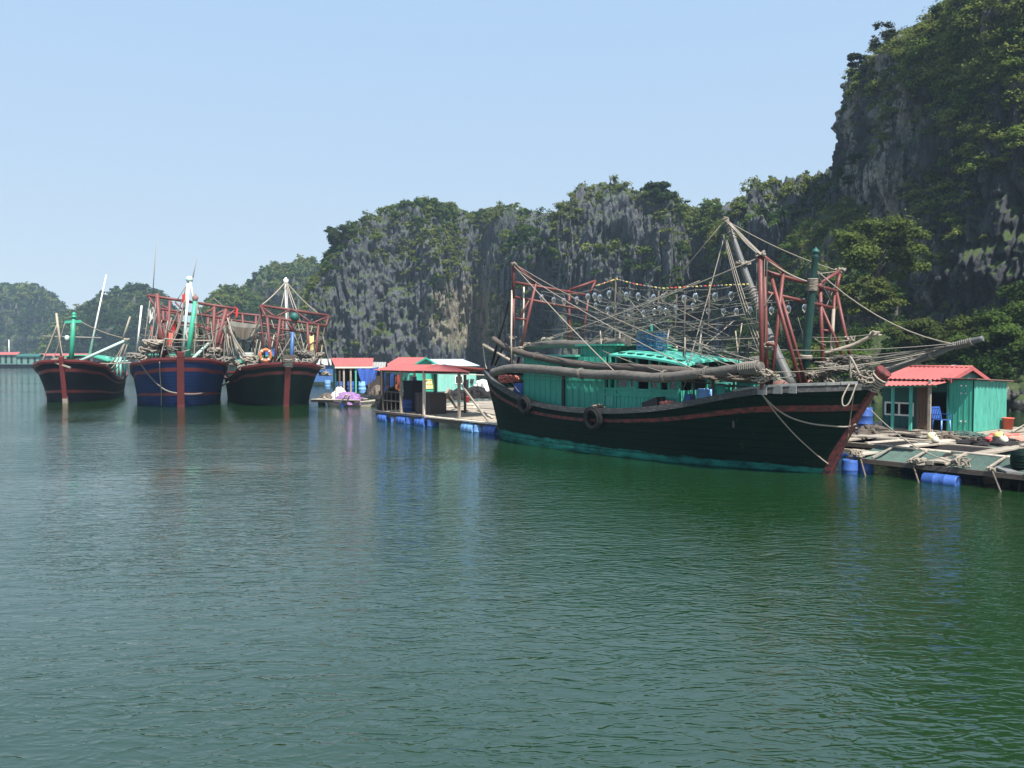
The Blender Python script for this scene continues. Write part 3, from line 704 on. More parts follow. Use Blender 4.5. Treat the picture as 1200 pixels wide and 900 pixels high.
patches(G, [(1140, 16, 6, 34, 1.9), (1100, 18, 5, 24, 1.7), (1178, 14, 5, 24, 1.8), (1130, 55, 6.5, 46, 2.0), (1160, 62, 5, 30, 1.9), (1100, 66, 5, 30, 1.7), (1140, 92, 5.5, 40, 1.8), (1112, 104, 4.5, 26, 1.5),
    (1056, 58, 5, 34, 1.6), (1040, 90, 4.5, 26, 1.4), (1076, 90, 4, 20, 1.4), (1004, 90, 3.5, 18, 1.2), (1000, 122, 3, 12, 1.0), (1063, 116, 3.5, 16, 1.2), (1030, 128, 3, 12, 1.0), (1095, 132, 4, 18, 1.3), (1140, 176, 4.5, 26, 1.5), (1166, 182, 4, 20, 1.4), (1155, 150, 3.5, 16, 1.2),
    (1090, 222, 4, 26, 1.3), (1075, 214, 3, 12, 1.1), (1104, 270, 3, 16, 1.0), (1062, 294, 3, 14, 1.0), (1075, 312, 2.5, 10, .9), (1190, 96, 4, 16, 1.4), (1030, 160, 3, 10, .9), (1120, 246, 3, 12, 1.0), (1192, 40, 5, 24, 1.7), (1085, 40, 4, 18, 1.4)],
    'cliff_thicket', 'thickets, sunlight painted into their leaf colour, spilling over the ledges of the high right cliff', 465, 70, .15, .45)
edge = np.exp(-((np.degrees(np.linspace(0, 1, 860)) * 0 + np.concatenate([np.linspace(-200, -60, 700), np.linspace(-60, 160, 161)[1:]]) + 180) / 9.0) ** 2)
pe = edge[:, None] * np.clip((G[:, :, 2] - 30) / 8, 0, 1) * (G[:, :, 2] < 60) * np.linalg.norm(np.gradient(G, axis=0), axis=2)
scatter(G, pe, 100, .4, 1.1, 60, .14, 'cliff_edge_vegetation', 'shrubs lining the left skyline edge of the high cliff', 425, 5, .15)
ptop = np.clip((G[:, :, 2] - 36) / 6, 0, 1) * vis * np.linalg.norm(np.gradient(G, axis=0), axis=2)
scatter(G, ptop, 150, .6, 1.7, 60, .15, 'cliff_top_vegetation', 'thick shrubs covering the summit of the high cliff at right', 445, 5, .1)

# green bank along the shore at the right, with a stony foot
G = hill('shore_bank', [(860,428,66),(900,418,66),(945,405,66),(985,388,65),(1025,379,64),(1060,378,63),(1100,392,62),(1140,392,61),(1175,380,60),(1210,372,59),(1260,362,58),(1330,350,57),(1420,350,56)], 9, 14, 320, 70, 2.4, M['rock_slope'], 501, k1=.9, k2=.9, vegh=.9)
GB = G
pr = veg_prob(G, 503, .5, .5, .6, .15); pr = pr * np.clip((G[:, :, 2] - .9) / .8, 0, 1)
scatter(G, pr, 620, .45, 1.35, 60, .15, 'bank_vegetation', 'bushes and creepers covering the low green bank behind the floating huts', 505, 5, .25)
def boulders():
    g = np.random.default_rng(77)
    spots = [(1121, 428, 55, .62, 'pale rounded boulder above the ridge of the red hut roof')]
    for i in range(26):
        spots.append((1150 + g.random() * 120, 452 + g.random() * 24, 50 - g.random() * 4, .25 + g.random() * .5, None))
    for i, (px, py, Y, r, lab) in enumerate(spots):
        c = aty(px, py, Y) if not lab else on_surface(GB, px, py) + Vector((0, -.25, -.25))
        u = np.linspace(0, 2 * math.pi, 25)[:-1]; v = np.linspace(-math.pi / 2, math.pi / 2, 13)
        U, Vv = np.meshgrid(u, v, indexing='ij'); Gp = np.stack([np.cos(U) * np.cos(Vv), np.sin(U) * np.cos(Vv), np.sin(Vv) * .85], 2)
        d = 1 + .35 * fbm(Gp.reshape(-1, 3) * 1.6 + i * 7, 4, 600).reshape(U.shape)
        Gp = Gp * d[:, :, None] * r
        o = mesh_np('boulder', Gp.reshape(-1, 3), grid_faces(24, 13, True), M['boulder_pale' if lab else 'rock_near'])
        o.location = (c.x, c.y, c.z)
        if lab: tag(o, lab, 'boulder')
        else: tag(o, 'grey stone in the rubble wall at the foot of the right bank', 'boulder', 'stones at the foot of the right bank')
paint('boulder_pale', (.50, .47, .42), (.25, .24, .22), .45, 2, .9)
boulders()
# the stony apron the stones lie on
G = hill('stony_shore', [(1120,470,50.5),(1140,458,50.5),(1165,452,50.5),(1200,450,50),(1260,448,50),(1330,448,49)], 2.2, 9, 80, 30, .9, M['rock_near'], 551, vegh=0)

# ------------------------------------------------------------------ single trees one can tell apart
def tree(label, base, h, cr, seed, cat='tree', name='tree', tone=(.07, .095, .026), per=130, size=.16, lean=(0, 0), sparse=1.0):
    g = random.Random(seed); t = empty(name, base, 0, label, cat, 'single trees on the rock and shore')
    mb = MB(); top = Vector((lean[0], lean[1], h * .62))
    tr = polyline([(0, 0, -.5), (lean[0] * .25 + g.uniform(-.1, .1), lean[1] * .25, h * .25), top * .98], 5)
    mb.tube(tr, [h * .030 * (1 - .65 * i / (len(tr) - 1)) for i in range(len(tr))], 7)
    cs, rs = [], []
    for i in range(14):
        a = i * 2.4 + g.uniform(-.4, .4); st = tr[int(len(tr) * g.uniform(.3, .98))]
        hz_ = g.uniform(.28, .98); rr = cr * g.uniform(.35, .9) * (1.15 - .5 * abs(hz_ - .5)); e = Vector((top.x * hz_ + rr * math.cos(a), top.y * hz_ + rr * math.sin(a), h * hz_))
        md = (st + e) / 2 + Vector((0, 0, h * .06)); lp = polyline([st, md, e], 4)
        mb.tube(lp, [h * .012 * (1 - .7 * q / (len(lp) - 1)) for q in range(len(lp))], 5)
        cs.append(tuple(e)); rs.append(cr * g.uniform(.28, .48))
        for _ in range(2):
            cs.append((e.x + g.uniform(-.4, .4) * cr, e.y + g.uniform(-.4, .4) * cr, e.z + g.uniform(-.25, .3) * cr)); rs.append(cr * g.uniform(.18, .34))
    mb.build('trunk', M['bark'], t)
    cs, rs = np.array(cs), np.array(rs)
    tn = np.array([tone]) * (.75 + .5 * np.random.default_rng(seed).random((len(cs), 1)))
    V, F, T = leaves(cs, rs, per * sparse, size, tn, flat=.7, seed=seed)
    mesh_np('crown', V, F, M['foliage'], False, T, t)
    return t
tree('wispy thin-leaved tree standing out from the top left edge of the high cliff', on_surface(GT, 1036, 62) + Vector((.3, 0, -.3)), 3.6, 1.5, 1, sparse=.35, lean=(-.8, 0), tone=(.05, .06, .03))
tree('small leaning tree on the skyline edge of the high cliff, below the wispy tree', on_surface(GT, 1003, 90) + Vector((.4, 0, -.3)), 2.8, 1.3, 2, sparse=.6, lean=(-.9, -.2), tone=(.03, .045, .016))
tree('broad bright green tree at the foot of the dark cliff, right of the green mast', aty(1030, 345, 74), 6.4, 3.4, 3, tone=(.085, .115, .028), per=420, size=.17)
tree('rounded bright green tree beside the red gantry, lower on the shaded slope', aty(1012, 385, 70), 3.6, 2.3, 4, tone=(.085, .105, .026), per=380, size=.16)
tree('big leafy tree on the bank right above the teal corrugated shed', aty(1182, 446, 54), 4.4, 2.7, 5, tone=(.062, .10, .024), per=520, size=.13)
tree('dark bushy tree at the right picture edge, on the shore bank', aty(1216, 420, 56), 5.0, 2.6, 6, tone=(.04, .065, .02), per=460, size=.14)
tree('low green tree behind the tip of the long grey boom', aty(1148, 428, 57), 3.0, 2.0, 7, tone=(.075, .105, .026), per=420, size=.13)
tree('olive tree on the bank behind the ridge of the red hut roof', aty(1078, 424, 58), 2.6, 1.9, 8, tone=(.06, .078, .024), per=380, size=.13)
tree('dark tree topping the middle cliff, right of its thin rock spike', on_surface(GM, 776, 232) + Vector((0, 1, -2.0)), 4.4, 2.6, 9, tone=(.035, .058, .02), per=150, size=.36)
tree('low wide tree at the left end of the middle cliff top', on_surface(GM, 398, 275) + Vector((0, 1, -1.6)), 4.2, 3.2, 10, tone=(.04, .06, .02), per=150, size=.38)
# ================================================================== hull builder
def cr(tab, s):
    """smooth interpolation of a table [(s, value...)]"""
    t = np.array(tab, float); x = t[:, 0]; out = []
    for c in range(1, t.shape[1]):
        y = t[:, c]; m = np.gradient(y, x); i = np.clip(np.searchsorted(x, s) - 1, 0, len(x) - 2)
        h = x[i+1] - x[i]; u = (s - x[i]) / h
        out.append((2*u**3 - 3*u**2 + 1)*y[i] + (u**3 - 2*u**2 + u)*h*m[i] + (-2*u**3 + 3*u**2)*y[i+1] + (u**3 - u**2)*h*m[i+1])
    return np.stack(out, 1)
def hull(parent, tab, stripes, mats, deck_drop=.55, flare=1.5, ns=48, gun=(.10, .13), gmat=None, deckmat='wood_dark', bul=.05):
    """tab rows: s, xdeck, bdeck, zdeck, xwater, bwater.  stripes: list of (q0, q1, material slot)"""
    s = np.linspace(0, 1, ns); T = cr(tab, s); xd, bd, zd, xw, bw = T.T
    bd = np.maximum(bd, .02); bw = np.maximum(bw, .015)
    cuts = sorted(set([0, 1, 1.25, 1.6] + list(np.linspace(0, 1, 13)) + [c for a, b, _ in stripes for c in (a, b)]))
    def pt(i, q, side):
        if q <= 1:
            x = xd[i] + (xw[i] - xd[i]) * q; b = bw[i] + (bd[i] - bw[i]) * (1 - q) ** flare; z = zd[i] * (1 - q)
        else:
            x = xw[i]; b = bw[i] * (1 - (q - 1) * .8); z = -(q - 1) * 1.5
        return (x, side * b, z)
    mb = MB()
    for side in (1, -1):
        vs_ = [pt(i, q, side) for i in range(ns) for q in cuts]; k = len(cuts)
        for j in range(k - 1):
            mid_ = (cuts[j] + cuts[j+1]) / 2; mi = 0
            for a, b, m_ in stripes:
                if a <= mid_ <= b: mi = m_
            fs = []
            for i in range(ns - 1):
                a = i*k + j; q = (a, a + 1, a + k + 1, a + k); fs.append(q if side > 0 else q[::-1])
            b0 = len(mb.v)
            if j == 0: base = b0; mb.v.extend(vs_)
            for q in fs: mb.f.append([base + z for z in q]); mb.m.append(mi); mb.s.append(True)
    # transom
    k = len(cuts)
    tv = [pt(0, q, 1) for q in cuts] + [pt(0, q, -1) for q in cuts]
    mb.add(tv, [(j, k + j, k + j + 1, j + 1) for j in range(k - 1)], 0)
    # inner bulwark
    for side in (1, -1):
        iv = []
        for i in range(ns):
            b = max(bd[i] - bul, .012); q = pt(i, deck_drop / zd[i], 1)
            iv += [(xd[i] - (.0 if i < ns - 1 else .12), side * b, zd[i]), (q[0] - (.0 if i < ns - 1 else .15), side * max(q[1] - bul, .012), zd[i] - deck_drop)]
        fs = [(2*i, 2*i + 2, 2*i + 3, 2*i + 1) for i in range(ns - 1)]
        mb.add(iv, fs if side > 0 else [f[::-1] for f in fs], 0, True)
    h = mb.build('hull', mats, parent)
    dk = MB(); dv = []
    for i in range(ns):
        q = pt(i, deck_drop / zd[i], 1); b = max(q[1] - bul, .01); x = q[0] - (.0 if i < ns-1 else .15); dv += [(x, b, zd[i] - deck_drop), (x, -b, zd[i] - deck_drop)]
    dk.add(dv, [(2*i, 2*i + 1, 2*i + 3, 2*i + 2) for i in range(ns - 1)]); dk.build('deck', M[deckmat], parent)
    g = MB(); wd, ht = gun
    for side in (1, -1):
        ring = []
        for i in range(ns):
            b = bd[i]
            for (o, z) in ((.045, -ht), (.045, .02), (-wd, .02), (-wd, -ht)):
                ring.append((xd[i] + (.03 if i == ns-1 else 0), side * max(b + o, .005), zd[i] + z))
        fs = []
        for i in range(ns - 1):
            for j in range(4):
                a = i*4 + j; b = i*4 + (j+1) % 4; q = (a, b, b + 4, a + 4); fs.append(q if side < 0 else q[::-1])
        g.add(ring, fs, 0)
    # stern rail
    g.box((xd[0] - .05, -bd[0] - .045, zd[0] - ht), (xd[0] + wd, bd[0] + .045, zd[0] + .024))
    g.build('gunwale', M[gmat or 'gunwale_dark'], parent)
    return dict(s=s, xd=xd, bd=bd, zd=zd, xw=xw, bw=bw, pt=pt)
def side_at(hl, x):
    """deck half-beam and height at a station x"""
    return float(np.interp(x, hl['xd'], hl['bd'])), float(np.interp(x, hl['xd'], hl['zd']))

def drum(mb, c, r, L, axis='z', mi=0):
    h = L / 2; pr = [(0, -h), (r*.90, -h), (r*.97, -h + .02), (r*.97, -h + .08), (r, -h + .10), (r, -h*.36), (r*1.035, -h*.33), (r*1.035, -h*.29), (r, -h*.26), (r, h*.26),
          (r*1.035, h*.29), (r*1.035, h*.33), (r, h*.36), (r, h - .10), (r*.97, h - .08), (r*.97, h - .02), (r*.9, h), (r*.86, h - .015), (0, h - .015)]
    return mb.lathe(c, pr, 18, mi, axis)
def drum_thing(fr, p, r, L, label, group, axis='z', mat='blue_drum', lid=True, rot=0.0):
    P = fr.w(*p); t = empty('plastic_drum', P, fr.a + rot, label, 'drum', group)
    drum(MB(), (0, 0, 0 if axis != 'z' else L / 2), r, L, axis).build('body', M[mat], t)
    if lid and axis == 'z':
        m = MB(); m.lathe((0, 0, L - .015), [(0, .035), (r * .13, .035), (r * .14, 0)], 10); m.lathe((r * .55, 0, L - .015), [(0, .03), (r * .12, .03), (r * .12, 0)], 8)
        m.build('bung', M['black_steel'], t)
    return t
def tyre(label, P, nrm, R_=.30, r=.10, group='tyre fenders along the hull'):
    """car tyre hung flat against a hull side"""
    n = Vector(nrm).normalized(); up = Vector((0, 0, 1)); t = n.cross(up).normalized(); u = t.cross(n)
    mb = MB(); k, q = 28, 12; vs_ = []
    for i in range(k):
        a = 2*math.pi*i/k; cd = t * math.cos(a) + u * math.sin(a)
        for j in range(q):
            b = 2*math.pi*j/q; rr = r * (1 - .22 * max(0, -math.cos(b)))
            vs_.append(cd * (R_ - r + rr * .85 * math.cos(b)) + n * (rr * math.sin(b)))
    fs = [(i*q + j, ((i+1) % k)*q + j, ((i+1) % k)*q + (j+1) % q, i*q + (j+1) % q) for i in range(k) for j in range(q)]
    mb.add(vs_, fs, 0, True)
    for i in range(k * 2):
        a = math.pi*i/k; cd = t * math.cos(a) + u * math.sin(a); tg = n.cross(cd)
        mb.obox(cd * (R_ - r * .13), cd * .012, tg * .012, n * r * .7)
    o = mb.build('tyre', M['rubber']); o.location = P
    tag(o, label, 'tyre', group); 
    return o

# ================================================================== the big green fishing boat
SITE = Frame((0.3865, 32.0215), -50.8848)
FB = SITE
boat = thing('fishing_boat', FB, 'largest fishing boat, dark green hull, teal cabins, red gantries and strings of lamps', 'fishing boat')
BT = [(0,-.65,1.40,2.70,0,1.10),(.08,.4,1.75,2.29,.9,1.4),(.20,2.2,1.87,1.74,2.3,1.7),(.33,4.1,1.95,1.52,4.0,1.85),(.46,6.1,2.0,1.51,5.8,1.85),(.59,8.3,2.0,1.67,7.7,1.7),(.68,9.6,1.95,1.87,8.9,1.5),(.79,11.4,1.8,2.24,10.4,1.05),(.85,12.2,1.68,2.36,11.2,.80),(.91,13.05,1.42,2.42,12.0,.50),(.96,13.85,.90,2.46,12.6,.25),(1.0,14.35,.10,2.50,13.02,.04)]
HB = hull(boat, BT, [(.215, .285, 1)], [M['hull_green'], M['red_paint']], .75, 1.5, 56, (.13, .15), 'gunwale_dark', 'wood_dark')
F = FB
def DK(x): return side_at(HB, x)[1] - .75
# grey worn cap on the forward gunwale
for side in (-1, 1):
    gc = MB()
    pts = [(x, side * (side_at(HB, x)[0] - .03), side_at(HB, x)[1] + .05) for x in np.linspace(11.3, 14.1, 12)]
    for a, b in zip(pts[:-1], pts[1:]): gc.bar(a, b, .19, .065)
    for xx in (12.15, 12.55, 12.9):
        b, z = side_at(HB, xx); gc.box((xx - .14, side * (b + .0625) - .0125, z - .17), (xx + .14, side * (b + .0625) + .0125, z + .03))
    gc.build('gunwale_cap', M['gunwale_grey'], boat)
# stem post and its rope-wound head
st = MB()
sp = [(12.98, 0, -.55), (13.10, 0, .05), (13.42, 0, .85), (13.85, 0, 1.65), (14.28, 0, 2.38), (14.46, 0, 2.66)]
for a, b in zip(sp[:-1], sp[1:]): st.bar(a, b, .24, .20)
stem = st.build('stem_post', M['red_paint'], boat)
hd = MB(); hd.tube([(14.22, 0, 2.40), (14.42, 0, 2.62), (14.56, 0, 2.80), (14.60, 0, 2.84)], [.13, .15, .21, .21], 9)
hd.build('stem_head', M['red_paint'], boat)
lash(boat, wraps, (14.20, 0, 2.40), (14.52, 0, 2.70), .20, 6, .026); lash(boat, tangle, (14.25, -.25, 2.55), .24, 5, .024); lash(boat, tangle, (14.05, -.1, 2.72), .28, 4, .02)
pts = polyline([(14.05, -.75, 2.50), (13.98, -.95, 2.15), (14.02, -.98, 1.95), (14.14, -.92, 2.02), (14.22, -.72, 2.5)], 6); MB().tube(pts, .02, 5).build('hanging_rope', M['rope'], boat)
pts = polyline([(14.18, -.5, 2.75), (14.05, -.6, 3.1), (13.95, -.55, 3.15), (13.9, -.4, 2.6)], 5); MB().tube(pts, .03, 5).build('hanging_rope', M['rope'], boat)
# ---- cabins
def planked(mb, x0, x1, y, z0, z1, step, out, th=.018, bw=.045, mi=0):
    """upright battens on a wall at y, standing out by th towards 'out'"""
    n = max(1, int(round((x1 - x0) / step)))
    for i in range(n + 1):
        x = x0 + (x1 - x0) * i / n; mb.box((x - bw/2, min(y, y + out*th), z0), (x + bw/2, max(y, y + out*th), z1), mi)
def wall_box(mb, x0, x1, y0, y1, z0, z1): mb.box((x0, y0, z0), (x1, y1, z1))
aft = MB(); wall_box(aft, 1.75, 5.86, -1.36, 1.36, .85, 3.20)
planked(aft, 1.78, 5.83, -1.36, .9, 3.19, .29, -1); planked(aft, 1.78, 5.83, 1.36, .9, 3.19, .29, 1)
for z in (2.38, 2.98): aft.box((1.74, -1.392, z), (5.87, -1.359, z + .07))
for y in np.linspace(-1.3, 1.3, 9): aft.box((1.73, y - .02, .9), (1.75, y + .02, 3.19))
aft.build('aft_cabin_wall', M['teal'], boat)
dr = MB(); dr.box((3.88, -1.40, 1.30), (3.97, -1.362, 3.18)); dr.bar((4.02, -1.42, 1.35), (4.0, -1.42, 3.1), .05, .04); dr.build('drain_pipe', M['black_steel'], boat)
rf = MB(); rf.box((1.55, -1.56, 3.20), (4.72, 1.56, 3.27))
rf.build('aft_cabin_roof', M['teal_roof'], boat)
up = MB(); wall_box(up, 4.60, 6.15, -1.18, 1.18, 3.20, 3.56); planked(up, 4.65, 6.1, -1.18, 3.22, 3.55, .24, -1); up.box((4.5, -1.38, 3.56), (6.5, 1.38, 3.62)); up.build('upper_cabin', M['teal'], boat)
# wheelhouse
wh = MB()
wall_box(wh, 5.87, 9.04, -1.36, -1.31, .85, 2.18); wall_box(wh, 5.87, 9.04, 1.31, 1.36, .85, 2.18); wall_box(wh, 8.99, 9.04, -1.30, 1.30, .85, 2.18)
planked(wh, 6.45, 9.0, -1.36, .95, 1.93, .165, -1, .012, .03)
for z in (1.93, 2.12): wh.box((5.86, -1.395, z), (9.06, -1.361, z + .07))
for x in (5.90, 6.12, 6.42, 7.02, 7.32, 7.85, 8.25, 8.62, 9.00):
    for y in (-1.36, 1.29): wh.box((x - .04, y, 2.191), (x + .04, y + .07, 3.20 - max(0, (x - 7)) * .07))
for y in (-.7, 0, .7): wh.box((8.98, y - .03, 2.191), (9.05, y + .03, 3.05))
wh.box((5.88, -1.40, 1.0), (5.95, -1.34, 3.1)); wh.box((9.0, -1.41, .9), (9.08, -1.33, 3.05)); wh.box((6.40, -1.40, 1.0), (6.46, -1.34, 2.5))
wh.build('wheelhouse_wall', M['teal'], boat)
wd = MB(); wd.box((6.02, -1.385, 1.25), (6.34, -1.362, 1.92)); wd.build('wheelhouse_door', M['teal_light'], boat)
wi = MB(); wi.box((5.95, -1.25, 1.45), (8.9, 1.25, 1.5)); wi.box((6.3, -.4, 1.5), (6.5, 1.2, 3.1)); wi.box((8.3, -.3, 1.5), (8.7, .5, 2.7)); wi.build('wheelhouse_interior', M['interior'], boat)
for (x0, x1) in ((6.46, 6.98), (7.06, 7.28), (7.89, 8.21), (8.66, 8.96)):
    wf = MB(); 
    for a, b in (((x0, 2.195), (x1, 2.235)), ((x0, 2.53), (x1, 2.57))): wf.box((x0, -1.37, a[1]), (x1, -1.335, b[1]))
    for x in (x0, x1 - .04): wf.box((x, -1.372, 2.236), (x + .04, -1.334, 2.529))
    f_ = wf.build('window_frame', M['teal_light'], boat)
    wp = MB(); wp.box((x0 + .042, -1.354, 2.237), (x1 - .042, -1.350, 2.528)); wp.build('pane', M['pane'], f_)
# cambered scalloped roof: crown amidships, dropping forward
wr = MB(); nx, ny = 26, 14; vs_ = []
def whz(x, y): return 3.44 - .17 * (y / 1.62) ** 2 - .30 * max(0, (x - 6.4) / 3.1) ** 1.7
for lay in (0, -.06):
    for i in range(nx + 1):
        x = 6.35 + 3.15 * i / nx
        for j in range(ny + 1):
            y = -1.62 + 3.24 * j / ny; vs_.append((x, y, whz(x, y) + lay + (0 if i < nx else -.02)))
fs = []; h_ = (nx + 1) * (ny + 1); kk = ny + 1
for i in range(nx):
    for j in range(ny): a = i*kk + j; fs.append((a, a + kk, a + kk + 1, a + 1)); fs.append((h_ + a, h_ + a + 1, h_ + a + kk + 1, h_ + a + kk))
for i in range(nx): a = i*kk; fs.append((a, h_ + a, h_ + a + kk, a + kk)); a += ny; fs.append((a, a + kk, h_ + a + kk, h_ + a))
for j in range(ny): fs.append((j, j + 1, h_ + j + 1, h_ + j)); a = nx*kk + j; fs.append((a, h_ + a, h_ + a + 1, a + 1))
wr.add(vs_, fs)
roof = wr.build('wheelhouse_roof', M['teal_light'], boat)
vt = MB()
for i in range(7):
    x = 6.62 + i * .40
    for y in (-1.40, 1.40): vt.box((x, y - .07, whz(x + .1, y) + .0), (x + .20, y + .07, whz(x + .1, y) + .045))
vt.build_each('roof_vent', M['teal_dark'], roof)
an = MB(); an.tube([F.y(764, 401, 0), F.y(763.5, 379, 0)], .035, 6); an.bar(F.y(760, 391, 0), F.y(768, 390, 0), .04, .05); an.bar(F.y(758, 387, 0), F.y(762, 391, 0), .04, .04)
an.tube([(7.86, 0, 3.38), F.y(764, 401, 0)], .035, 6); an.build('antenna', M['green_bright'], boat)
# deck house boxes forward of the wheelhouse
fc = MB(); fc.box((9.9, -.9, 1.45), (10.35, .9, 2.38)); fc.box((10.7, -.85, 1.7), (11.2, .8, 2.48)); fc.build_each('deck_locker', M['teal'], boat)
fc = MB(); fc.box((9.85, -.95, 2.38), (10.4, .95, 2.42)); fc.box((10.65, -.9, 2.48), (11.25, .85, 2.53)); fc.build_each('locker_lid', M['teal_light'], boat)
fc = MB(); fc.bar((9.2, -1.55, 1.55), (11.4, -1.5, 2.0), .14, .12); fc.bar((9.1, -1.4, 2.62), (11.5, -1.4, 2.50), .04, .04); fc.bar((9.1, -1.4, 2.48), (11.5, -1.4, 2.36), .03, .03)
for x in (9.6, 10.3, 11.0): fc.bar((x, -1.4, 1.2), (x, -1.4, 2.6), .05, .05)
fc.build('deck_rail', M['log_brown'], boat)

# ---- gantries (welded red pipe)
def gantry(name, lines, mat='red_steel', r=.045):
    mb = MB()
    for p, q, k in lines: mb.tube([p, q], r * k, 8)
    return mb.build(name, M[mat], boat)
Y = F.y
A0, B0 = Y(896, 318, -1.4), Y(980, 341, 1.4); apN, apF = Y(891, 298, -1.85), Y(985, 317, 1.85)
inN, inF = Y(918, 318, -.95), Y(961, 332, .85)
gantry('fore_gantry', [
    (apN, Y(893, 456, -1.72), 1.35), (A0, Y(899, 456, -1.45), 1.2), (apN, inN, 1.2), (A0, B0, 1.15), (Y(899, 343, -1.4), Y(977, 361, 1.4), 1.05),
    (Y(903, 321, -1.2), Y(939, 454, -.9), 1.15), (Y(915, 346, -1.0), Y(946, 454, -.55), 1.0), (inN, Y(903, 456, -1.35), 1.1),
    (apF, inF, 1.2), (apF, Y(980, 341, 1.5), 1.1), (Y(980, 341, 1.5), Y(1001, 440, 1.55), 1.1), (inF, Y(965, 452, .85), 1.25), (Y(962, 358, .85), Y(993, 430, 1.35), .95),
    (Y(964, 387, .85), Y(974, 388, 1.1), .8), (Y(978, 345, 1.4), Y(975, 420, 1.2), .9), (Y(908, 404, -1.5), Y(898, 403, -1.5), .8)])
aA, aB = Y(604, 331, -1.4), Y(688, 346, 1.4); aN, aF = Y(601, 308, -1.8), Y(698, 329, 1.8); aiN, aiF = Y(628, 332, -.95), Y(667, 340, .9)
gantry('aft_gantry', [
    (aN, Y(602, 350, -1.55), 1.2), (Y(602, 350, -1.55), Y(599, 432, -1.5), 1.3), (aN, aiN, 1.2), (aA, aB, 1.15), (Y(603, 348, -1.4), Y(688, 364, 1.4), 1.15),
    (aiN, Y(605, 432, -1.3), 1.2), (Y(604, 373, -1.4), Y(617, 374.5, -1.15), .9), (aiF, Y(667, 407, .9), 1.2), (aiF, aF, 1.15), (aF, Y(690, 346, 1.5), 1.0),
    (Y(690, 346, 1.5), Y(682, 402, 1.3), .9), (Y(667, 372, .9), Y(672, 405, 1.2), .8), (Y(620, 352, -1.0), Y(607, 376, -1.3), .7)])
bl = MB(); bl.tube([Y(600, 340, -1.7), Y(599, 400, -1.72), Y(600, 432, -1.6)], .032, 8); bl.tube([Y(614, 336, -1.1), Y(613, 408, -1.1)], .03, 6); bl.build_each('white_pipe', M['wood_pale'], boat)
bl = MB(); bl.tube([Y(597, 352, -1.5), Y(576, 428, -1.3)], .055, 7); bl.tube([Y(596, 392, -1.2), Y(580, 428, -1.0)], .045, 7); bl.build_each('stern_strut', M['black_steel'], boat)
bl = MB(); bl.tube([Y(566, 404, -1.0), Y(601, 424, -1.2)], [.05, .06], 7); wraps(bl, Y(567, 404.5, -1.0), Y(580, 412, -1.06), .06, 6, .015); bl.tube([Y(566, 404, -1.0), Y(569, 428, -1.0), Y(571, 434, -1.1)], .022, 5); bl.build('stern_bamboo', M['bamboo'], boat)
# loose light posts between the gantries
bl = MB(); bl.tube([Y(977, 362, 1.2), Y(972, 455, 1.1)], [.045, .055], 7); bl.build('net_pole', M['bamboo'], boat)
# ---- masts and derrick
ms = MB(); b0 = Y(941, 452, 0); b1 = Y(956, 293, 0); L_ = (b1 - b0)
pr = [0, .25, .55, .80, .93, .945, .955, .97, .98]; rr = [.118, .122, .112, .098, .085, .105, .105, .075, .075]
ms.tube([b0 + L_ * p for p in pr], rr, 12); ms.build('fore_mast', M['green_mast'], boat)
fn = MB(); fn.tube([b0 + L_ * p for p in (.975, .982, .990, 1.0, 1.008, 1.022)], [.07, .105, .11, .085, .045, .008], 12); fn.build('mast_finial', M['teal_dark'], boat)
lash(boat, wraps, b0 + L_ * .70, b0 + L_ * .79, .13, 9, .022); lash(boat, wraps, b0 + L_ * .20, b0 + L_ * .225, .15, 3, .03)
dk = MB(); top = Y(850, 257, -.35); base = Y(928, 453, -.1); mdp = [Y(850, 257, -.35), Y(860, 281, -.33), Y(873, 318, -.28), Y(889, 361, -.22), Y(903, 398, -.17), base]
dk.tube(polyline(mdp, 4), list(np.linspace(.062, .155, 21)), 10); dk.build('derrick', M['grey_pipe'], boat)
lash(boat, wraps, mdp[0], mdp[1], .075, 6, .022); lash(boat, wraps, Y(880, 336, -.25), Y(890, 363, -.22), .11, 8, .02); lash(boat, tangle, mdp[0], .13, 4, .02); lash(boat, tangle, Y(870, 308, -.3), .22, 5, .018, 0, .6)
lash(boat, tangle, apN, .14, 5, .022); lash(boat, tangle, apF, .15, 5, .022); lash(boat, tangle, Y(900, 404, -1.4), .15, 3, .02); lash(boat, tangle, Y(996, 397, 1.5), .14, 4, .02); lash(boat, tangle, Y(899, 405, -1.4), .14, 4, .022); lash(boat, tangle, Y(974, 423, 1.1), .18, 5, .022)
lash(boat, tangle, aN + Vector((.05, 0, -.05)), .13, 5, .02); lash(boat, tangle, Y(601, 396, -1.5), .15, 4, .018)

# ---- long logs lashed along the boat
def log(name, pts, r0, r1, mat, n=6):
    mb = MB(); pl = polyline(pts, n); k = len(pl)
    mb.tube(pl, [(r0 + (r1 - r0) * i / (k-1)) * (1 + .05 * math.sin(i * 1.9)) for i in range(k)], 10); return mb.build(name, M[mat], boat)
y1 = -1.98
log('side_log', [Y(577, 437, y1), Y(600, 431.5, y1), Y(640, 433.5, y1), Y(690, 438.5, y1), Y(730, 439.5, y1), Y(770, 442.5, y1), Y(820, 438, y1), Y(860, 433, y1), Y(893, 430, y1)], .158, .14, 'log_grey')
log('side_log', [Y(578, 397, -1.5), Y(600, 410, -1.55), Y(640, 420, -1.6), Y(690, 428, -1.62), Y(740, 431, -1.62), Y(790, 434.5, -1.65), Y(850, 440, -1.7), Y(890, 443, -1.7)], .11, .15, 'log_brown')
log('roof_log', [Y(616, 407, -.9), Y(650, 403, -.9), Y(690, 404, -.9), Y(736, 400, -.9)], .13, .17, 'log_grey')
log('port_boom', [Y(805, 428, 1.3), Y(840, 428, 1.3), Y(890, 421, 1.3)], .10, .12, 'log_grey')
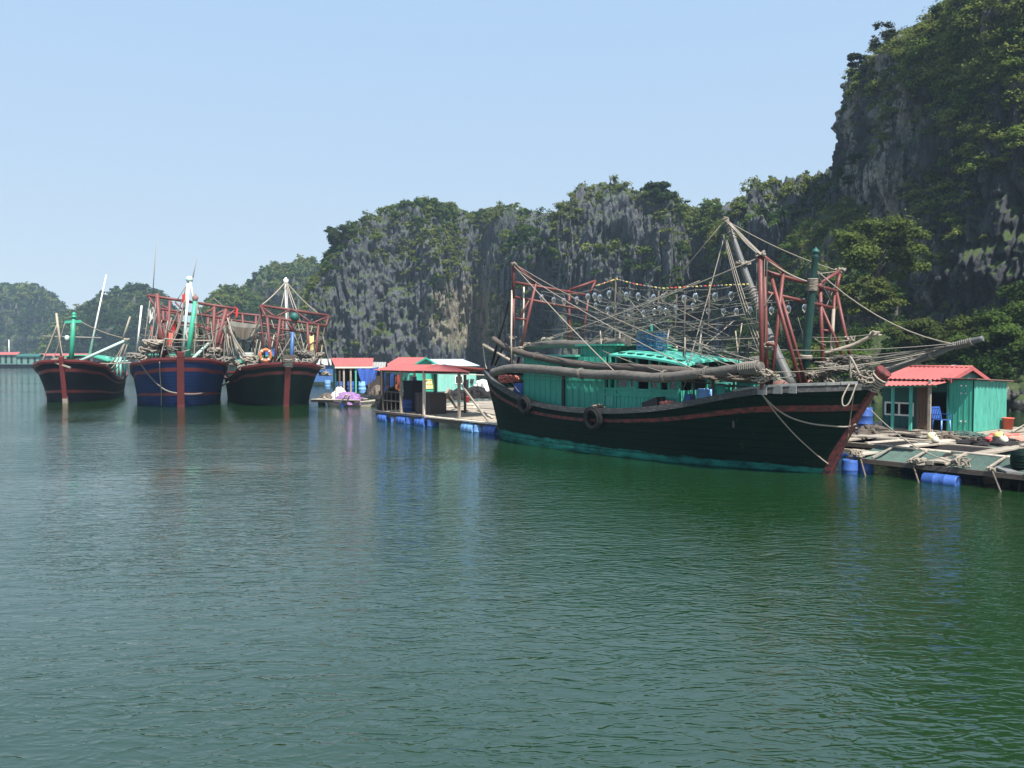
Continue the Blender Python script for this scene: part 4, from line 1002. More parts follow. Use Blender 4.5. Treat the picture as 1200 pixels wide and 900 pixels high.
log('side_spar', [Y(808, 424, -.9), Y(828, 432, -1.4), Y(850, 437, -1.6)], .07, .09, 'log_brown')
log('jib_boom', [Y(985, 466, 1.5), Y(1035, 437, 1.5), Y(1090, 416, 1.5), Y(1122, 404, 1.5), Y(1152, 396.5, 1.5)], .115, .070, 'grey_pipe')
log('bow_spar', [Y(965, 414, .9), Y(1000, 404, 1.4), Y(1026, 391, 1.6)], .05, .06, 'wood')
lash(boat, wraps, Y(1118, 405.5, 1.5), Y(1140, 400, 1.5), .09, 9, .016, mat='rope_grey'); lash(boat, tangle, Y(1026, 391, 1.6), .14, 6, .025); lash(boat, wraps, Y(1090, 416, 1.5), Y(1093, 415, 1.5), .12, 2, .02)
for px, py in ((680, 438), (778, 441), (827, 437)): lash(boat, wraps, Y(px, py, y1), Y(px + 3, py, y1), .175, 2, .016, mat='rope_grey')
lash(boat, wraps, Y(868, 432.5, y1), Y(890, 430, y1), .165, 10, .02, mat='rope_grey')
for px, py in ((628, 417), (684, 427)): lash(boat, wraps, Y(px, py, -1.6), Y(px + 3, py + 1, -1.6), .13, 2, .015, mat='rope_grey')
for c, q, k in ((Y(894, 436, -1.85), .26, 7), (Y(890, 444, -1.8), .24, 6), (Y(905, 442, -1.5), .22, 5), (Y(608, 408, -1.4), .2, 5), (Y(616, 404, -1.0), .22, 5), (Y(700, 477, -1.8), .25, 7), (Y(712, 398, -.9), .2, 4), (Y(975, 448, .3), .3, 5), (Y(950, 440, .2), .35, 6), (Y(640, 398, 0), .3, 4)): lash(boat, tangle, c, q, k, .022, 0, .7)
nb = MB(); tangle(nb, Y(840, 441, -1.7), .6, 16, .03, 0, .25); tangle(nb, Y(868, 441, -1.75), .5, 14, .028, 0, .3); tangle(nb, Y(810, 441, -1.7), .4, 10, .03, 0, .25); nb.build('net_bundle', M['net_brown'], boat)
nb = MB(); 
for i in range(9): nb.tube(sagline(Y(960, 425 + i, 1.0), Y(1120 - i * 4, 404 + i * .6, 1.4), .05 + .03 * i, 8, .02), .018, 4)
tangle(nb, Y(1000, 420, 1.2), .6, 10, .02, 0, .3); tangle(nb, Y(985, 430, .6), .6, 12, .02, 0, .4); tangle(nb, Y(945, 440, .6), .6, 12, .02, 0, .4); nb.build('net_bundle', M['rope_grey'], boat)
# winch and debris behind the fore bulwark
wn_ = MB(); wn_.lathe((12.0, 0, 2.25), [(.05, -.7), (.32, -.7), (.32, -.62), (.16, -.6), (.16, .6), (.32, .62), (.32, .7), (.05, .7)], 16, 0, 'y'); wn_.bar((12.0, -.78, 1.5), (12.0, -.78, 2.4), .1, .2); wn_.bar((12.0, .78, 1.5), (12.0, .78, 2.4), .1, .2); wn_.build('winch', M['rust_tin'], boat)

# ---- strings of squid lamps
posts = MB()
for (p, q) in ((Y(722, 325, -.8), Y(718, 410, -.8)), (Y(772, 340, .6), Y(770, 402, .6)), (Y(803, 348, -.8), Y(801, 424, -.8)), (Y(832, 330, .5), Y(828, 420, .5)), (Y(793, 345, .8), Y(790, 410, .8))): posts.tube([p, q], .03, 6)
posts.build_each('lamp_post', M['wood_dark'], boat)
bb = MB(); bb.tube([Y(793, 405, .5), Y(793, 420, .5)], .035, 6); bb.tube([Y(823, 400, -.5), Y(820, 425, -.5)], .025, 6); bb.tube([Y(803, 395, -1.0), Y(802, 430, -1.0)], .03, 6); bb.build_each('bamboo_post', M['bamboo'], boat)
def bulb(P, s=1.0):
    mb = MB(); P = Vector(P) + Vector((0, 0, random.uniform(-.03, .03)))
    mb.lathe(P, [(0, .19 * s), (.03 * s, .19 * s), (.035 * s, .10 * s), (.04 * s, .08 * s), (0, .08 * s)], 8, 1)
    mb.lathe(P, [(.030 * s, .08 * s), (.045 * s, .06 * s), (.078 * s, .0), (.085 * s, -.05 * s), (.070 * s, -.11 * s), (.035 * s, -.155 * s), (.012 * s, -.20 * s), (0, -.21 * s)], 10, 0)
    return mb.build('lamp_bulb', [M['bulb_glass'], M['black_steel']], boat)
rowA = [(635, 347), (649, 349.5), (661, 351), (676, 350), (689, 347), (697, 345), (703, 348), (714, 343.5), (734, 344), (748, 346), (766, 346.5), (777, 347), (802, 348.5), (815, 347), (838, 346), (857, 343.5)]
rowB = [(698, 357), (712, 361), (721, 361), (737, 364.5), (754, 365.5), (767, 364), (773, 361), (780, 363), (792, 360.5), (812, 356.5), (830, 362), (848, 364.5), (863, 363), (879, 362), (904, 362), (924, 360), (943, 358)]
lw = MB()
for row, y in ((rowA, -.75), (rowB, .55)):
    P = [Y(px, py, y) for px, py in row]
    for p in P: bulb(p, 1.03 if y < 0 else .92)
    for a, b in zip(P[:-1], P[1:]): lw.tube(sagline(a + Vector((0, 0, .19)), b + Vector((0, 0, .19)), .015, 4), .012, 5)
lw.build('lamp_wire', M['wire'], boat)
fl = MB(); cols = 3
pts = [Y(698, 335, .3), Y(722, 327, -.8), Y(745, 333, -.8), Y(776, 338, -.75), Y(830, 335, -.6), Y(880, 333, -.6)]
for a, b in zip(pts[:-1], pts[1:]):
    k = max(3, int((b - a).length / .14))
    for i in range(k):
        p = a.lerp(b, i / k); q = a.lerp(b, (i + .55) / k)
        fl.tube([p, q], .022, 5, random.randint(0, 2))
fl.build('wrapped_line', [M['yellow'], M['red_cloth'], M['rope']], boat)

# ---- rigging
RP = [ # (px,py,y) -> (px,py,y), sag, radius
 ((850,258,-.35),(891,298,-1.85),.02,.03),((853,258,-.35),(893,301,-1.8),.10,.03),((852,258,-.35),(918,322,-.9),.02,.035),((893,300,-1.8),(946,330,-.1),.08,.04),
 ((852,259,-.35),(984,318,1.8),.12,.026),((848,276,-.4),(890,414,-1.6),.25,.022),((849,276,-.4),(892,410,-1.6),.20,.022),((851,278,-.35),(894,407,-1.6),.14,.022),
 ((846,262,-.4),(783,338,-.6),.0,.022),((848,280,-.4),(806,430,-1.7),.05,.024),((601,310,-1.8),(727,442,-1.95),.08,.026),((602,313,-1.8),(829,440,-1.95),.18,.024),((604,310,-1.8),(880,437,-1.95),.25,.024),
 ((706,411,-1.5),(778,436,-1.95),.04,.022),((623,402,-1.0),(892,301,-1.8),.12,.028),((628,404,-.6),(820,329,-.6),.02,.02),((958,318,0),(1122,404,1.5),.35,.03),((982,318,1.8),(950,322,0),.0,.02),
 ((640,400,-.8),(893,340,-1.4),.0,.016),((694,381,-1.0),(905,352,-1.3),.05,.016),((690,400,-1.0),(782,342,-.8),.04,.03),((700,398,-.8),(893,372,-1.5),.0,.018),((730,396,-.6),(897,362,-1.4),.0,.018),
 ((742,392,-.8),(893,378,-1.6),.02,.018),((775,352,-.8),(893,414,-1.6),.0,.020),((724,346,-.8),(850,395,-1.6),.0,.018),((690,397,0),(890,394,-1.3),.03,.018),((700,402,.5),(892,396,.3),.02,.022),
 ((720,385,.4),(895,345,-1.2),.03,.016),((760,404,.2),(893,352,1.0),.02,.014),((800,345,.4),(896,380,1.0),.04,.014),((700,346,.6),(810,396,.5),.03,.014),((804,424,-1.5),(860,376,.5),.0,.02),((806,397,-1.0),(872,431,-1.9),.0,.026),
 ((804,396,-1.0),(895,425,-1.7),.05,.022),((800,412,0),(890,404,-1.2),.02,.016),((805,418,0),(892,400,.8),.02,.014),((824,408,-.4),(845,430,-1.5),.0,.016),
 ((888,409,-1.5),(1122,402,1.5),.10,.018),((900,420,-1.3),(1118,405,1.5),.10,.018),((890,436,-1.8),(1075,418,1.4),.12,.020),((945,432,-.5),(1100,410,1.5),.10,.022),((892,445,-1.8),(1000,428,1.0),.05,.018),((1014,437,.3),(1092,414,1.5),.03,.02),
 ((950,395,.1),(1026,391,1.6),.05,.016),((960,400,.6),(1000,398,1.5),.03,.02),((896,303,-1.75),(893,420,-1.55),.0,.016),((899,306,-1.7),(896,420,-1.5),.06,.016),((905,344,-1.4),(894,360,-1.7),.0,.018),((889,300,-1.7),(889,372,-1.5),.03,.014),((887,308,-1.6),(886,400,-1.5),.03,.014),
 ((984,320,1.8),(962,372,.9),.05,.016),((943,400,.0),(935,372,-.3),.0,.016),((956,316,.0),(975,355,1.2),.03,.018),((955,424,0),(975,422,1.1),.02,.02),((955,397,.1),(968,405,.8),.02,.02),
 ((610,437,-1.4),(700,441,-1.7),.10,.016),((600,448,-1.4),(612,462,-1.8),.05,.016),((888,456,-1.9),(893,430,-1.8),.0,.02),((808,436,-1.7),(800,458,-1.5),.0,.02),((715,414,-1.2),(690,404,-.9),.0,.018)]
for a, b, sg, r in RP: rope(boat, Y(*a), Y(*b), sg, r * .62, M['rope'] if r > .019 else M['rope_grey'], 'rigging_rope', 9)
# the tangle of thin lines between the two gantries
gr = random.Random(21)
for i in range(30):
    a = Y(gr.uniform(612, 760), gr.uniform(340, 408), gr.uniform(-1.4, 1.2)); b = Y(gr.uniform(790, 897), gr.uniform(330, 424), gr.uniform(-1.6, 1.2))
    rope(boat, a, b, gr.uniform(0, .25), gr.choice((.008, .010, .012)), M[gr.choice(('rope_grey', 'wire', 'wire'))], 'rigging_rope', 7)
for i in range(9):
    x = gr.uniform(700, 880); a = Y(x, gr.uniform(375, 400), gr.uniform(-1.2, .8)); b = a + Vector((gr.uniform(-.3, .3), gr.uniform(-.2, .2), -1.3)); MB().tube([a, b], gr.uniform(.016, .03), 6).build('bamboo_post', M[gr.choice(('bamboo', 'wood', 'wood_dark'))], boat)
# slack ropes over the bow
def hullpt(px, py):
    """where this sight line meets the starboard side, found by stepping the lateral plane out from the middle"""
    best = None
    for y in np.linspace(-2.1, -.02, 80):
        p = Y(px, py, y)
        s_ = HB
        # half-beam of the hull at this x and z
        q = None
        z = p.z; 
        bs = []
        for i in range(len(s_['s'])):
            zz = s_['zd'][i]; qq = min(1, max(0, 1 - z / zz)); x = s_['xd'][i] + (s_['xw'][i] - s_['xd'][i]) * qq
            b = s_['bw'][i] + (s_['bd'][i] - s_['bw'][i]) * (1 - qq) ** 1.5; bs.append((x, b))
        bs = np.array(bs); b = np.interp(p.x, bs[:, 0], bs[:, 1], right=0)
        e = abs(-y - b)
        if best is None or e < best[0]: best = (e, p)
    return best[1] + Vector((0, -.035, 0))
for pts, r in (([(888, 455), (905, 474), (925, 488), (950, 496), (975, 499), (993, 500), (1004, 497)], .024), ([(891, 458), (910, 484), (930, 507), (950, 526), (968, 541), (976, 546)], .018), ([(1001, 462), (998, 485), (994, 515)], .014)):
    P = [hullpt(*q) for q in pts]
    MB().tube(polyline(P, 5), r, 5).build('bow_rope', M['rope'], boat)

# ---- loose things aboard and hung on the hull
for (px, py, r_, lab) in ((618, 474, .33, 'black tyre fender hung near the stern of the big green boat'), (698, 490, .38, 'larger black tyre fender hung amidships on the big green boat')):
    P = hullpt(px, py); Wp = F.w(P.x, P.y - .10, P.z)
    tyre(lab, Wp, -F.N * 1.0 + Vector((0, 0, -.12)), r_)
    b, z = side_at(HB, P.x); rope(boat, (P.x, -b - .05, z + .02), (P.x, P.y - .10, P.z + r_ - .05), 0, .018, M['rope_grey'], 'tyre_rope')
drum_thing(F, (1.25, -1.05, DK(1.25) + .0), .30, .95, 'dark blue drum standing behind the aft cabin of the big green boat', None)
drum_thing(F, (9.75, -1.0, DK(9.75) + .12), .27, .98, 'pale blue drum with worn white top on the foredeck of the big green boat', None, mat='blue_pale')
drum_thing(F, (9.30, -1.18, DK(9.2) + .30), .17, .72, 'small dark blue canister beside the wheelhouse of the big green boat', None)
def crate(fr, p, sx, sy, sz, label, mat='blue_crate', rot=0.0, group=None):
    t = empty('plastic_crate', fr.w(*p), fr.a + rot, label, 'crate', group); mb = MB(); hx, hy = sx/2, sy/2
    mb.box((-hx, -hy, 0), (hx, hy, .03))
    for z in np.linspace(.04, sz - .05, 4):
        for a, b in (((-hx, -hy), (hx, -hy + .02)), ((-hx, hy - .02), (hx, hy)), ((-hx, -hy + .021), (-hx + .02, hy - .021)), ((hx - .02, -hy + .021), (hx, hy - .021))): mb.box((a[0], a[1], z), (b[0], b[1], z + (sz - .05) / 4 * .74))
    for x in np.linspace(-hx, hx, 5): mb.box((x - .02, -hy - .008, .031), (x + .02, -hy - .001, sz - .02)); mb.box((x - .02, hy + .001, .031), (x + .02, hy + .008, sz - .02))
    mb.build('body', M[mat], t)
    rm = MB(); rm.box((-hx - .012, -hy - .012, sz - .02), (hx + .012, -hy + .03, sz + .015)); rm.box((-hx - .012, hy - .03, sz - .02), (hx + .012, hy + .012, sz + .015)); rm.box((-hx - .012, -hy + .031, sz - .02), (-hx + .03, hy - .031, sz + .015)); rm.box((hx - .03, -hy + .031, sz - .02), (hx + .012, hy - .031, sz + .015)); rm.build('rim', M[mat], t)
    return t
crate(F, (7.15, -.45, 3.40), .78, .55, .30, 'lower blue crate stacked on the scalloped wheelhouse roof')
crate(F, (7.15, -.45, 3.72), .78, .55, .28, 'upper blue crate stacked on the scalloped wheelhouse roof')
crate(F, (4.3, .3, 3.275), .6, .45, .25, 'blue crate lying on the aft cabin roof behind the grey log')
def foam_box(fr, p, sx, sy, sz, label, mat, rot=0.0):
    t = empty('foam_box', fr.w(*p), fr.a + rot, label, 'box'); mb = MB(); mb.box((-sx/2, -sy/2, 0), (sx/2, sy/2, sz * .78)); mb.build('body', M[mat], t)
    mb = MB(); mb.box((-sx/2 - .015, -sy/2 - .015, sz * .78), (sx/2 + .015, sy/2 + .015, sz)); mb.build('lid', M[mat], t); return t
foam_box(F, (3.45, .55, 3.275), .75, .5, .32, 'pale yellow foam box on the aft cabin roof of the big green boat', 'pale_yellow')
hp_ = MB(); tangle(hp_, (0, 0, .12), .42, 22, .035, 0, .6); o = hp_.build('rope_heap', M['salmon']); o.location = F.w(.62, -1.15, DK(.6) + .75); tag(o, 'heap of orange-red floats and line at the stern of the big green boat', 'net heap')
hp_ = MB(); hp_.obox((0, 0, .15), (.30, 0, .10), (0, .2, 0), (-.02, 0, .14)); o = hp_.build('engine_cover', M['black_steel']); o.location = F.w(8.35, -1.72, 1.60); o.rotation_euler = (0, 0, F.a); tag(o, 'black wedge-shaped cover leaning behind the gunwale beside the wheelhouse', 'cover')
hp_ = MB(); tangle(hp_, (0, 0, 0), .22, 12, .03, 0, .5); o = hp_.build('rag', M['salmon']); o.location = F.w(8.9, -1.75, 1.80); tag(o, 'small pink rag on the gunwale beside the wheelhouse', 'rag')
# ================================================================== three moored boats, bows towards the camera
def cross_gantry(parent, fr, mat, lines, name='gantry'):
    mb = MB()
    for (a, b, xa, xb, r) in lines: mb.tube([fr.x(a[0], a[1], xa), fr.x(b[0], b[1], xb)], r, 7)
    return mb.build(name, M[mat], parent)
def lines_ropes(parent, fr, L_, mat='rope'):
    for (a, b, xa, xb, sg, r) in L_: rope(parent, fr.x(a[0], a[1], xa), fr.x(b[0], b[1], xb), sg, r, M[mat], 'rigging_rope', 7)
def pole(parent, fr, name, mat, a, b, xa, xb, r0, r1=None):
    return MB().tube([fr.x(*a, xa), fr.x(*b, xb)], [r0, r1 or r0], 8).build(name, M[mat], parent)
def bow_table(L, hb, zb, zm, zs, over=1.1, wl=.62):
    """s, xdeck, bdeck, zdeck, xwater, bwater with x=0 at the stem on the water and the stern at -L"""
    return [(0,-L-.6,hb*.72,zs,-L,hb*.6),(.15,-L*.84,hb*.92,zs*.86+zm*.1,-L*.83,hb*.82),(.35,-L*.62,hb,zm,-L*.62,hb*.92),(.55,-L*.40,hb*1.0,zm*1.06,-L*.41,hb*.90),(.70,-L*.235,hb*.99,zm*.62+zb*.38,-L*.255,hb*.80),
            (.82,-L*.10,hb*.93,zm*.26+zb*.74,-L*.14,hb*wl),(.90,-.02*L,hb*.78,zb*.92,-L*.075,hb*wl*.62),(.96,over*.62,hb*.48,zb*.985,-L*.03,hb*wl*.30),(1,over,hb*.06,zb,0,.05)]
def stem_bar(parent, pts, wdt, mat='red_trim'):
    mb = MB()
    for a, b in zip(pts[:-1], pts[1:]): mb.bar(a, b, wdt, .28)
    return mb.build('stem_post', M[mat], parent)
STR = [(0, .085, 1), (.20, .275, 1), (.70, .765, 1)]

# ---- left: black hull, green mast
P0 = atz(77, 472); A = Frame(P0, -72)
bl_ = thing('fishing_boat', A, 'black hulled fishing boat with green mast and slanting pale boom, leftmost of three', 'fishing boat', 'moored fishing boats seen bow-on')
hA = hull(bl_, bow_table(15, 2.45, 3.0, 1.5, 1.9, 1.0), STR, [M['hull_black'], M['red_trim']], .6, 1.7, 44, (.10, .12), 'red_trim')
stem_bar(bl_, [(-.02, 0, -.4), (.10, 0, .25), (.55, 0, 1.5), (1.06, 0, 3.0), (1.10, 0, 3.22)], .29)
MB().bar((-.02, 0, -.3), (.135, 0, .42), .31, .31).build('stem_boot', M['wood'], bl_)
X = -1.8
MB().tube([A.x(83, 428, X), A.x(85, 398, X), A.x(86.5, 372, X)], [.17, .16, .13], 12).build('mast', M['green_bright'], bl_)
MB().lathe(A.x(86.7, 370.5, X), [(0, -.14), (.19, -.12), (.2, 0), (.10, .03), (.15, .10), (.15, .18), (.07, .27), (0, .30)], 12).build('mast_finial', M['green_bright'], bl_)
MB().bar(A.x(76, 377.5, X), A.x(95.5, 376.5, X), .12, .18).build('crosstree', M['green_bright'], bl_)
pole(bl_, A, 'yard', 'wire', (50, 394), (119, 396), X - .2, X - .2, .05)
MB().lathe(A.x(78.5, 396, X - .15), [(0, -.22), (.14, -.2), (.16, 0), (.12, .16), (0, .2)], 10).build('mast_lamp', M['teal_white'], bl_)
pole(bl_, A, 'whip_pole', 'white_paint', (103.5, 423), (124.5, 322), -6, -6, .09, .04)
pole(bl_, A, 'boom', 'teal_white', (92, 424), (149, 398), -2.2, -2.6, .12, .10)
pole(bl_, A, 'boom_post', 'bamboo', (66, 367), (73, 424), -2, -2, .07, .10); pole(bl_, A, 'boom_post', 'bamboo', (152.5, 371), (143, 400), -2.6, -2.6, .06, .08)
MB().tube([A.x(86, 375, X), A.x(86, 375, X) + Vector((0, 0, .01))], .02, 4)
lines_ropes(bl_, A, [((67, 380), (48, 426), -2, -1.6, .1, .05), ((67, 380), (74, 420), -2, -1, .1, .035), ((95, 377), (145, 396), X, -2.6, .15, .035), ((147, 399), (118, 429), -2.6, -3, .55, .05), ((146, 401), (121, 431), -2.6, -3, .8, .05), ((149, 404), (124, 434), -2.6, -3.4, .8, .04), ((60, 416), (79, 426), -1, -.6, .1, .04), ((62, 418), (70, 432), -1, -.6, .05, .04), ((76, 378), (62, 424), X, -2, .05, .025), ((105, 425), (162, 424), -3, -2, .1, .05), ((83, 377), (84, 425), X, X, 0, .02)])
lash(bl_, tangle, A.x(68, 424, -.9), .4, 8, .04); lash(bl_, tangle, A.x(73, 421, -.9), .3, 6, .05); lash(bl_, tangle, A.x(148, 398, -2.6), .2, 5, .035)
MB().bar((.6, -.75, 2.9), (1.35, .6, 2.45), .10, .10).build('bow_timber', M['bamboo'], bl_)
cb = MB(); cb.box((-11, -1.5, 1.0), (-5.2, 1.5, 2.75)); cb.build('cabin_wall', M['green_bright'], bl_)
cb = MB(); cb.box((-5.19, -1.45, 1.9), (-5.15, 1.45, 2.6)); cb.build('cabin_window', M['pane'], bl_)
rfm = MB(); n_ = 12; vs_ = []
for lay in (0, -.08):
    for xx in (-11.4, -4.6):
        for j in range(n_ + 1):
            y = -2.0 + 4.0 * j / n_; vs_.append((xx, y, 3.35 - .45 * (y / 2.0) ** 2 + lay))
k = n_ + 1; fs = []
for j in range(n_): fs += [(j, j+1, k+j+1, k+j), (2*k+j, 3*k+j, 3*k+j+1, 2*k+j+1), (k+j, k+j+1, 3*k+j+1, 3*k+j), (j, 2*k+j, 2*k+j+1, j+1)]
fs += [(0, k, 3*k, 2*k), (n_, 2*k+n_, 3*k+n_, k+n_)]
rfm.add(vs_, fs).build('cabin_roof', M['green_bright'], bl_)
# light green railings on the quarter
for q in (125, 130, 137, 141, 146): pole(bl_, A, 'rail_post', 'mint' if q % 2 else 'teal_dark', (q, 418), (q + .5, 444), -7.5, -7.5, .09)
pole(bl_, A, 'hand_rail', 'teal_white', (112, 425), (150, 423), -7.5, -7.5, .06)
b_, z_ = side_at(hA, -8.2)
foam_box(A, (-8.3, b_ - .55, z_ - .35), .9, .6, .6, 'blue box on the quarter of the black hulled boat', 'blue_drum')
drum_thing(A, (-6.6, b_ - .5, z_ - .55), .3, .8, 'pale drum on the quarter of the black hulled boat', None, mat='white_bag')

# ---- middle: blue hull
P0 = atz(212, 477); B = Frame(P0, -67)
bm_ = thing('fishing_boat', B, 'deep blue fishing boat with broad red stem and two tall red gantries', 'fishing boat', 'moored fishing boats seen bow-on')
hB = hull(bm_, bow_table(17, 3.05, 3.15, 1.9, 2.3, 1.0, .66), STR, [M['hull_blue'], M['red_trim']], .6, 1.5, 44, (.10, .12), 'red_trim')
stem_bar(bm_, [(-.02, 0, -.4), (.06, 0, .2), (.50, 0, 1.6), (1.02, 0, 3.2), (1.08, 0, 3.5)], .42)
X = -3.2
cross_gantry(bm_, B, 'red_steel_far', [
    ((172, 346), (231, 355), X, X, .10), ((231, 355), (277, 362), X, X, .10), ((187, 362), (262, 373), X, X, .085), ((190, 375), (236, 381), X, X, .07),
    ((184, 344), (190, 430), X, X, .15), ((199, 352), (195, 430), X, X, .10), ((191, 364), (193, 430), X, X - .6, .08), ((174, 347), (186, 366), X, X, .07),
    ((265, 362), (247, 430), X, X, .15), ((251, 359), (249, 430), X, X, .11), ((266, 363), (259, 430), X, X - .6, .09), ((276, 362), (262, 376), X, X, .07), ((258, 378), (243, 430), X, X, .06),
    ((205, 354), (219, 368), X, X, .06), ((252, 360), (236, 370), X, X, .06), ((223, 378), (258, 392), X, X, .05), ((254, 395), (246, 425), X, X, .05), ((262, 390), (252, 428), X, X, .05)], 'fore_gantry')
X2 = -11
cross_gantry(bm_, B, 'red_steel_far', [((193, 366), (262, 372), X2, X2, .09), ((195, 380), (258, 386), X2, X2, .08), ((196, 364), (199, 420), X2, X2, .11), ((256, 370), (254, 420), X2, X2, .11), ((209, 366), (211, 420), X2, X2, .09), ((244, 370), (242, 420), X2, X2, .09), ((190, 358), (209, 368), X2, X2, .07), ((266, 362), (246, 372), X2, X2, .07)], 'aft_gantry')
MB().tube([B.x(219, 424, -1.6), B.x(224, 388, -1.6), B.x(229, 351, -1.6)], [.165, .155, .13], 12).build('mast', M['green_bright'], bm_)
MB().lathe(B.x(229, 350, -1.6), [(.17, -.1), (.19, 0), (.19, .12), (.10, .18), (.05, .3), (0, .32)], 10).build('mast_finial', M['rust_tin'], bm_)
pole(bm_, B, 'derrick', 'teal_white', (214, 422), (222, 326), -2.4, -2.6, .11, .08); pole(bm_, B, 'derrick_strut', 'white_paint', (222, 326), (227, 352), -2.6, -2.0, .07); pole(bm_, B, 'derrick_strut', 'white_paint', (221, 327), (216, 360), -2.6, -2.6, .07)
MB().lathe(B.x(222, 327, -2.6), [(0, -.2), (.2, -.15), (.24, 0), (.16, .16), (0, .2)], 10).build('derrick_head', M['teal_white'], bm_)
pole(bm_, B, 'short_boom', 'teal_white', (225, 421), (245, 402), -1.8, -3.0, .11, .10)
pole(bm_, B, 'side_pole', 'white_paint', (160, 414), (166, 358), -3.2, -3.2, .06)
pole(bm_, B, 'radio_whip', 'wire', (179, 345), (183, 285), -8, -8, .035, .02); pole(bm_, B, 'radio_whip', 'wire', (225, 330), (231, 302), -6, -6, .04, .02)
lines_ropes(bm_, B, [((221, 328), (196, 392), -2.6, X, .3, .045), ((219, 340), (200, 400), -2.6, X, .5, .05), ((220, 345), (197, 408), -2.6, X, .6, .05), ((216, 352), (205, 395), -2.6, -3, .2, .05), ((223, 328), (205, 355), -2.6, X, .0, .025), ((231, 355), (246, 402), -1.6, X, .1, .05), ((231, 356), (227, 424), -1.6, -2, .05, .04), ((193, 397), (249, 399), -2.0, -2.0, .05, .05), ((208, 414), (222, 410), -1, -1.2, .0, .04), ((265, 364), (278, 415), X, X, .05, .04), ((267, 380), (285, 425), X, X, .1, .045), ((250, 349), (264, 361), X, X, 0, .03), ((176, 350), (168, 410), X, X, .0, .03), ((190, 375), (170, 420), X, X, .1, .035)])
for (a, b) in (((183, 350), (176, 410)), ((186, 360), (168, 415)), ((187, 368), (180, 418)), ((201, 372), (186, 424)), ((255, 380), (246, 424)), ((252, 388), (240, 420)), ((262, 375), (268, 420)), ((264, 384), (262, 424)), ((258, 372), (274, 420))): rope(bm_, B.x(*a, X), B.x(*b, X + .4), .1, .045, M['rope_grey'], 'rigging_rope', 6)
for px, py, q, k in ((159, 417, .55, 10), (166, 419, .5, 9), (180, 402, .7, 14), (176, 410, .6, 12), (203, 419, .5, 9), (199, 409, .5, 8), (257, 424, .7, 14), (265, 422, .7, 12), (247, 418, .6, 10), (252, 410, .5, 10), (272, 426, .55, 10)):
    lash(bm_, tangle, B.x(px, py, X + .6), q, k, .05, 0, .6, mat='rope_grey' if px % 2 else 'rope')
def cloth(parent, P, Q, drop, mat, name, seed, n=14, m_=8, fold=.12, thick=.03):
    """hanging cloth between two points with folds, drawn together at the foot"""
    g = random.Random(seed); P, Q = Vector(P), Vector(Q); d = Q - P; nr = d.cross(Vector((0, 0, 1))).normalized(); vs_ = []
    for lay in (0, 1):
        for i in range(n + 1):
            for j in range(m_ + 1):
                t, v = i / n, j / m_; c = P + d * (t + (0.5 - t) * .35 * v) - Vector((0, 0, drop * v * (1 + .15 * math.sin(t * 5 + seed))))
                vs_.append(c + nr * (fold * math.sin(t * 17 + seed + v * 2) * (.4 + v) + lay * thick) - Vector((0, 0, .25 * drop * math.sin(math.pi * t) * .3)))
    k = m_ + 1; h_ = (n + 1) * k; fs = []
    for i in range(n):
        for j in range(m_): a = i*k + j; fs += [(a, a+1, a+k+1, a+k), (h_+a, h_+a+k, h_+a+k+1, h_+a+1)]
    mb = MB(); mb.add(vs_, fs, 0, True); return mb.build(name, M[mat], parent)
def loose_cloth(fr, x, a, b, drop, mat, label, seed, cat='cloth', name='hung_cloth'):
    P, Q = fr.x(*a, x), fr.x(*b, x); m_ = (P + Q) / 2
    o = cloth(None, P - m_, Q - m_, drop, mat, name, seed); o.location = fr.w(*m_); o.rotation_euler = (0, 0, fr.a); tag(o, label, cat); return o
loose_cloth(B, -3.6, (232, 374), (244, 404), 1.9, 'net_dark', 'dark net hung right of the green mast on the blue boat', 1, 'net', 'hung_net')
loose_cloth(B, -3.4, (204, 372), (213, 388), 2.0, 'net_dark', 'narrow dark net hung left of the green mast on the blue boat', 2, 'net', 'hung_net')
loose_cloth(B, -3.3, (200, 383), (206, 372), .75, 'red_cloth', 'bright red flag furled on a rope left of the derrick of the blue boat', 3, 'flag', 'flag')
loose_cloth(B, -3.1, (193, 386), (203, 390), 1.0, 'salmon', 'orange-red cloth hanging inside the left gantry of the blue boat', 4)
loose_cloth(B, -3.5, (176, 383), (181, 379), 1.2, 'red_cloth', 'red cloth hanging at the outer left of the blue boat gantry', 5)
loose_cloth(B, -2.6, (213, 345), (218, 343), .6, 'red_cloth', 'small red rag tied high on the derrick of the blue boat', 6)
loose_cloth(B, -3.2, (275, 358), (279, 361), .7, 'red_cloth', 'small red rag at the right tip of the blue boat gantry', 7)
loose_cloth(B, -3.6, (173, 362), (182, 357), .9, 'white_bag', 'pale plastic sheet caught in the left gantry arm of the blue boat', 8)
for pts, r in (([(163, 423), (175, 440), (192, 456), (210, 461), (235, 461), (258, 453), (270, 446)], .05), ([(187, 424), (187.5, 440), (189, 458), (189, 475)], .03)):
    P = []
    for px, py in pts:
        best = None
        for x in np.linspace(1.2, -9, 120):
            p = B.x(px, py, x); q = max(0, 1 - p.z / 2.9)
            xs = hB['xd'] + (hB['xw'] - hB['xd']) * q; bs = hB['bw'] + (hB['bd'] - hB['bw']) * (1 - q) ** 1.5
            e = abs(abs(p.y) - np.interp(x, xs, bs, right=0))
            if best is None or e < best[0]: best = (e, p)
        P.append(best[1] + Vector((.08, 0, 0)))
    MB().tube(polyline(P, 5), r, 5).build('bow_rope', M['rope_grey'], bm_)
cb = MB(); cb.box((-14, -1.7, 1.2), (-7.5, 1.7, 3.3)); cb.build('cabin_wall', M['teal'], bm_); cb = MB(); cb.box((-14.3, -2.1, 3.3), (-7.0, 2.1, 3.4)); cb.build('cabin_roof', M['teal_roof'], bm_)
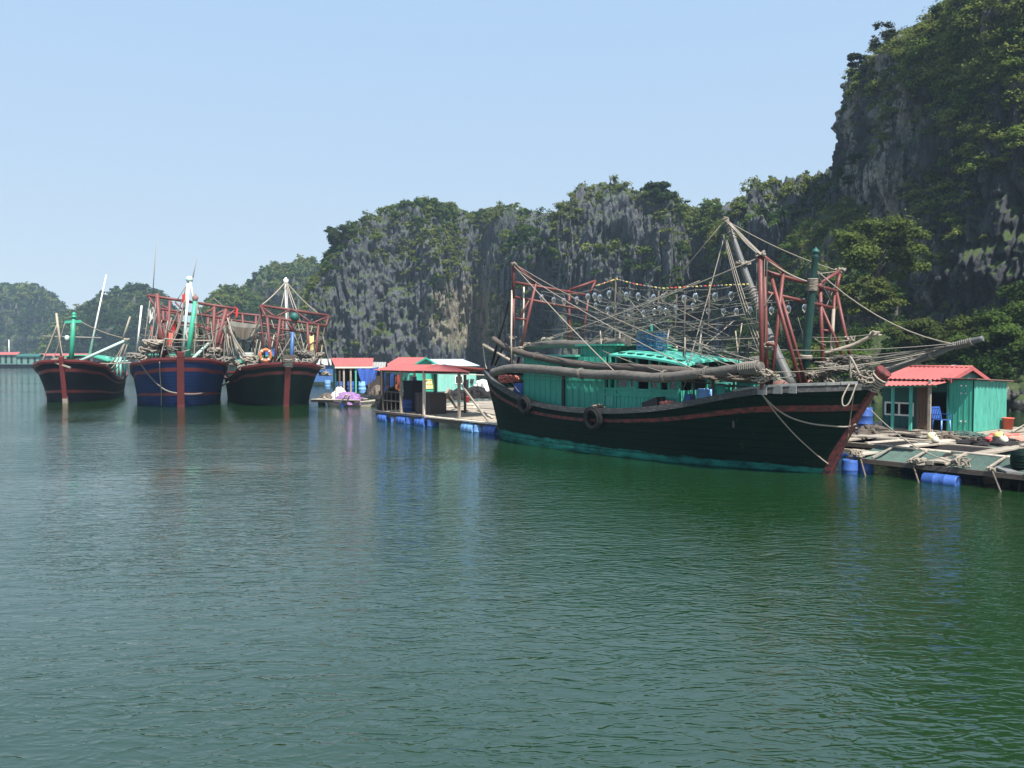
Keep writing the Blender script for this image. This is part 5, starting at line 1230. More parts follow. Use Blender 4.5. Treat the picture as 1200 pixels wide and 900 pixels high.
cb = MB(); cb.box((-7.49, -1.5, 2.2), (-7.45, 1.5, 3.0)); cb.build('cabin_window', M['pane'], bm_)

# ---- right: dark pine-green hull
P0 = atz(335, 476); G_ = Frame(P0, -65)
bg_ = thing('fishing_boat', G_, 'dark green fishing boat with white mast, blue post and orange life ring, bow-on', 'fishing boat', 'moored fishing boats seen bow-on')
hG = hull(bg_, bow_table(16, 2.75, 2.85, 1.65, 2.0, 1.0, .66), [(0, .10, 1), (.20, .27, 1)], [M['hull_pine'], M['red_trim']], .6, 1.6, 44, (.10, .12), 'red_trim')
stem_bar(bg_, [(-.05, 0, -.4), (.02, 0, .15), (.50, 0, 1.5), (1.02, 0, 2.9), (1.10, 0, 3.25)], .35)
MB().bar((1.05, -.38, 3.1), (1.05, .38, 3.1), .4, .45).build('bow_roller', M['wood_dark'], bg_)
lash(bg_, wraps, (.9, 0, 2.6), (1.1, 0, 3.1), .3, 5, .05, mat='rope_grey')
X = -3.0
cross_gantry(bg_, G_, 'red_steel_far', [
    ((305, 358), (385, 370), X, X, .10), ((311, 371), (382, 382), X + .8, X + .8, .085), ((316, 384), (370, 391), X, X, .075), ((305, 358), (312, 372), X, X + .8, .08), ((385, 370), (382, 382), X, X + .8, .08),
    ((306, 359), (323, 372), X, X + .8, .07), ((384, 371), (366, 379), X, X + .8, .07), ((323, 371), (343, 362), X + .8, X, .06), ((345, 364), (366, 379), X, X + .8, .06),
    ((313, 372), (318, 434), X + .8, X + .8, .10), ((328, 374), (321, 434), X + .8, X + .8, .10), ((316, 395), (324, 402), X + .8, X + .8, .05), ((305, 360), (311, 430), X, X, .07),
    ((360, 379), (363, 434), X + .8, X + .8, .10), ((373, 381), (369, 432), X + .8, X + .8, .09), ((336, 376), (343, 389), X + .8, X + .8, .08), ((345, 377), (343, 389), X + .8, X + .8, .08), ((372, 398), (362, 405), X + .8, X + .8, .05)], 'fore_gantry')
pole(bg_, G_, 'gantry_strut', 'wood_dark', (385, 371), (371, 422), X, X, .09)
pole(bg_, G_, 'gantry_strut', 'wood_dark', (306, 366), (292, 412), X - 1, X - 1, .06)
X2 = -11
cross_gantry(bg_, G_, 'red_steel_far', [((264, 366), (345, 374), X2, X2, .10), ((262, 374), (345, 384), X2, X2, .085), ((268, 386), (340, 394), X2, X2, .07), ((284, 368), (286, 414), X2, X2, .10), ((300, 370), (299, 414), X2, X2, .10), ((268, 366), (270, 414), X2, X2, .10), ((332, 372), (330, 414), X2, X2, .10)], 'aft_gantry')
loose_cloth(G_, X2 + .2, (266, 375), (306, 380), .9, 'rope_grey', 'pale net gathered along the aft gantry of the pine green boat', 11, 'net', 'hung_net')
loose_cloth(G_, X2 + .3, (272, 382), (300, 384), .8, 'net_brown', 'brown net bundle hanging under the pale net on the pine green boat', 12, 'net', 'hung_net')
pole(bg_, G_, 'mast', 'white_paint', (337, 404), (335, 329), -5, -5, .125, .10)
MB().lathe(G_.x(335, 328.5, -5), [(.13, -.2), (.18, -.1), (.18, .05), (.09, .1), (.06, .2), (0, .22)], 10).build('mast_finial', M['white_paint'], bg_)
pole(bg_, G_, 'post', 'blue_mast', (341, 432), (343, 389), -1.6, -1.6, .14, .12)
MB().lathe(G_.x(345, 371, -2.2), [(0, -.3), (.22, -.25), (.3, 0), (.2, .22), (0, .28)], 10).build('lantern', M['teal_dark'], bg_)
lines_ropes(bg_, G_, [((335, 330), (306, 358), -5, X, .1, .045), ((336, 331), (374, 368), -5, X, .15, .045), ((335, 332), (344, 362), -5, X, .0, .035), ((336, 331), (348, 364), -5, X, .05, .035), ((335, 335), (329, 362), -5, X, .0, .03), ((346, 364), (362, 430), X, -2, .2, .035), ((348, 366), (372, 425), X, -2, .1, .035), ((344, 390), (322, 425), -1.6, -2, .1, .04), ((345, 392), (360, 420), -1.6, -2, .2, .04), ((268, 383), (290, 425), X, X, .1, .05), ((270, 388), (300, 430), X, X, .2, .05), ((266, 372), (281, 415), X - 2, X, .05, .045), ((312, 432), (346, 423), -2, .4, .25, .05), ((290, 428), (347, 420), -2, .4, .3, .05), ((375, 424), (390, 440), -2, -3, .2, .04), ((318, 375), (336, 430), X, -2, .0, .03), ((366, 382), (352, 430), X, -1, .1, .04)])
MB().tube(polyline([G_.x(347, 432, .2), G_.x(362, 427, -1), G_.x(376, 417, -1.6)], 5), [.10] * 11, 8).build('bow_boom', M['log_brown'], bg_)
lash(bg_, tangle, G_.x(375, 416, -1.6), .3, 6, .045)
for px, py, q, k in ((291, 420, .5, 9), (297, 426, .5, 10), (306, 423, .45, 9), (314, 428, .4, 9), (342, 429, .4, 10), (355, 415, .6, 14), (362, 422, .6, 12), (351, 425, .5, 10), (372, 430, .5, 10), (288, 430, .5, 9), (380, 438, .4, 8)): lash(bg_, tangle, G_.x(px, py, X + 1.2), q, k, .05, 0, .7, mat='rope' if k % 2 else 'rope_grey')
cb = MB(); cb.box((-13.5, -1.6, 1.0), (-6.5, 1.6, 2.75)); cb.build('cabin_wall', M['teal_dark'], bg_)
cb = MB(); cb.slab((-13.9, -2.1, 2.75), (-6.0, -2.1, 2.75), (-6.0, 0, 3.25), (-13.9, 0, 3.25), .07); cb.slab((-13.9, 0, 3.251), (-6.0, 0, 3.251), (-6.0, 2.1, 2.751), (-13.9, 2.1, 2.751), .07); cb.build('cabin_roof', M['green_bright'], bg_)
cb = MB(); cb.box((-6.49, -1.4, 1.8), (-6.45, 1.4, 2.5)); cb.build('cabin_window', M['pane'], bg_)
foam_box(G_, (-7.5, -1.5, 3.0), 1.6, .7, .5, 'white box on the green cabin roof of the pine green boat', 'white_bag')
foam_box(G_, (-9.5, .4, 3.2), 1.2, .8, .6, 'blue box farther back on the cabin roof of the pine green boat', 'blue_drum')
# deck clutter on the two working boats: leaning poles, thin lines
gr = random.Random(31)
for par, fr, x0, x1, y0, y1 in ((bm_, B, 165, 272, 372, 420), (bg_, G_, 288, 384, 388, 430)):
    for i in range(26):
        X_ = gr.uniform(-6, -2); px = gr.uniform(x0, x1); top_ = gr.uniform(y0, y0 + 22)
        a = fr.x(px, top_, X_); b = fr.x(px + gr.uniform(-9, 9), y1, X_ + gr.uniform(-.5, .8))
        if i % 3: rope(par, a, b, gr.uniform(0, .2), gr.uniform(.02, .04), M[gr.choice(('rope_grey', 'rope', 'wire'))], 'rigging_rope', 6)
        else: MB().tube([a, b], gr.uniform(.035, .06), 6).build('deck_pole', M[gr.choice(('bamboo', 'wood_dark', 'red_steel_far', 'wood'))], par)
    for i in range(8):
        X_ = gr.uniform(-5, -2.5); rope(par, fr.x(gr.uniform(x0, x0 + 40), gr.uniform(y0 - 8, y1 - 14), X_), fr.x(gr.uniform(x1 - 40, x1), gr.uniform(y0 - 8, y1 - 14), X_), gr.uniform(.1, .9), .025, M['rope_grey'], 'rigging_rope', 8)
# life ring
t = G_.x(311, 416.5, -1.2); lr = empty('life_ring', G_.w(*t), G_.a, 'orange life ring hanging on the red gantry leg of the pine green boat', 'life ring')
mb = MB(); mb2 = MB(); n_ = 26
ring = [Vector((.05 * math.sin(2*math.pi*i/n_), .34 * math.cos(2*math.pi*i/n_), .36 * math.sin(2*math.pi*i/n_))) for i in range(n_ + 1)]
mb.tube(ring, .105, 9, cap=False); mb.build('ring', M['orange'], lr)
for i in (3, 9, 16, 22): mb2.tube([ring[i], ring[i+1]], .112, 9)
mb2.build_each('band', M['white_bag'], lr)
loose_cloth(G_, -2.3, (362, 393), (368, 392), 1.1, 'pale_yellow', 'pale yellow cloth hanging at the right gantry leg of the pine green boat', 14)
# ================================================================== floating farm: rafts, huts and gear
S = SITE
paint('net_green', (0.062, 0.112, 0.096), (0.06, 0.055, 0.045), .55, 4, .9, (1, 1, 1), .3, .15)
def plank_deck(name, fr, a0, a1, n0, n1, z, mat, step=.24, gap=.03, along='n', seed=1, label=None, cat='deck', parent=None, ragged=.15):
    g = random.Random(seed); mb = MB()
    if along == 'n':
        k = int((a1 - a0) / step)
        for i in range(k):
            x = a0 + i * step; r0, r1 = g.uniform(0, ragged), g.uniform(0, ragged); zz = z + g.uniform(-.015, .015)
            if g.random() < .04: continue
            mb.box((x, n0 + r0, zz - .035), (x + step - gap, n1 - r1, zz), 0)
    else:
        k = int((n1 - n0) / step)
        for i in range(k):
            y = n0 + i * step; r0, r1 = g.uniform(0, ragged), g.uniform(0, ragged); zz = z + g.uniform(-.015, .015)
            if g.random() < .04: continue
            mb.box((a0 + r0, y, zz - .035), (a1 - r1, y + step - gap, zz), 0)
    return mb.build(name, M[mat], parent)
def beam_line(parent, name, p, q, wd, ht, mat): return MB().bar(p, q, wd, ht).build(name, M[mat], parent)

# ---------------------------------------------------------------- right raft with net pens
raft = thing('net_pen_raft', S, 'weathered timber raft of fish pens with sagging green nets, in front of the teal hut', 'raft')
NL = [.75, 2.1, 3.9, 5.9, 7.9]; AL = [13.35, 15.45, 17.7, 20.0, 22.4]
g = random.Random(5)
for i, n in enumerate(NL):
    a0 = 13.2 if n < 1.5 else (12.2 if n < 3 else 6.5); zz = .42 if i else .36
    beam_line(raft, 'long_beam', (a0, n, zz), (23, n + .05, zz - .02), .16 if i else .11, .12, 'wood' if i % 2 else 'wood_dark')
    if i: beam_line(raft, 'walk_plank', (a0 + .3, n + .22, zz + .02), (22.6, n + .24, zz + .01), .22, .04, 'wood_pale' if i % 2 else 'wood')
for i, a in enumerate([6.8, 9.0, 11.2] + AL):
    n0 = .7 if a > 13 else (2.0 if a > 11.9 else 3.8)
    beam_line(raft, 'cross_beam', (a, n0, .49), (a + .02, 8.3, .50), .16, .10, 'wood')
    beam_line(raft, 'walk_plank', (a + .2, n0 + .05, .52), (a + .22, 8.2, .53), .26, .045, 'wood_pale' if i % 2 else 'wood')
def net_sheet(parent, c, sag, mat, seed, nx=12, ny=8, name='pen_net'):
    """a net stretched between four corners, sagging between its edges"""
    c = [Vector(q) for q in c]; vs_ = []; gg = random.Random(seed)
    for lay in (0, -.012):
        for i in range(nx + 1):
            for j in range(ny + 1):
                u, v = i / nx, j / ny; p = c[0].lerp(c[1], u).lerp(c[3].lerp(c[2], u), v)
                w_ = math.sin(math.pi * u) * math.sin(math.pi * v); p.z += -sag * w_ + .03 * math.sin(u * 21 + seed) * w_ + lay
                vs_.append(p)
    k = ny + 1; h_ = (nx + 1) * k; fs = []
    for i in range(nx):
        for j in range(ny): a = i*k + j; fs += [(a, a+k, a+k+1, a+1), (h_+a, h_+a+1, h_+a+k+1, h_+a+k)]
    return MB().add(vs_, fs, 0, True).build(name, M[mat], parent)
for i in range(len(AL) - 1):
    a0, a1 = AL[i] + .1, AL[i+1] - .1
    net_sheet(raft, [(a0, .80, .40), (a1, .80, .40), (a1, 2.0, .66), (a0, 2.0, .66)], .16, 'net_green', i)
    MB().tube([(a0 - .1, 2.0, .67), (a1 + .1, 2.0, .66)], .04, 6).build('net_rail', M['wood_pale'], raft)
    for r in range(1, 4):
        n0, n1 = NL[r] + .1, NL[r+1] - .1
        net_sheet(raft, [(a0, n0, .44), (a1, n0, .44), (a1, n1, .44), (a0, n1, .44)], .32, 'net_dark' if (i + r) % 3 else 'net_green', i * 5 + r)
for a0, a1 in ((6.9, 8.9), (9.1, 11.1), (11.3, 13.2)):
    for r in (2, 3): net_sheet(raft, [(a0, NL[r] + .1, .44), (a1, NL[r] + .1, .44), (a1, NL[r+1] - .1, .44), (a0, NL[r+1] - .1, .44)], .32, 'net_dark', int(a0 * 3) + r)
g = random.Random(15)
for i in range(26):             # loose planks and poles laid over the pens
    a = g.uniform(9.5, 20); n = g.uniform(2.2, 8.0); L_ = g.uniform(.8, 2.6); an = g.choice((0, 0, 1.57, 1.4, .2, -.2))
    beam_line(raft, 'loose_plank', (a - math.cos(an) * L_ / 2, n - math.sin(an) * L_ / 2, .60 + i * .002), (a + math.cos(an) * L_ / 2, n + math.sin(an) * L_ / 2, .60 + i * .002), g.uniform(.06, .22), .04, g.choice(('wood', 'wood_dark', 'wood_pale', 'wood')))
for a in np.arange(13.9, 21.5, .95):
    beam_line(raft, 'net_spreader', (a, .80, .46), (a + .03, 2.0, .69), .045, .04, 'wood' if int(a * 2) % 2 else 'wood_dark')
for a in (13.6, 15.0, 16.9, 18.6):      # slanting stakes lashed to the front edge
    beam_line(raft, 'slanting_stake', (a, .72, .46), (a + .42, .34, -.2), .035, .035, 'log_brown' if a != 15.0 else 'wood_dark')
    lash(raft, tangle, (a, .74, .47), .11, 4, .018)
lash(raft, tangle, (13.45, .8, .55), .18, 6, .02); lash(raft, tangle, (15.2, .78, .5), .2, 6, .022); lash(raft, tangle, (16.15, .85, .55), .22, 7, .02)
# drums under the raft edge
def float_drum(fr, p, r, L, label, axis='x', group='blue float drums under the rafts', mat='blue_drum', rot=0):
    return drum_thing(fr, p, r, L, label, group, axis, mat, False, rot)
float_drum(S, (13.40, .55, -.42), .21, .8, 'blue drum standing half sunk at the left corner of the pen raft, beside the bow', 'z')
float_drum(S, (13.62, .98, -.42), .21, .8, 'second blue drum at the pen raft corner, behind the one nearest the bow', 'z')
float_drum(S, (15.75, .66, .05), .19, .85, 'long blue drum lying under the front edge of the pen raft')
float_drum(S, (18.5, .70, .06), .21, .95, 'blue drum lying under the pen raft next to the small skiff')
for a, n in ((11.5, 3.9), (15.0, 3.9), (17.2, 2.1)): float_drum(S, (a, n, .08), .2, .9, {11.5: 'blue drum under the inner left beam of the pen raft', 15.0: 'blue drum under the middle beam of the pen raft', 17.2: 'blue drum under the second beam of the pen raft'}[a])
rope(None, S.w(*Y(1020, 480, -.15)), S.w(16.15, .85, .52), .25, .016, M['rope'], 'mooring_rope', 12)
tag(bpy.data.objects['mooring_rope'], 'pale mooring rope running from the big boat bow down to the pen raft', 'rope')

# ---------------------------------------------------------------- the teal hut with the red tin roof
zf = .52
hut_raft = thing('hut_platform', S, 'timber platform on floats carrying the teal hut with the red roof', 'platform')
pd = plank_deck('deck_planks', S, 8.2, 15.6, 8.35, 14.0, zf - .02, 'wood', .26, .02, 'n', 3, parent=hut_raft)
for n in (8.45, 10.5, 13.6): beam_line(hut_raft, 'deck_beam', (8.1, n, zf - .13), (15.7, n, zf - .13), .16, .15, 'wood_dark')
for i, (a, n) in enumerate(((9, 8.7), (11.5, 8.7), (14.6, 8.7))): float_drum(S, (a, n, .08), .22, .9, ('blue drum under the left end of the hut platform', 'blue drum under the middle of the hut platform', 'blue drum under the right end of the hut platform')[i])
hut = thing('floating_hut', S, 'teal timber hut with bright red tin roof, veranda posts and corrugated lean-to', 'hut')
nW, nP, nE = 10.15, 9.15, 9.95
aR = S.y(1112, 446, nE).x; aL = S.y(1030, 446, nE).x; zE = S.y(1112, 446, nE).z
ap = S.x(1136, 431, aR); be = S.x(1160, 448, aR); nA, zA, nB, zB = ap.y, ap.z, be.y, be.z
sR = S.y(1140, 507, 10.05).x; sL = S.y(1109, 506, 10.05).x
sN = S.x(1178, 506, sR).y; zs1 = S.y(1140, 445, 10.05).z; zs2 = S.x(1178, 447, sR).z
print('hut', aL, aR, zE, 'apex', nA, zA, 'back', nB, zB, 'shed', sL, sR, sN, zs1, zs2)
rf_ = MB(); rf_.corrugated((aL, nE - .12, zE + .03), (aR + .10, nE - .12, zE + .03), (aR + .10, nA, zA + .02), (aL, nA, zA + .02), .17, .022, .008); rf_.build('roof_sheet', M['roof_red'], hut)
rf_ = MB(); rf_.corrugated((aR + .10, nB + .1, zB - .02), (aL, nB + .1, zB - .02), (aL, nA, zA + .02), (aR + .10, nA, zA + .02), .17, .022, .008); rf_.build('roof_sheet', M['roof_red'], hut)
rf_ = MB(); rf_.tube([(aL, nA, zA + .035), (aR + .12, nA, zA + .035)], .05, 6); rf_.build('ridge_cap', M['roof_red'], hut)
for q in (0, 1):
    p0 = (aR + .12, nE - .14, zE - .02) if q == 0 else (aR + .12, nB + .12, zB - .07); MB().bar(p0, (aR + .12, nA, zA - .02), .03, .14).build('barge_board', M['roof_red'], hut)
zA2 = S.y(1034, 455, nP - .25).z
rf_ = MB(); rf_.corrugated((aL - .1, nP - .28, zA2 + .06), (aR - .05, nP - .28, zA2 + .18), (aR - .05, nE + .1, zE - .03), (aL - .1, nE + .1, zE - .03), .17, .022, .008); rf_.build('veranda_roof', M['roof_red'], hut)
gw = MB(); gw.add([(aR - .02, nE, zf), (aR - .02, nB, zf), (aR - .02, nB, zB - .05), (aR - .02, nA, zA - .06), (aR - .02, nE, zE - .05), (aR - .07, nE, zf), (aR - .07, nB, zf), (aR - .07, nB, zB - .05), (aR - .07, nA, zA - .06), (aR - .07, nE, zE - .05)], [(0, 1, 2, 3, 4), (9, 8, 7, 6, 5), (0, 4, 9, 5), (1, 6, 7, 2), (2, 7, 8, 3), (3, 8, 9, 4), (0, 5, 6, 1)])
gw.build('gable_wall', M['teal_dark'], hut)
fw = MB(); aD = S.y(1090, 500, nW).x; aW0, aW1 = S.y(1037, 480, nW).x, S.y(1071, 480, nW).x
zt, zw0, zw1 = zE - .08, S.y(1050, 486, nW).z, S.y(1050, 472, nW).z
for a0, a1, z0, z1 in ((aL + .05, aW0, zf, zt), (aW1, aD, zf, zt), (aW0 + .002, aW1 - .002, zf, zw0), (aW0 + .002, aW1 - .002, zw1, zt), (aD + .002, aR - .08, zt - .35, zt)): fw.box((a0, nW, z0), (a1, nW + .06, z1))
planked(fw, aL + .1, aD - .05, nW, zf + .02, zw0 - .03, .22, -1, .015, .03); fw.build('front_wall', M['teal_dark'], hut)
bw_ = MB(); bw_.box((aL + .05, nW + .062, zf), (aL + .11, nB, zt)); bw_.box((aL + .112, nB - .06, zf), (aR - .08, nB, zt)); bw_.build('back_wall', M['teal_dark'], hut)
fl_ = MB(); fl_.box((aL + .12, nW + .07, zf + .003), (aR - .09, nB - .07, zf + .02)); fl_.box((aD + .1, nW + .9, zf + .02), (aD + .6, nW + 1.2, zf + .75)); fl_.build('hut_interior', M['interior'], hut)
wf = MB(); 
for (a0, a1, z0, z1) in ((aW0, aW1, zw0 - .03, zw0 + .03), (aW0, aW1, zw1 - .03, zw1 + .03), (aW0, aW0 + .05, zw0 + .031, zw1 - .031), (aW1 - .05, aW1, zw0 + .031, zw1 - .031), ((aW0 + aW1) / 2 - .03, (aW0 + aW1) / 2 + .03, zw0 + .031, zw1 - .031)): wf.box((a0, nW - .03, z0), (a1, nW + .03, z1))
wfo = wf.build('window_frame', M['white_paint'], hut)
pn = MB(); pn.box((aW0 + .05, nW + .012, zw0 + .03), (aW1 - .05, nW + .018, zw1 - .03)); pn.build('pane', M['pane'], wfo)
d0, d1 = S.y(1075, 480, nW - .05).x, S.y(1088, 480, nW - .05).x
dm = MB()
for z0, z1 in ((zf + .25, zf + .95), (zf + 1.0, zt - .25)):
    for i in range(4): x = d0 + (d1 - d0 - .09) * i / 3; dm.box((x, nW - .075, z0), (x + .09, nW - .055, z1))
dm.box((d0 - .03, nW - .05, zf + .02), (d1 + .03, nW - .02, zt - .1)); dm.build('shutter_door', M['brown_door'], hut)
for px in (1046, 1067, 1089):
    a = S.y(px, 490, nP).x; zz = zA2 + .06 + .12 * (a - aL) / (aR - aL); MB().bar((a, nP, zf), (a, nP, zz + (.02 if px < 1080 else .18)), .09, .09).build('veranda_post', M['teal_light'] if px != 1089 else M['wood'], hut)
MB().bar((aL - .05, nP, zA2 + .02), (aR - .1, nP, zA2 + .14), .07, .08).build('veranda_beam', M['teal'], hut)
for a in (aL + .7, aL + 1.5): MB().bar((a, nP, zA2 + .03), (a, nW, zE - .12), .05, .06).build('rafter', M['teal_dark'], hut)
# lean-to shed: plank double door on the front, corrugated end wall
sw = MB(); sw.box((sL, 10.05, zf), (sR - .03, 10.11, zs1 - .02)); planked(sw, sL + .05, sR - .1, 10.05, zf + .02, zs1 - .04, .21, -1, .014, .025); sw.build('shed_door', M['teal'], hut)
hg = MB()
for z in (zf + .35, zf + 1.35, zf + 1.62):
    for da in (-.10, .06): hg.box(((sL + sR) / 2 + .12 + da, 10.02, z), ((sL + sR) / 2 + .17 + da, 10.034, z + .05))
hg.build_each('door_hinge', M['white_paint'], hut)
cw = MB(); cw.corrugated((sR, 10.03, zf), (sR, sN, zf), (sR, sN, zs2 - .02), (sR, 10.03, zs1 - .02), .30, .030, .008); cw.build('shed_end_wall', M['mint_bright'] if 'mint_bright' in M else M['teal_light'], hut)
sb = MB(); sb.box((sL, sN - .05, zf), (sR - .05, sN, zs2 - .05)); sb.build('shed_back_wall', M['teal_dark'], hut)
sr = MB(); sr.slab((sL - .15, 9.85, zs1 + .02), (sR + .18, 9.85, zs1 + .02), (sR + .18, sN + .25, zs2 + .0), (sL - .15, sN + .25, zs2 + .0), .035); sr.build('shed_roof', M['rust_tin'], hut)
# chair, bucket and gear on the hut platform
def chair(P, rot, label):
    t = empty('plastic_chair', P, rot, label, 'chair')
    m = MB(); m.slab((-.21, -.20, .42), (.21, -.20, .42), (.19, .20, .40), (-.19, .20, .40), .03, 0, (0, 0, 1)); m.build('seat', M['blue_drum'], t)
    m = MB()
    for i in range(5):
        x = -.17 + i * .085; m.slab((x - .028, .205, .45), (x + .028, .205, .45), (x * .92 + .026, .30, .83), (x * .92 - .026, .30, .83), .018, 0, (0, 1, .2))
    m.bar((-.2, .30, .85), (.2, .30, .85), .035, .07); m.bar((-.21, .20, .45), (-.19, .30, .86), .04, .035); m.bar((.21, .20, .45), (.19, .30, .86), .04, .035); m.build('backrest', M['blue_drum'], t)
    for x, y in ((-.19, -.18), (.19, -.18), (-.18, .18), (.18, .18)): MB().tube([(x, y, .42), (x * 1.12, y * 1.18, 0)], [.028, .02], 6).build('leg', M['blue_drum'] if y > 0 else M['blue_pale'], t)
    for s_ in (-1, 1): m = MB(); m.bar((s_ * .22, .20, .62), (s_ * .23, -.18, .62), .04, .025); m.bar((s_ * .23, -.17, .61), (s_ * .215, -.19, .43), .035, .03); m.build('armrest', M['blue_drum'], t)
chair(S.w(S.y(1103, 506, 9.55).x, 9.55, zf), S.a + R(70), 'blue plastic armchair standing before the dark doorway of the teal hut')
def bucket(P, r, h, label, mat='orange_red'):
    t = empty('bucket', P, 0, label, 'bucket'); m = MB(); m.lathe((0, 0, 0), [(0, 0), (r * .78, 0), (r * .98, h * .93), (r * 1.06, h * .93), (r * 1.06, h), (r * .95, h), (r * .76, .03), (0, .03)], 18); m.build('body', M[mat], t)
    m = MB(); m.tube([Vector((r * 1.04 * math.cos(a), 0.02, h * .9 - r * .9 * math.sin(a))) for a in np.linspace(0, math.pi, 12)], .012, 5); m.build('handle', M['wire'], t)
p = S.x(1181, 506, sR + .25); bucket(S.w(p.x, p.y, zf), .20, .42, 'orange-red bucket on the platform beside the corrugated shed wall')
def buoy(fr, p, r, label, mat='pale_yellow'):
    t = empty('float', fr.w(*p), fr.a, label, 'float', 'fishing floats on the pens'); m = MB(); m.lathe((0, 0, r), [(0, -r), (r * .6, -r * .82), (r * .95, -r * .3), (r * .98, .2 * r), (r * .7, r * .75), (r * .25, r * .98), (0, r)], 14); m.build('body', M[mat], t)
    m = MB(); m.lathe((0, 0, 2 * r), [(r * .22, -.03), (r * .22, .05), (r * .12, .08), (0, .08)], 8); m.build('eye', M['rope'], t)
for (px, py, r, lab, mt) in ((1092, 516, .15, 'pale yellow float on the walkway in front of the blue chair', 'pale_yellow'), (1096, 519, .12, 'smaller cream float just right of the pale yellow one', 'cream'), (1171, 517, .17, 'yellow float in the gear heap at the right end of the pens', 'yellow'), (1176, 519, .13, 'cream float beside the yellow one in the gear heap', 'cream'), (1158, 518, .11, 'red float at the left of the gear heap on the pens', 'red_cloth')):
    q = S.z(px, py, .58); buoy(S, (q.x, q.y, .54), r, lab, mt)
def heap(fr, p, rad, h, mat, label, cat='net heap', seed=1, strands=14, name='net_heap'):
    """a pile of netting: a lumpy mound with loose cords over it"""
    g_ = np.random.default_rng(seed); nu_, nv_ = 72, 30; vs_ = []
    for i in range(nu_):
        for j in range(nv_):
            a = 2 * math.pi * i / nu_; t_ = j / (nv_ - 1); rr = rad * (1 - t_) ** .55 * (1 + .22 * math.sin(3 * a + seed) + .12 * math.sin(7 * a + 2 * seed + 3 * t_))
            vs_.append((rr * math.cos(a), rr * math.sin(a) * .8, h * (t_ ** .7) * (1 + .1 * math.sin(5 * a)) - .02))
    fs = [(i * nv_ + j, ((i+1) % nu_) * nv_ + j, ((i+1) % nu_) * nv_ + j + 1, i * nv_ + j + 1) for i in range(nu_) for j in range(nv_ - 1)]
    vv = np.array(vs_); nz = fbm(vv / (rad * .30) + seed * 3.1, 4, seed + 900); nz2 = ridged(vv / (rad * .16) + seed, 2, seed + 950)
    ctr = np.array([0, 0, h * .2]); dr = vv - ctr; dr /= np.linalg.norm(dr, axis=1, keepdims=True) + 1e-6
    vs_ = [tuple(q) for q in vv + dr * (rad * (.20 * nz + .055 * nz2))[:, None]]
    mb = MB(); mb.add(vs_, fs, 0, True); 
    for k in range(strands):
        a = random.uniform(0, 6.28); q = rad * random.uniform(.2, .8); tangle(mb, (q * math.cos(a), q * math.sin(a) * .8, h * (1 - q / rad) ** .5 * .8 + .03), rad * .3, 1, .018, 0, .4)
    o = mb.build(name, M[mat], None); o.location = fr.w(*p); o.rotation_euler = (0, 0, fr.a); tag(o, label, cat); return o
def at_px(px, py, z): q = S.z(px, py, z); return (q.x, q.y, z)
heap(S, at_px(1130, 514, .54), .75, .22, 'net_green', 'heap of green netting on the walkway before the shed door', seed=2)
heap(S, at_px(1112, 514, .54), .5, .2, 'net_brown', 'brown net heap left of the green netting, below the blue chair', seed=3)
heap(S, at_px(1165, 520, .52), .8, .18, 'net_dark', 'dark net heap under the yellow float at the right end of the pens', seed=4)
heap(S, at_px(1150, 519, .52), .45, .16, 'net_brown', 'small brown heap between the dark heap and the green netting', seed=5)
heap(S, at_px(1185, 513, .52), .7, .12, 'salmon', 'faded pink tarpaulin lying at the right end of the pens', 'tarpaulin', 6, 4, 'tarpaulin')
heap(S, at_px(1022, 508, .50), .6, .3, 'wood_dark', 'dark clutter of sticks left of the hut veranda', 'clutter', 7, 18, 'stick_heap')
drum_thing(S, at_px(1013, 506, .45), .28, .9, 'blue drum standing behind the red stem, left of the teal hut', None)
for i, (a, b) in enumerate((((1186, 506), (1200, 498)), ((1180, 508), (1206, 505)))):
    MB().tube([S.w(*at_px(*a, .56)), S.w(*at_px(*b, .62 + i * .1))], .03, 6).build('loose_stick', M['bamboo'], None)
for o, l_ in zip([o for o in bpy.data.objects if o.name.startswith('loose_stick')], ('steeper stick propped at the right end of the hut platform', 'flat stick lying at the right end of the hut platform')): tag(o, l_, 'stick')

# ---------------------------------------------------------------- skiff at the right edge
KF = Frame(atz(1190, 571), -14)
skiff = thing('skiff', KF, 'small dark skiff with grey gunwale and a covered outboard at the right picture edge', 'skiff')
hull(skiff, [(0,-.15,.55,.42,0,.45),(.2,.7,.68,.40,.7,.55),(.5,2.0,.72,.42,1.9,.58),(.75,3.1,.55,.50,2.9,.40),(.9,3.8,.28,.60,3.4,.18),(1,4.2,.04,.68,3.7,.02)], [], [M['hull_pine']], .25, 1.3, 24, (.07, .05), 'gunwale_grey', 'wood', .03)
MB().bar((-.28, -.62, .44), (-.28, .62, .44), .25, .05).build('stern_plank', M['gunwale_grey'], skiff)
ob = MB(); ob.lathe((.12, -.05, .45), [(0, -.02), (.20, 0), (.25, .12), (.26, .30), (.20, .44), (.08, .50), (0, .50)], 16); 
for i in range(5): ob.lathe((.12, -.05, .45), [(.255, .06 + i * .07), (.268, .075 + i * .07), (.255, .09 + i * .07)], 16)
ob.build('outboard_cover', M['hull_pine'], skiff); MB().bar((-.2, -.05, .40), (-.28, -.05, -.5), .10, .14).build('outboard_leg', M['black_steel'], skiff)
MB().bar((-.05, -.45, .2), (-.12, -.45, -.35), .05, .05).build('rudder_post', M['black_steel'], skiff)

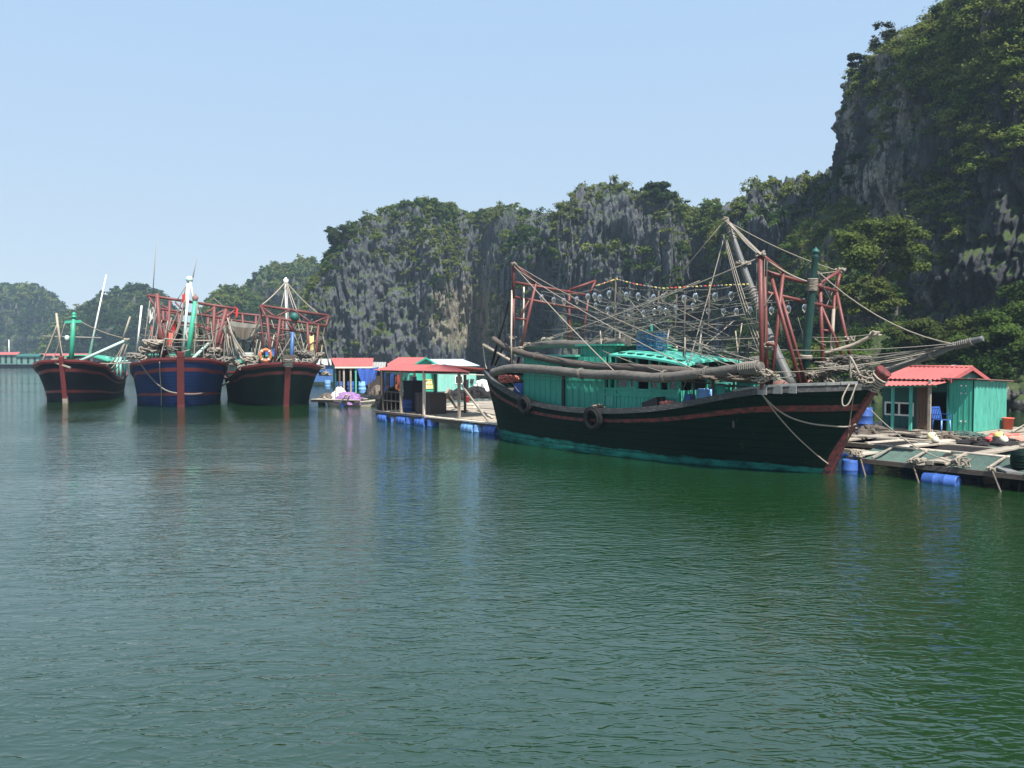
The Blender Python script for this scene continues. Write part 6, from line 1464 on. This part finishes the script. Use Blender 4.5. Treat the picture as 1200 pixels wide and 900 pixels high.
# ---------------------------------------------------------------- centre raft with the open shelter
zc = .42
cr_ = thing('work_raft', S, 'wide timber work raft carrying the open red-roofed shelter and the mint house', 'raft')
plank_deck('deck_planks', S, -11.1, -.9, -.15, 4.2, zc, 'wood', .27, .03, 'n', 11, parent=cr_, ragged=.2)
plank_deck('deck_planks', S, -16, 4, 4.25, 12.5, zc - .02, 'wood', .3, .03, 'a', 12, parent=cr_, ragged=.6)
plank_deck('deck_planks', S, -22, 0, 12.6, 26, zc - .02, 'wood', .3, .03, 'a', 13, parent=cr_, ragged=.6)
for n in (-.2, 1.6, 4.1): beam_line(cr_, 'deck_beam', (-11.2, n, zc - .11), (-.8, n, zc - .11), .16, .14, 'wood_dark')
beam_line(cr_, 'edge_plank', (-6.6, -.25, zc + .03), (-.7, -.25, zc + .03), .22, .05, 'wood_pale'); beam_line(cr_, 'edge_plank', (-11.3, -.27, zc + .03), (-6.8, -.27, zc + .03), .18, .06, 'wood_dark')
fd = [(452, 484, 'x', 'blue float drum at the left end of the shelter raft, second from the left corner'), (474, 486, 'x', 'blue float drum below the left shelter post'), (482, 487, 'z', 'blue float drum seen end-on between two lying drums, middle of the shelter raft'), (496, 488.5, 'x', 'bright blue float drum lying below the middle shelter post'), (507, 489, 'z', 'dark blue float drum just right of the brightest lying drum'), (552, 497, 'x', 'pale blue float drum alone below the right shelter post'), (562, 498, 'z', 'dark blue float drum touching the lone pale blue one'), (578, 501, 'x', 'dark blue float drum nearest the big boat stern')]
for px, py, ax, lb in fd:
    a = S.y(px, py, -.12).x; float_drum(S, (a, -.14, .12) if ax == 'x' else (a, -.10, -.52), .27, .85, lb, ax, mat='blue_pale' if 'pale' in lb else 'blue_drum')
sh = thing('open_shelter', S, 'open-sided shelter with a low red tin roof on thin posts, on the work raft', 'shelter')
n0, n1, nr = .10, 3.0, 1.55
e0, e1, e2 = S.y(438, 434.5, n0), S.y(486, 434.5, n0), S.y(552, 435.5, n0)
r0, r1 = S.y(466, 428, nr), S.y(515, 427, nr)
print('shelter', e0, e1, e2, r0, r1)
aE0, aE1, aE2 = e0.x, e1.x, e2.x; zev = (e0.z + e1.z + e2.z) / 3; zrd = (r0.z + r1.z) / 2; aR0, aR1 = r0.x, r1.x
m = MB(); m.corrugated((aE0, n0, zev), (aE1, n0, zev), (aE1 - .4, nr, zrd), (aR0, nr, zrd), .18, .018, .008); m.build('roof_sheet', M['roof_red_dark'], sh)
m = MB(); m.corrugated((aE1 + .01, n0 - .04, zev + .02), (aE2, n0 - .04, zev + .02), (aR1 + .5, nr, zrd + .03), (aE1 - .39, nr, zrd + .03), .18, .018, .008); m.build('roof_sheet', M['roof_red'], sh)
m = MB(); m.corrugated((aE2 - .2, n1, zev - .02), (aE0 + .2, n1, zev - .02), (aR0 + .01, nr + .01, zrd + .01), (aR1 + .49, nr + .01, zrd + .01), .18, .018, .008); m.build('roof_sheet', M['roof_red_dark'], sh)
m = MB(); m.slab((aE0 + .5, n0 + .25, zev - .12), (aE2 - .5, n0 + .25, zev - .12), (aE2 - .6, n1 - .1, zev - .20), (aE0 + .6, n1 - .1, zev - .20), .02); m.build('ceiling_sheet', M['cream'], sh)
for px, mt in ((470, 'wood'), (497, 'wood_pale'), (538, 'wood')):
    a = S.y(px, 460, .35).x; MB().bar((a, .35, zc), (a, .35, zev + .05), .11, .11).build('post', M[mt], sh)
for px in (447, 486, 510.5, 545):
    a = S.y(px, 460, 2.7).x; MB().bar((a, 2.7, zc), (a, 2.7, zev - .02), .10, .10).build('post', M['wood_dark'], sh)
a = S.y(449, 460, .35).x; MB().bar((a, .35, zc), (a, .35, zev + .02), .08, .08).build('post', M['wood_dark'], sh)
MB().bar((aE0 + .5, .35, zev - .04), (aE2 - .5, .35, zev - .04), .08, .10).build('eave_beam', M['wood_dark'], sh); MB().bar((aE0 + .5, 2.7, zev - .09), (aE2 - .5, 2.7, zev - .09), .08, .10).build('eave_beam', M['wood_dark'], sh)
p0, p1 = S.y(540, 452, .35), S.y(562, 485, .2); MB().bar((p0.x, .41, p0.z), (p1.x + .3, .45, zc), .07, .07).build('brace', M['wood'], sh)
m = MB()
aa0, aa1 = S.y(449, 470, .35).x, S.y(469, 470, .35).x
for z in (.55, 1.0): m.bar((aa0, .34, zc + z), (aa1, .34, zc + z), .05, .06)
for i in range(5): x = aa0 + (aa1 - aa0) * i / 4; m.bar((x, .34, zc), (x, .34, zc + 1.02), .04, .04)
m.build('railing', M['wood_dark'], sh)
def tank(fr, p, sx, sy, sz, label, mat, cat='bin', rot=0):
    t = empty('storage_bin', fr.w(*p), fr.a + rot, label, cat); m = MB(); m.box((-sx/2, -sy/2, 0), (sx/2, sy/2, sz))
    for x in np.linspace(-sx/2 + .05, sx/2 - .05, 5): m.box((x - .03, -sy/2 - .025, .03), (x + .03, -sy/2 - .002, sz - .06))
    m.build('body', M[mat], t); m = MB(); m.box((-sx/2 - .04, -sy/2 - .04, sz), (sx/2 + .04, sy/2 + .04, sz + .06)); m.build('lid', M[mat], t)
a = S.y(505, 470, 1.2).x; tank(S, (a, 1.2, zc), 1.35, .9, .95, 'dark brown bin under the shelter, right of the middle post', 'brown_panel')
a = S.y(486, 470, 1.5).x; tank(S, (a, 1.5, zc), .85, .8, 1.5, 'tall black cabinet under the shelter, left of the brown bin', 'cloth_dark', 'cabinet')
a = S.y(478, 470, 1.0).x; drum_thing(S, (a - .1, 1.0, zc), .36, .62, 'cut blue tub standing by the left shelter post', None); 
a = S.y(477, 460, 1.9).x; tank(S, (a, 2.2, zc), .8, .4, 1.25, 'weathered grey board panel behind the blue tub', 'wood', 'panel')
heap(S, (S.y(458, 470, 1.6).x, 1.6, zc), .85, 1.15, 'net_dark', 'tall black net pile under the left end of the shelter', seed=11)
heap(S, (S.y(448, 470, 2.9).x, 3.2, zc), .8, 1.0, 'net_dark', 'black net pile behind the left end of the shelter', seed=12)
heap(S, at_px(558, 466, zc), 1.1, .75, 'net_dark', 'big black net heap on the raft right of the mint house', seed=13)
heap(S, at_px(538, 468, zc), .9, .6, 'net_dark', 'smaller black net heap in front of the mint wall', seed=14)
heap(S, at_px(566, 458, zc), .8, .9, 'white_bag', 'pale sacks heaped behind the black net heap near the big boat stern', 'sacks', 15, 4, 'sack_heap')
foam_box(S, at_px(552, 478, zc), .7, .45, .22, 'cream slab of foam lying on the raft deck right of the shelter', 'cream', .3)
bucket(S.w(*at_px(547, 471, zc)), .2, .35, 'red bucket beside the black net heap on the raft', 'red_cloth')
for i, (a, b, z1, lab) in enumerate((((513, 476), (526, 455), 1.3, 'grey trestle leg leaning left behind the right shelter post'), ((524, 462), (535, 478), .45, 'brown plank sloping down to the deck behind the shelter'), ((517, 477), (536, 475), .5, 'pale plank lying on the deck between the trestle legs'), ((560, 480), (577, 489), .48, 'pale plank lying at the raft corner near the big boat stern'), ((520, 483), (548, 481), .47, 'dark plank lying at the raft front edge'))):
    o = MB().bar(S.w(*at_px(*a, zc + (.05 if i != 1 else 1.0))), S.w(*at_px(*b, z1)), .13, .06).build('loose_plank', M[('wood', 'wood', 'wood_pale', 'wood_pale', 'wood_dark')[i]]); tag(o, lab, 'plank')
for i, (px, py, rd, hh, mt, lab) in enumerate(((443, 463, .7, .7, 'net_brown', 'brown net heap between the purple net and the shelter'), (434, 462, .5, .5, 'net_dark', 'small black heap in front of the grey-roofed lean-to'), (521, 470, .6, .45, 'net_brown', 'brown net heap behind the middle of the shelter'), (528, 466, .5, .5, 'wood_dark', 'dark clutter at the foot of the mint wall'))):
    heap(S, at_px(px, py, zc), rd, hh, mt, lab, seed=60 + i)
# washing on a line under the shelter
lines_ = [(450, 437, 'blue_tarp', .9), (455, 436, 'cloth_dark', .8), (460, 437, 'blue_drum', .9), (464, 438, 'cloth_dark', .9), (467, 441, 'orange', .85), (469, 439, 'red_cloth', .6), (474, 441, 'green_bright', .5), (482, 439, 'white_bag', .5), (486, 441, 'purple', .6)]
labs = ['blue sheet hanging at the left end of the shelter washing line', 'black garment hanging right of the blue sheet', 'bright blue garment on the shelter washing line', 'black garment beside the orange cloth', 'orange cloth hanging by the left shelter post', 'red cloth hanging above the orange cloth', 'green cloth on the shelter washing line', 'white cloth on the shelter washing line', 'purple cloth at the right end of the washing line']
for i, (px, py, mt, dr_) in enumerate(lines_):
    P_, Q_ = S.y(px - 2.4, py, 2.2), S.y(px + 2.4, py, 2.2); c_ = (P_ + Q_) / 2
    o = cloth(None, P_ - c_, Q_ - c_, dr_, mt, 'garment', i + 3, 8, 6, .05); o.location = S.w(*c_); o.rotation_euler = (0, 0, S.a); tag(o, labs[i], 'clothing', 'washing under the shelter')

# ---------------------------------------------------------------- mint house and its white-roofed annexe
def gable_house(name, fr, L, W, hw, hr, label, wall, roof, wall2=None, over=.25, pitch=.2, gable=None):
    """ridge along x from -L to 0, gable ends at x=0 and x=-L, width along y centred"""
    t = thing(name, fr, label, 'house'); z0 = zc
    m = MB(); m.box((-L, -W/2, z0), (-.06, -W/2 + .06, z0 + hw)); m.box((-L, W/2 - .06, z0), (-.06, W/2, z0 + hw)); m.box((-L, -W/2 + .061, z0), (-L + .06, W/2 - .061, z0 + hw)); planked(m, -L + .05, -.1, -W/2, z0 + .02, z0 + hw - .02, .3, -1); m.build('side_wall', M[wall], t)
    m = MB(); m.add([(0, -W/2, z0), (0, W/2, z0), (0, W/2, z0 + hw), (0, 0, z0 + hw + hr), (0, -W/2, z0 + hw), (-.058, -W/2, z0), (-.058, W/2, z0), (-.058, W/2, z0 + hw), (-.058, 0, z0 + hw + hr), (-.058, -W/2, z0 + hw)], [(0, 1, 2, 3, 4), (9, 8, 7, 6, 5), (0, 4, 9, 5), (1, 6, 7, 2), (2, 7, 8, 3), (3, 8, 9, 4), (0, 5, 6, 1)])
    for y in np.arange(-W/2 + .1, W/2, .28): m.box((.001, y - .02, z0 + .02), (.016, y + .02, z0 + hw + hr * (1 - abs(y) / (W/2)) * .9))
    m.build('gable_wall', M[gable or wall], t)
    rr = hr / (W / 2); ez = z0 + hw - over * rr
    m = MB(); m.corrugated((-L - over, -W/2 - over, ez + .05), (over, -W/2 - over, ez + .05), (over, 0, z0 + hw + hr + .05), (-L - over, 0, z0 + hw + hr + .05), pitch, .02, .008); m.build('roof_sheet', M[roof], t)
    m = MB(); m.corrugated((over, W/2 + over, ez + .05), (-L - over, W/2 + over, ez + .05), (-L - over, 0, z0 + hw + hr + .05), (over, 0, z0 + hw + hr + .05), pitch, .02, .008); m.build('roof_sheet', M[roof], t)
    for s_ in (-1, 1): MB().bar((over + .02, s_ * (W/2 + over), ez), (over + .02, 0, z0 + hw + hr), .03, .14).build('barge_board', M[gable or wall], t)
    return t
p = S.z(497, 459, zc); HF = S.sub(p.x, p.y)
gz = CAM_H - 1.5 / FPX * HF.o.y; wG = 47 / (FPX / HF.o.y) / .93
mh = gable_house('floating_house', HF, 3.6, 2.9, 1.95, gz - zc - 1.95, 'mint house with red tin roof and yellow window, behind the open shelter', 'mint', 'roof_red', gable='teal')
m = MB(); q0, q1 = HF.x(499, 445, .04), HF.x(511, 455, .04)
for i in range(4): y = q0.y + (q1.y - q0.y) * i / 3; m.box((.02, y - .03, q1.z), (.05, y + .03, q0.z))
for i in range(3): z = q1.z + (q0.z - q1.z) * i / 2; m.box((.021, q0.y, z - .03), (.049, q1.y, z + .03))
wfo = m.build('window_frame', M['yellow'], mh); m = MB(); m.box((.004, q0.y, q1.z), (.012, q1.y, q0.z)); m.build('pane', M['pale_yellow'], wfo)
p = S.z(513, 459, zc); WF = S.sub(p.x, p.y); wy = WF.x(558, 450, 0).y; ze = WF.x(540, 429, .2).z; zr = CAM_H - 3 / FPX * (WF.o.y + 2.2)
an_ = thing('floating_house', WF, 'mint annexe under a pale blue-white tin roof, right of the red-roofed mint house', 'house')
m = MB(); m.box((-.06, 0, zc), (0, wy, ze - .45))
for y in np.arange(.1, wy, .3): m.box((.001, y - .02, zc + .02), (.016, y + .02, ze - .46))
m.build('front_wall', M['mint'], an_); m = MB(); m.box((-.06, 0, ze - .449), (.0, wy, ze - .02)); m.box((-4, wy - .06, zc), (-.061, wy, ze)); m.box((-4, 0, zc), (-.061, .06, ze)); m.build('side_wall', M['teal'], an_)
m = MB(); m.corrugated((.3, wy + .25, ze), (.3, -.3, ze), (-2.2, -.3, zr), (-2.2, wy + .25, zr), .22, .018, .008); m.build('roof_sheet', M['roof_white'], an_); m = MB(); m.corrugated((-4.5, -.3, ze), (-4.5, wy + .25, ze), (-2.2, wy + .25, zr), (-2.2, -.3, zr), .22, .018, .008); m.build('roof_sheet', M['roof_white'], an_)
q0, q1 = WF.x(533, 440, 0), WF.x(542, 450, 0); m = MB(); m.box((.018, q0.y, q1.z), (.04, q1.y, q0.z)); wfo = m.build('window_frame', M['white_paint'], an_); m = MB(); m.box((.041, q0.y + .08, q1.z + .08), (.045, q1.y - .08, q0.z - .08)); m.build('pane', M['pane'], wfo)
for i, (px, mt, lab) in enumerate(((547, 'cloth_dark', 'dark trousers hanging on the mint annexe wall'), (553, 'cloth_dark', 'dark shirt hanging at the right end of the mint annexe wall'), (544, 'white_bag', 'white shirt hanging beside the dark trousers'))):
    P_, Q_ = WF.x(px - 2, 444, .12), WF.x(px + 2, 444, .12); c_ = (P_ + Q_) / 2; o = cloth(None, P_ - c_, Q_ - c_, (1.0, .35, .35)[i], mt, 'garment', i + 21, 8, 6, .04); o.location = WF.w(*c_); o.rotation_euler = (0, 0, WF.a); tag(o, lab, 'clothing', 'clothes on the mint wall')

# ---------------------------------------------------------------- left hut, grey-roofed hut, hut behind
LF = Frame(atz(397, 461, zc), 16)
lh = thing('floating_hut', LF, 'small dark open-fronted hut with a red tin roof, left of the open shelter', 'hut')
W_ = LF.y(433, 461, 0).x; zt = LF.y(415, 429, 0).z; zk = LF.y(415, 419.5, 1.4).z
m = MB(); m.corrugated((-.3, -.3, zt), (W_ + .2, -.3, zt), (W_ + .5, 1.5, zk), (-.5, 1.5, zk), .2, .02, .008); m.build('roof_sheet', M['roof_red'], lh); m = MB(); m.corrugated((W_ + .2, 3.2, zt), (-.3, 3.2, zt), (-.5, 1.5, zk), (W_ + .5, 1.5, zk), .2, .02, .008); m.build('roof_sheet', M['roof_red'], lh)
MB().box((-.3, -.34, zt - .16), (W_ + .2, -.30, zt - .03)).build('fascia', M['cream'], lh)
m = MB(); m.box((-.25, -.1, zc), (-.19, 3, zt)); m.add([(-.25, -.1, zt), (-.25, 3, zt), (-.25, 1.5, zk - .05), (-.19, -.1, zt), (-.19, 3, zt), (-.19, 1.5, zk - .05)], [(0, 2, 1), (3, 4, 5), (0, 3, 5, 2), (1, 2, 5, 4)]); m.box((-.18, 2.9, zc), (W_, 3, zt)); m.box((W_ - .06, .4, zc), (W_, 2.89, zt)); m.build('hut_wall', M['teal_dark'], lh)
m = MB(); m.box((-.17, 1.2, zc), (W_ - .08, 1.26, zt - .1)); m.build('inside_shade_sheet', M['interior'], lh)  # near-black sheet standing in for the shade inside the hut
for px, mt in ((417, 'teal_light'), (403, 'wood'), (411, 'wood'), (398, 'wood_dark'), (432, 'wood_dark')): a = LF.y(px, 450, -.15).x; MB().bar((a, -.15, zc), (a, -.15, zt - .03), .13, .13).build('post', M[mt], lh)
for px, lab in ((398.5, 'dark blue drum at the left of three in the red-roofed left hut'), (411, 'dark blue drum in the middle of the left hut'), (424, 'bright blue drum at the right of the left hut')):
    a = LF.y(px, 455, .25).x; drum_thing(LF, (a, .25 if px < 420 else -.2, zc), .29, .9, lab, 'drums in the left hut', mat='blue_drum' if px < 420 else 'blue_pale')
P_, Q_ = LF.y(418, 431, -.3), LF.y(444, 430, -.3); c_ = (P_ + Q_) / 2; o = cloth(None, P_ - c_, Q_ - c_, 1.1, 'blue_tarp', 'tarpaulin', 31, 12, 8, .15); o.location = LF.w(*c_); o.rotation_euler = (0, 0, LF.a); tag(o, 'blue tarpaulin hung between the left hut and the grey-roofed lean-to', 'tarpaulin')
plank_deck('raft_deck', LF, -2.2, 6, -1.2, 4, zc, 'wood', .3, .03, 'n', 21); tag(bpy.data.objects['raft_deck'], 'plank raft under the red-roofed left hut', 'raft')
GF = Frame(atz(449, 459, zc), 4)
gh = gable_house('lean_to', GF, 2.2, 2.6, 1.75, .55, 'grey-roofed dark lean-to between the left hut and the mint house', 'brown_panel', 'roof_grey', gable='interior')
BF = Frame(atz(398, 447, zc), 2)
bh = gable_house('floating_house', BF, 5.5, 3.0, 1.9, .6, 'blue-walled house with grey roof, far behind the bow of the pine green boat', 'blue_mast', 'roof_grey')
# low side raft with bags, and the sampan loaded with purple net
t_ = Frame(atz(372, 470, .3), -20)
sr_ = thing('small_raft', t_, 'ragged little plank raft beside the pine green boat', 'raft')
plank_deck('deck_planks', t_, -.3, 3.0, -.3, 1.8, .45, 'wood_pale', .26, .04, 'a', 31, parent=sr_, ragged=.5)
for q in (-.1, 1.2): beam_line(sr_, 'deck_beam', (-.4, q, .32), (3.2, q, .32), .16, .16, 'wood_dark')
float_drum(t_, (.2, .2, -.45), .24, .85, 'black tarred drum under the left end of the little raft', 'z', mat='rubber'); float_drum(t_, (1.9, .1, -.5), .24, .85, 'blue drum under the right end of the little raft', 'z')
heap(t_, (1.2, .8, .46), .55, .75, 'white_bag', 'white sacks heaped on the little raft', 'sacks', 41, 3, 'sack_heap'); heap(t_, (.4, .6, .46), .5, .35, 'net_brown', 'brown net heap beside the white sacks', seed=42)
q = atz(384, 456, .45); drum_thing(Frame(q, 0), (0, 0, .42), .25, .8, 'pale blue drum behind the white sacks of the little raft', None, mat='blue_pale')
NF = Frame(atz(437, 476), 168)
sam = thing('sampan', NF, 'low wooden sampan with pale bow, loaded with a purple net', 'sampan')
hull(sam, [(0,-.3,.45,.42,0,.4),(.2,.6,.58,.34,.6,.5),(.5,1.7,.62,.32,1.7,.52),(.75,2.6,.5,.38,2.5,.4),(.9,3.1,.3,.48,2.9,.2),(1,3.4,.05,.56,3.1,.02)], [], [M['wood']], .2, 1.3, 24, (.06, .06), 'wood_pale', 'wood', .03)
heap(NF, (1.6, 0, .15), .95, .75, 'purple', 'purple net heaped in the wooden sampan', seed=51, strands=20)
for i, (a, b) in enumerate((((394, 479), (406, 462)), ((404, 477), (410, 463)))): o = MB().tube([atz(*a, -.1), atz(*b, .95)], .05, 6).build('bamboo_pole', M['bamboo']); tag(o, ('left bamboo pole leaning on the sampan', 'right bamboo pole leaning on the sampan, nearer the purple net')[i], 'pole')

# ---------------------------------------------------------------- far houseboats at the left edge
def houseboat(px0, px1, pyw, top, wall, roof, label, seed):
    P = atz((px0 + px1) / 2, pyw); fr = Frame(P, 6); L = (px1 - px0) / FPX * P.y; H = CAM_H - (top - 418) / FPX * P.y
    t = thing('houseboat', fr, label, 'houseboat', 'far houseboats at the left'); zt = H - .7
    m = MB(); m.add([(-L/2, -1.6, 1.0), (L/2, -1.6, 1.0), (L/2, 1.6, 1.0), (-L/2, 1.6, 1.0), (-L/2 + .6, -1.2, -.5), (L/2 - .6, -1.2, -.5), (L/2 - .6, 1.2, -.5), (-L/2 + .6, 1.2, -.5)], [(3, 2, 1, 0), (4, 5, 6, 7), (0, 1, 5, 4), (1, 2, 6, 5), (2, 3, 7, 6), (3, 0, 4, 7)]); m.build('hull', M['hull_black'], t)
    m = MB(); m.box((-L * .46, -1.4, 1.0), (L * .46, 1.4, zt)); m.build('cabin_wall', M[wall], t)
    k = max(2, int(L / 1.8)); 
    for i in range(k): x = -L * .42 + L * .84 * (i + .5) / k; m = MB(); m.box((x - .32, -1.44, 1.25), (x + .32, -1.402, zt - .25)); m.build('window', M['interior'], t)
    m = MB(); m.slab((-L * .5, -1.9, zt), (L * .5, -1.9, zt), (L * .5, 0, H), (-L * .5, 0, H), .08, 0, (0, 0, 1)); m.slab((-L * .5, 0, H + .001), (L * .5, 0, H + .001), (L * .5, 1.9, zt), (-L * .5, 1.9, zt), .08, 0, (0, 0, 1)); m.build('roof', M[roof], t)
    return t
houseboat(-30, 23, 431, 413, 'far_teal', 'roof_red_dark', 'pale green houseboat with red roof at the far left picture edge', 1)
houseboat(23, 49, 431, 415, 'far_teal', 'teal_dark', 'smaller green houseboat with green roof, second from the left edge', 2)
houseboat(48, 112, 429, 414.5, 'brown_panel', 'roof_red', 'long dark houseboat with red roof, partly behind the black boat', 3)
hbm = thing('radio_mast', Frame(atz(11, 430), 0), 'thin pole with a cross arm rising above the leftmost houseboat', 'mast'); MB().tube([(0, 0, 2), (0, 0, 8.5)], .12, 6).build('pole', M['white_paint'], hbm); MB().bar((-1.2, 0, 6.2), (1.2, 0, 6.2), .1, .1).build('cross_arm', M['green_bright'], hbm)
# ================================================================== the air
hz = MB(); hz.box((-900, -60, -2.0), (900, 1000, 78)); ho = hz.build('haze', M['haze']); tag(ho, kind='stuff', label='thin blue sea haze hanging over the whole bay', cat='haze')
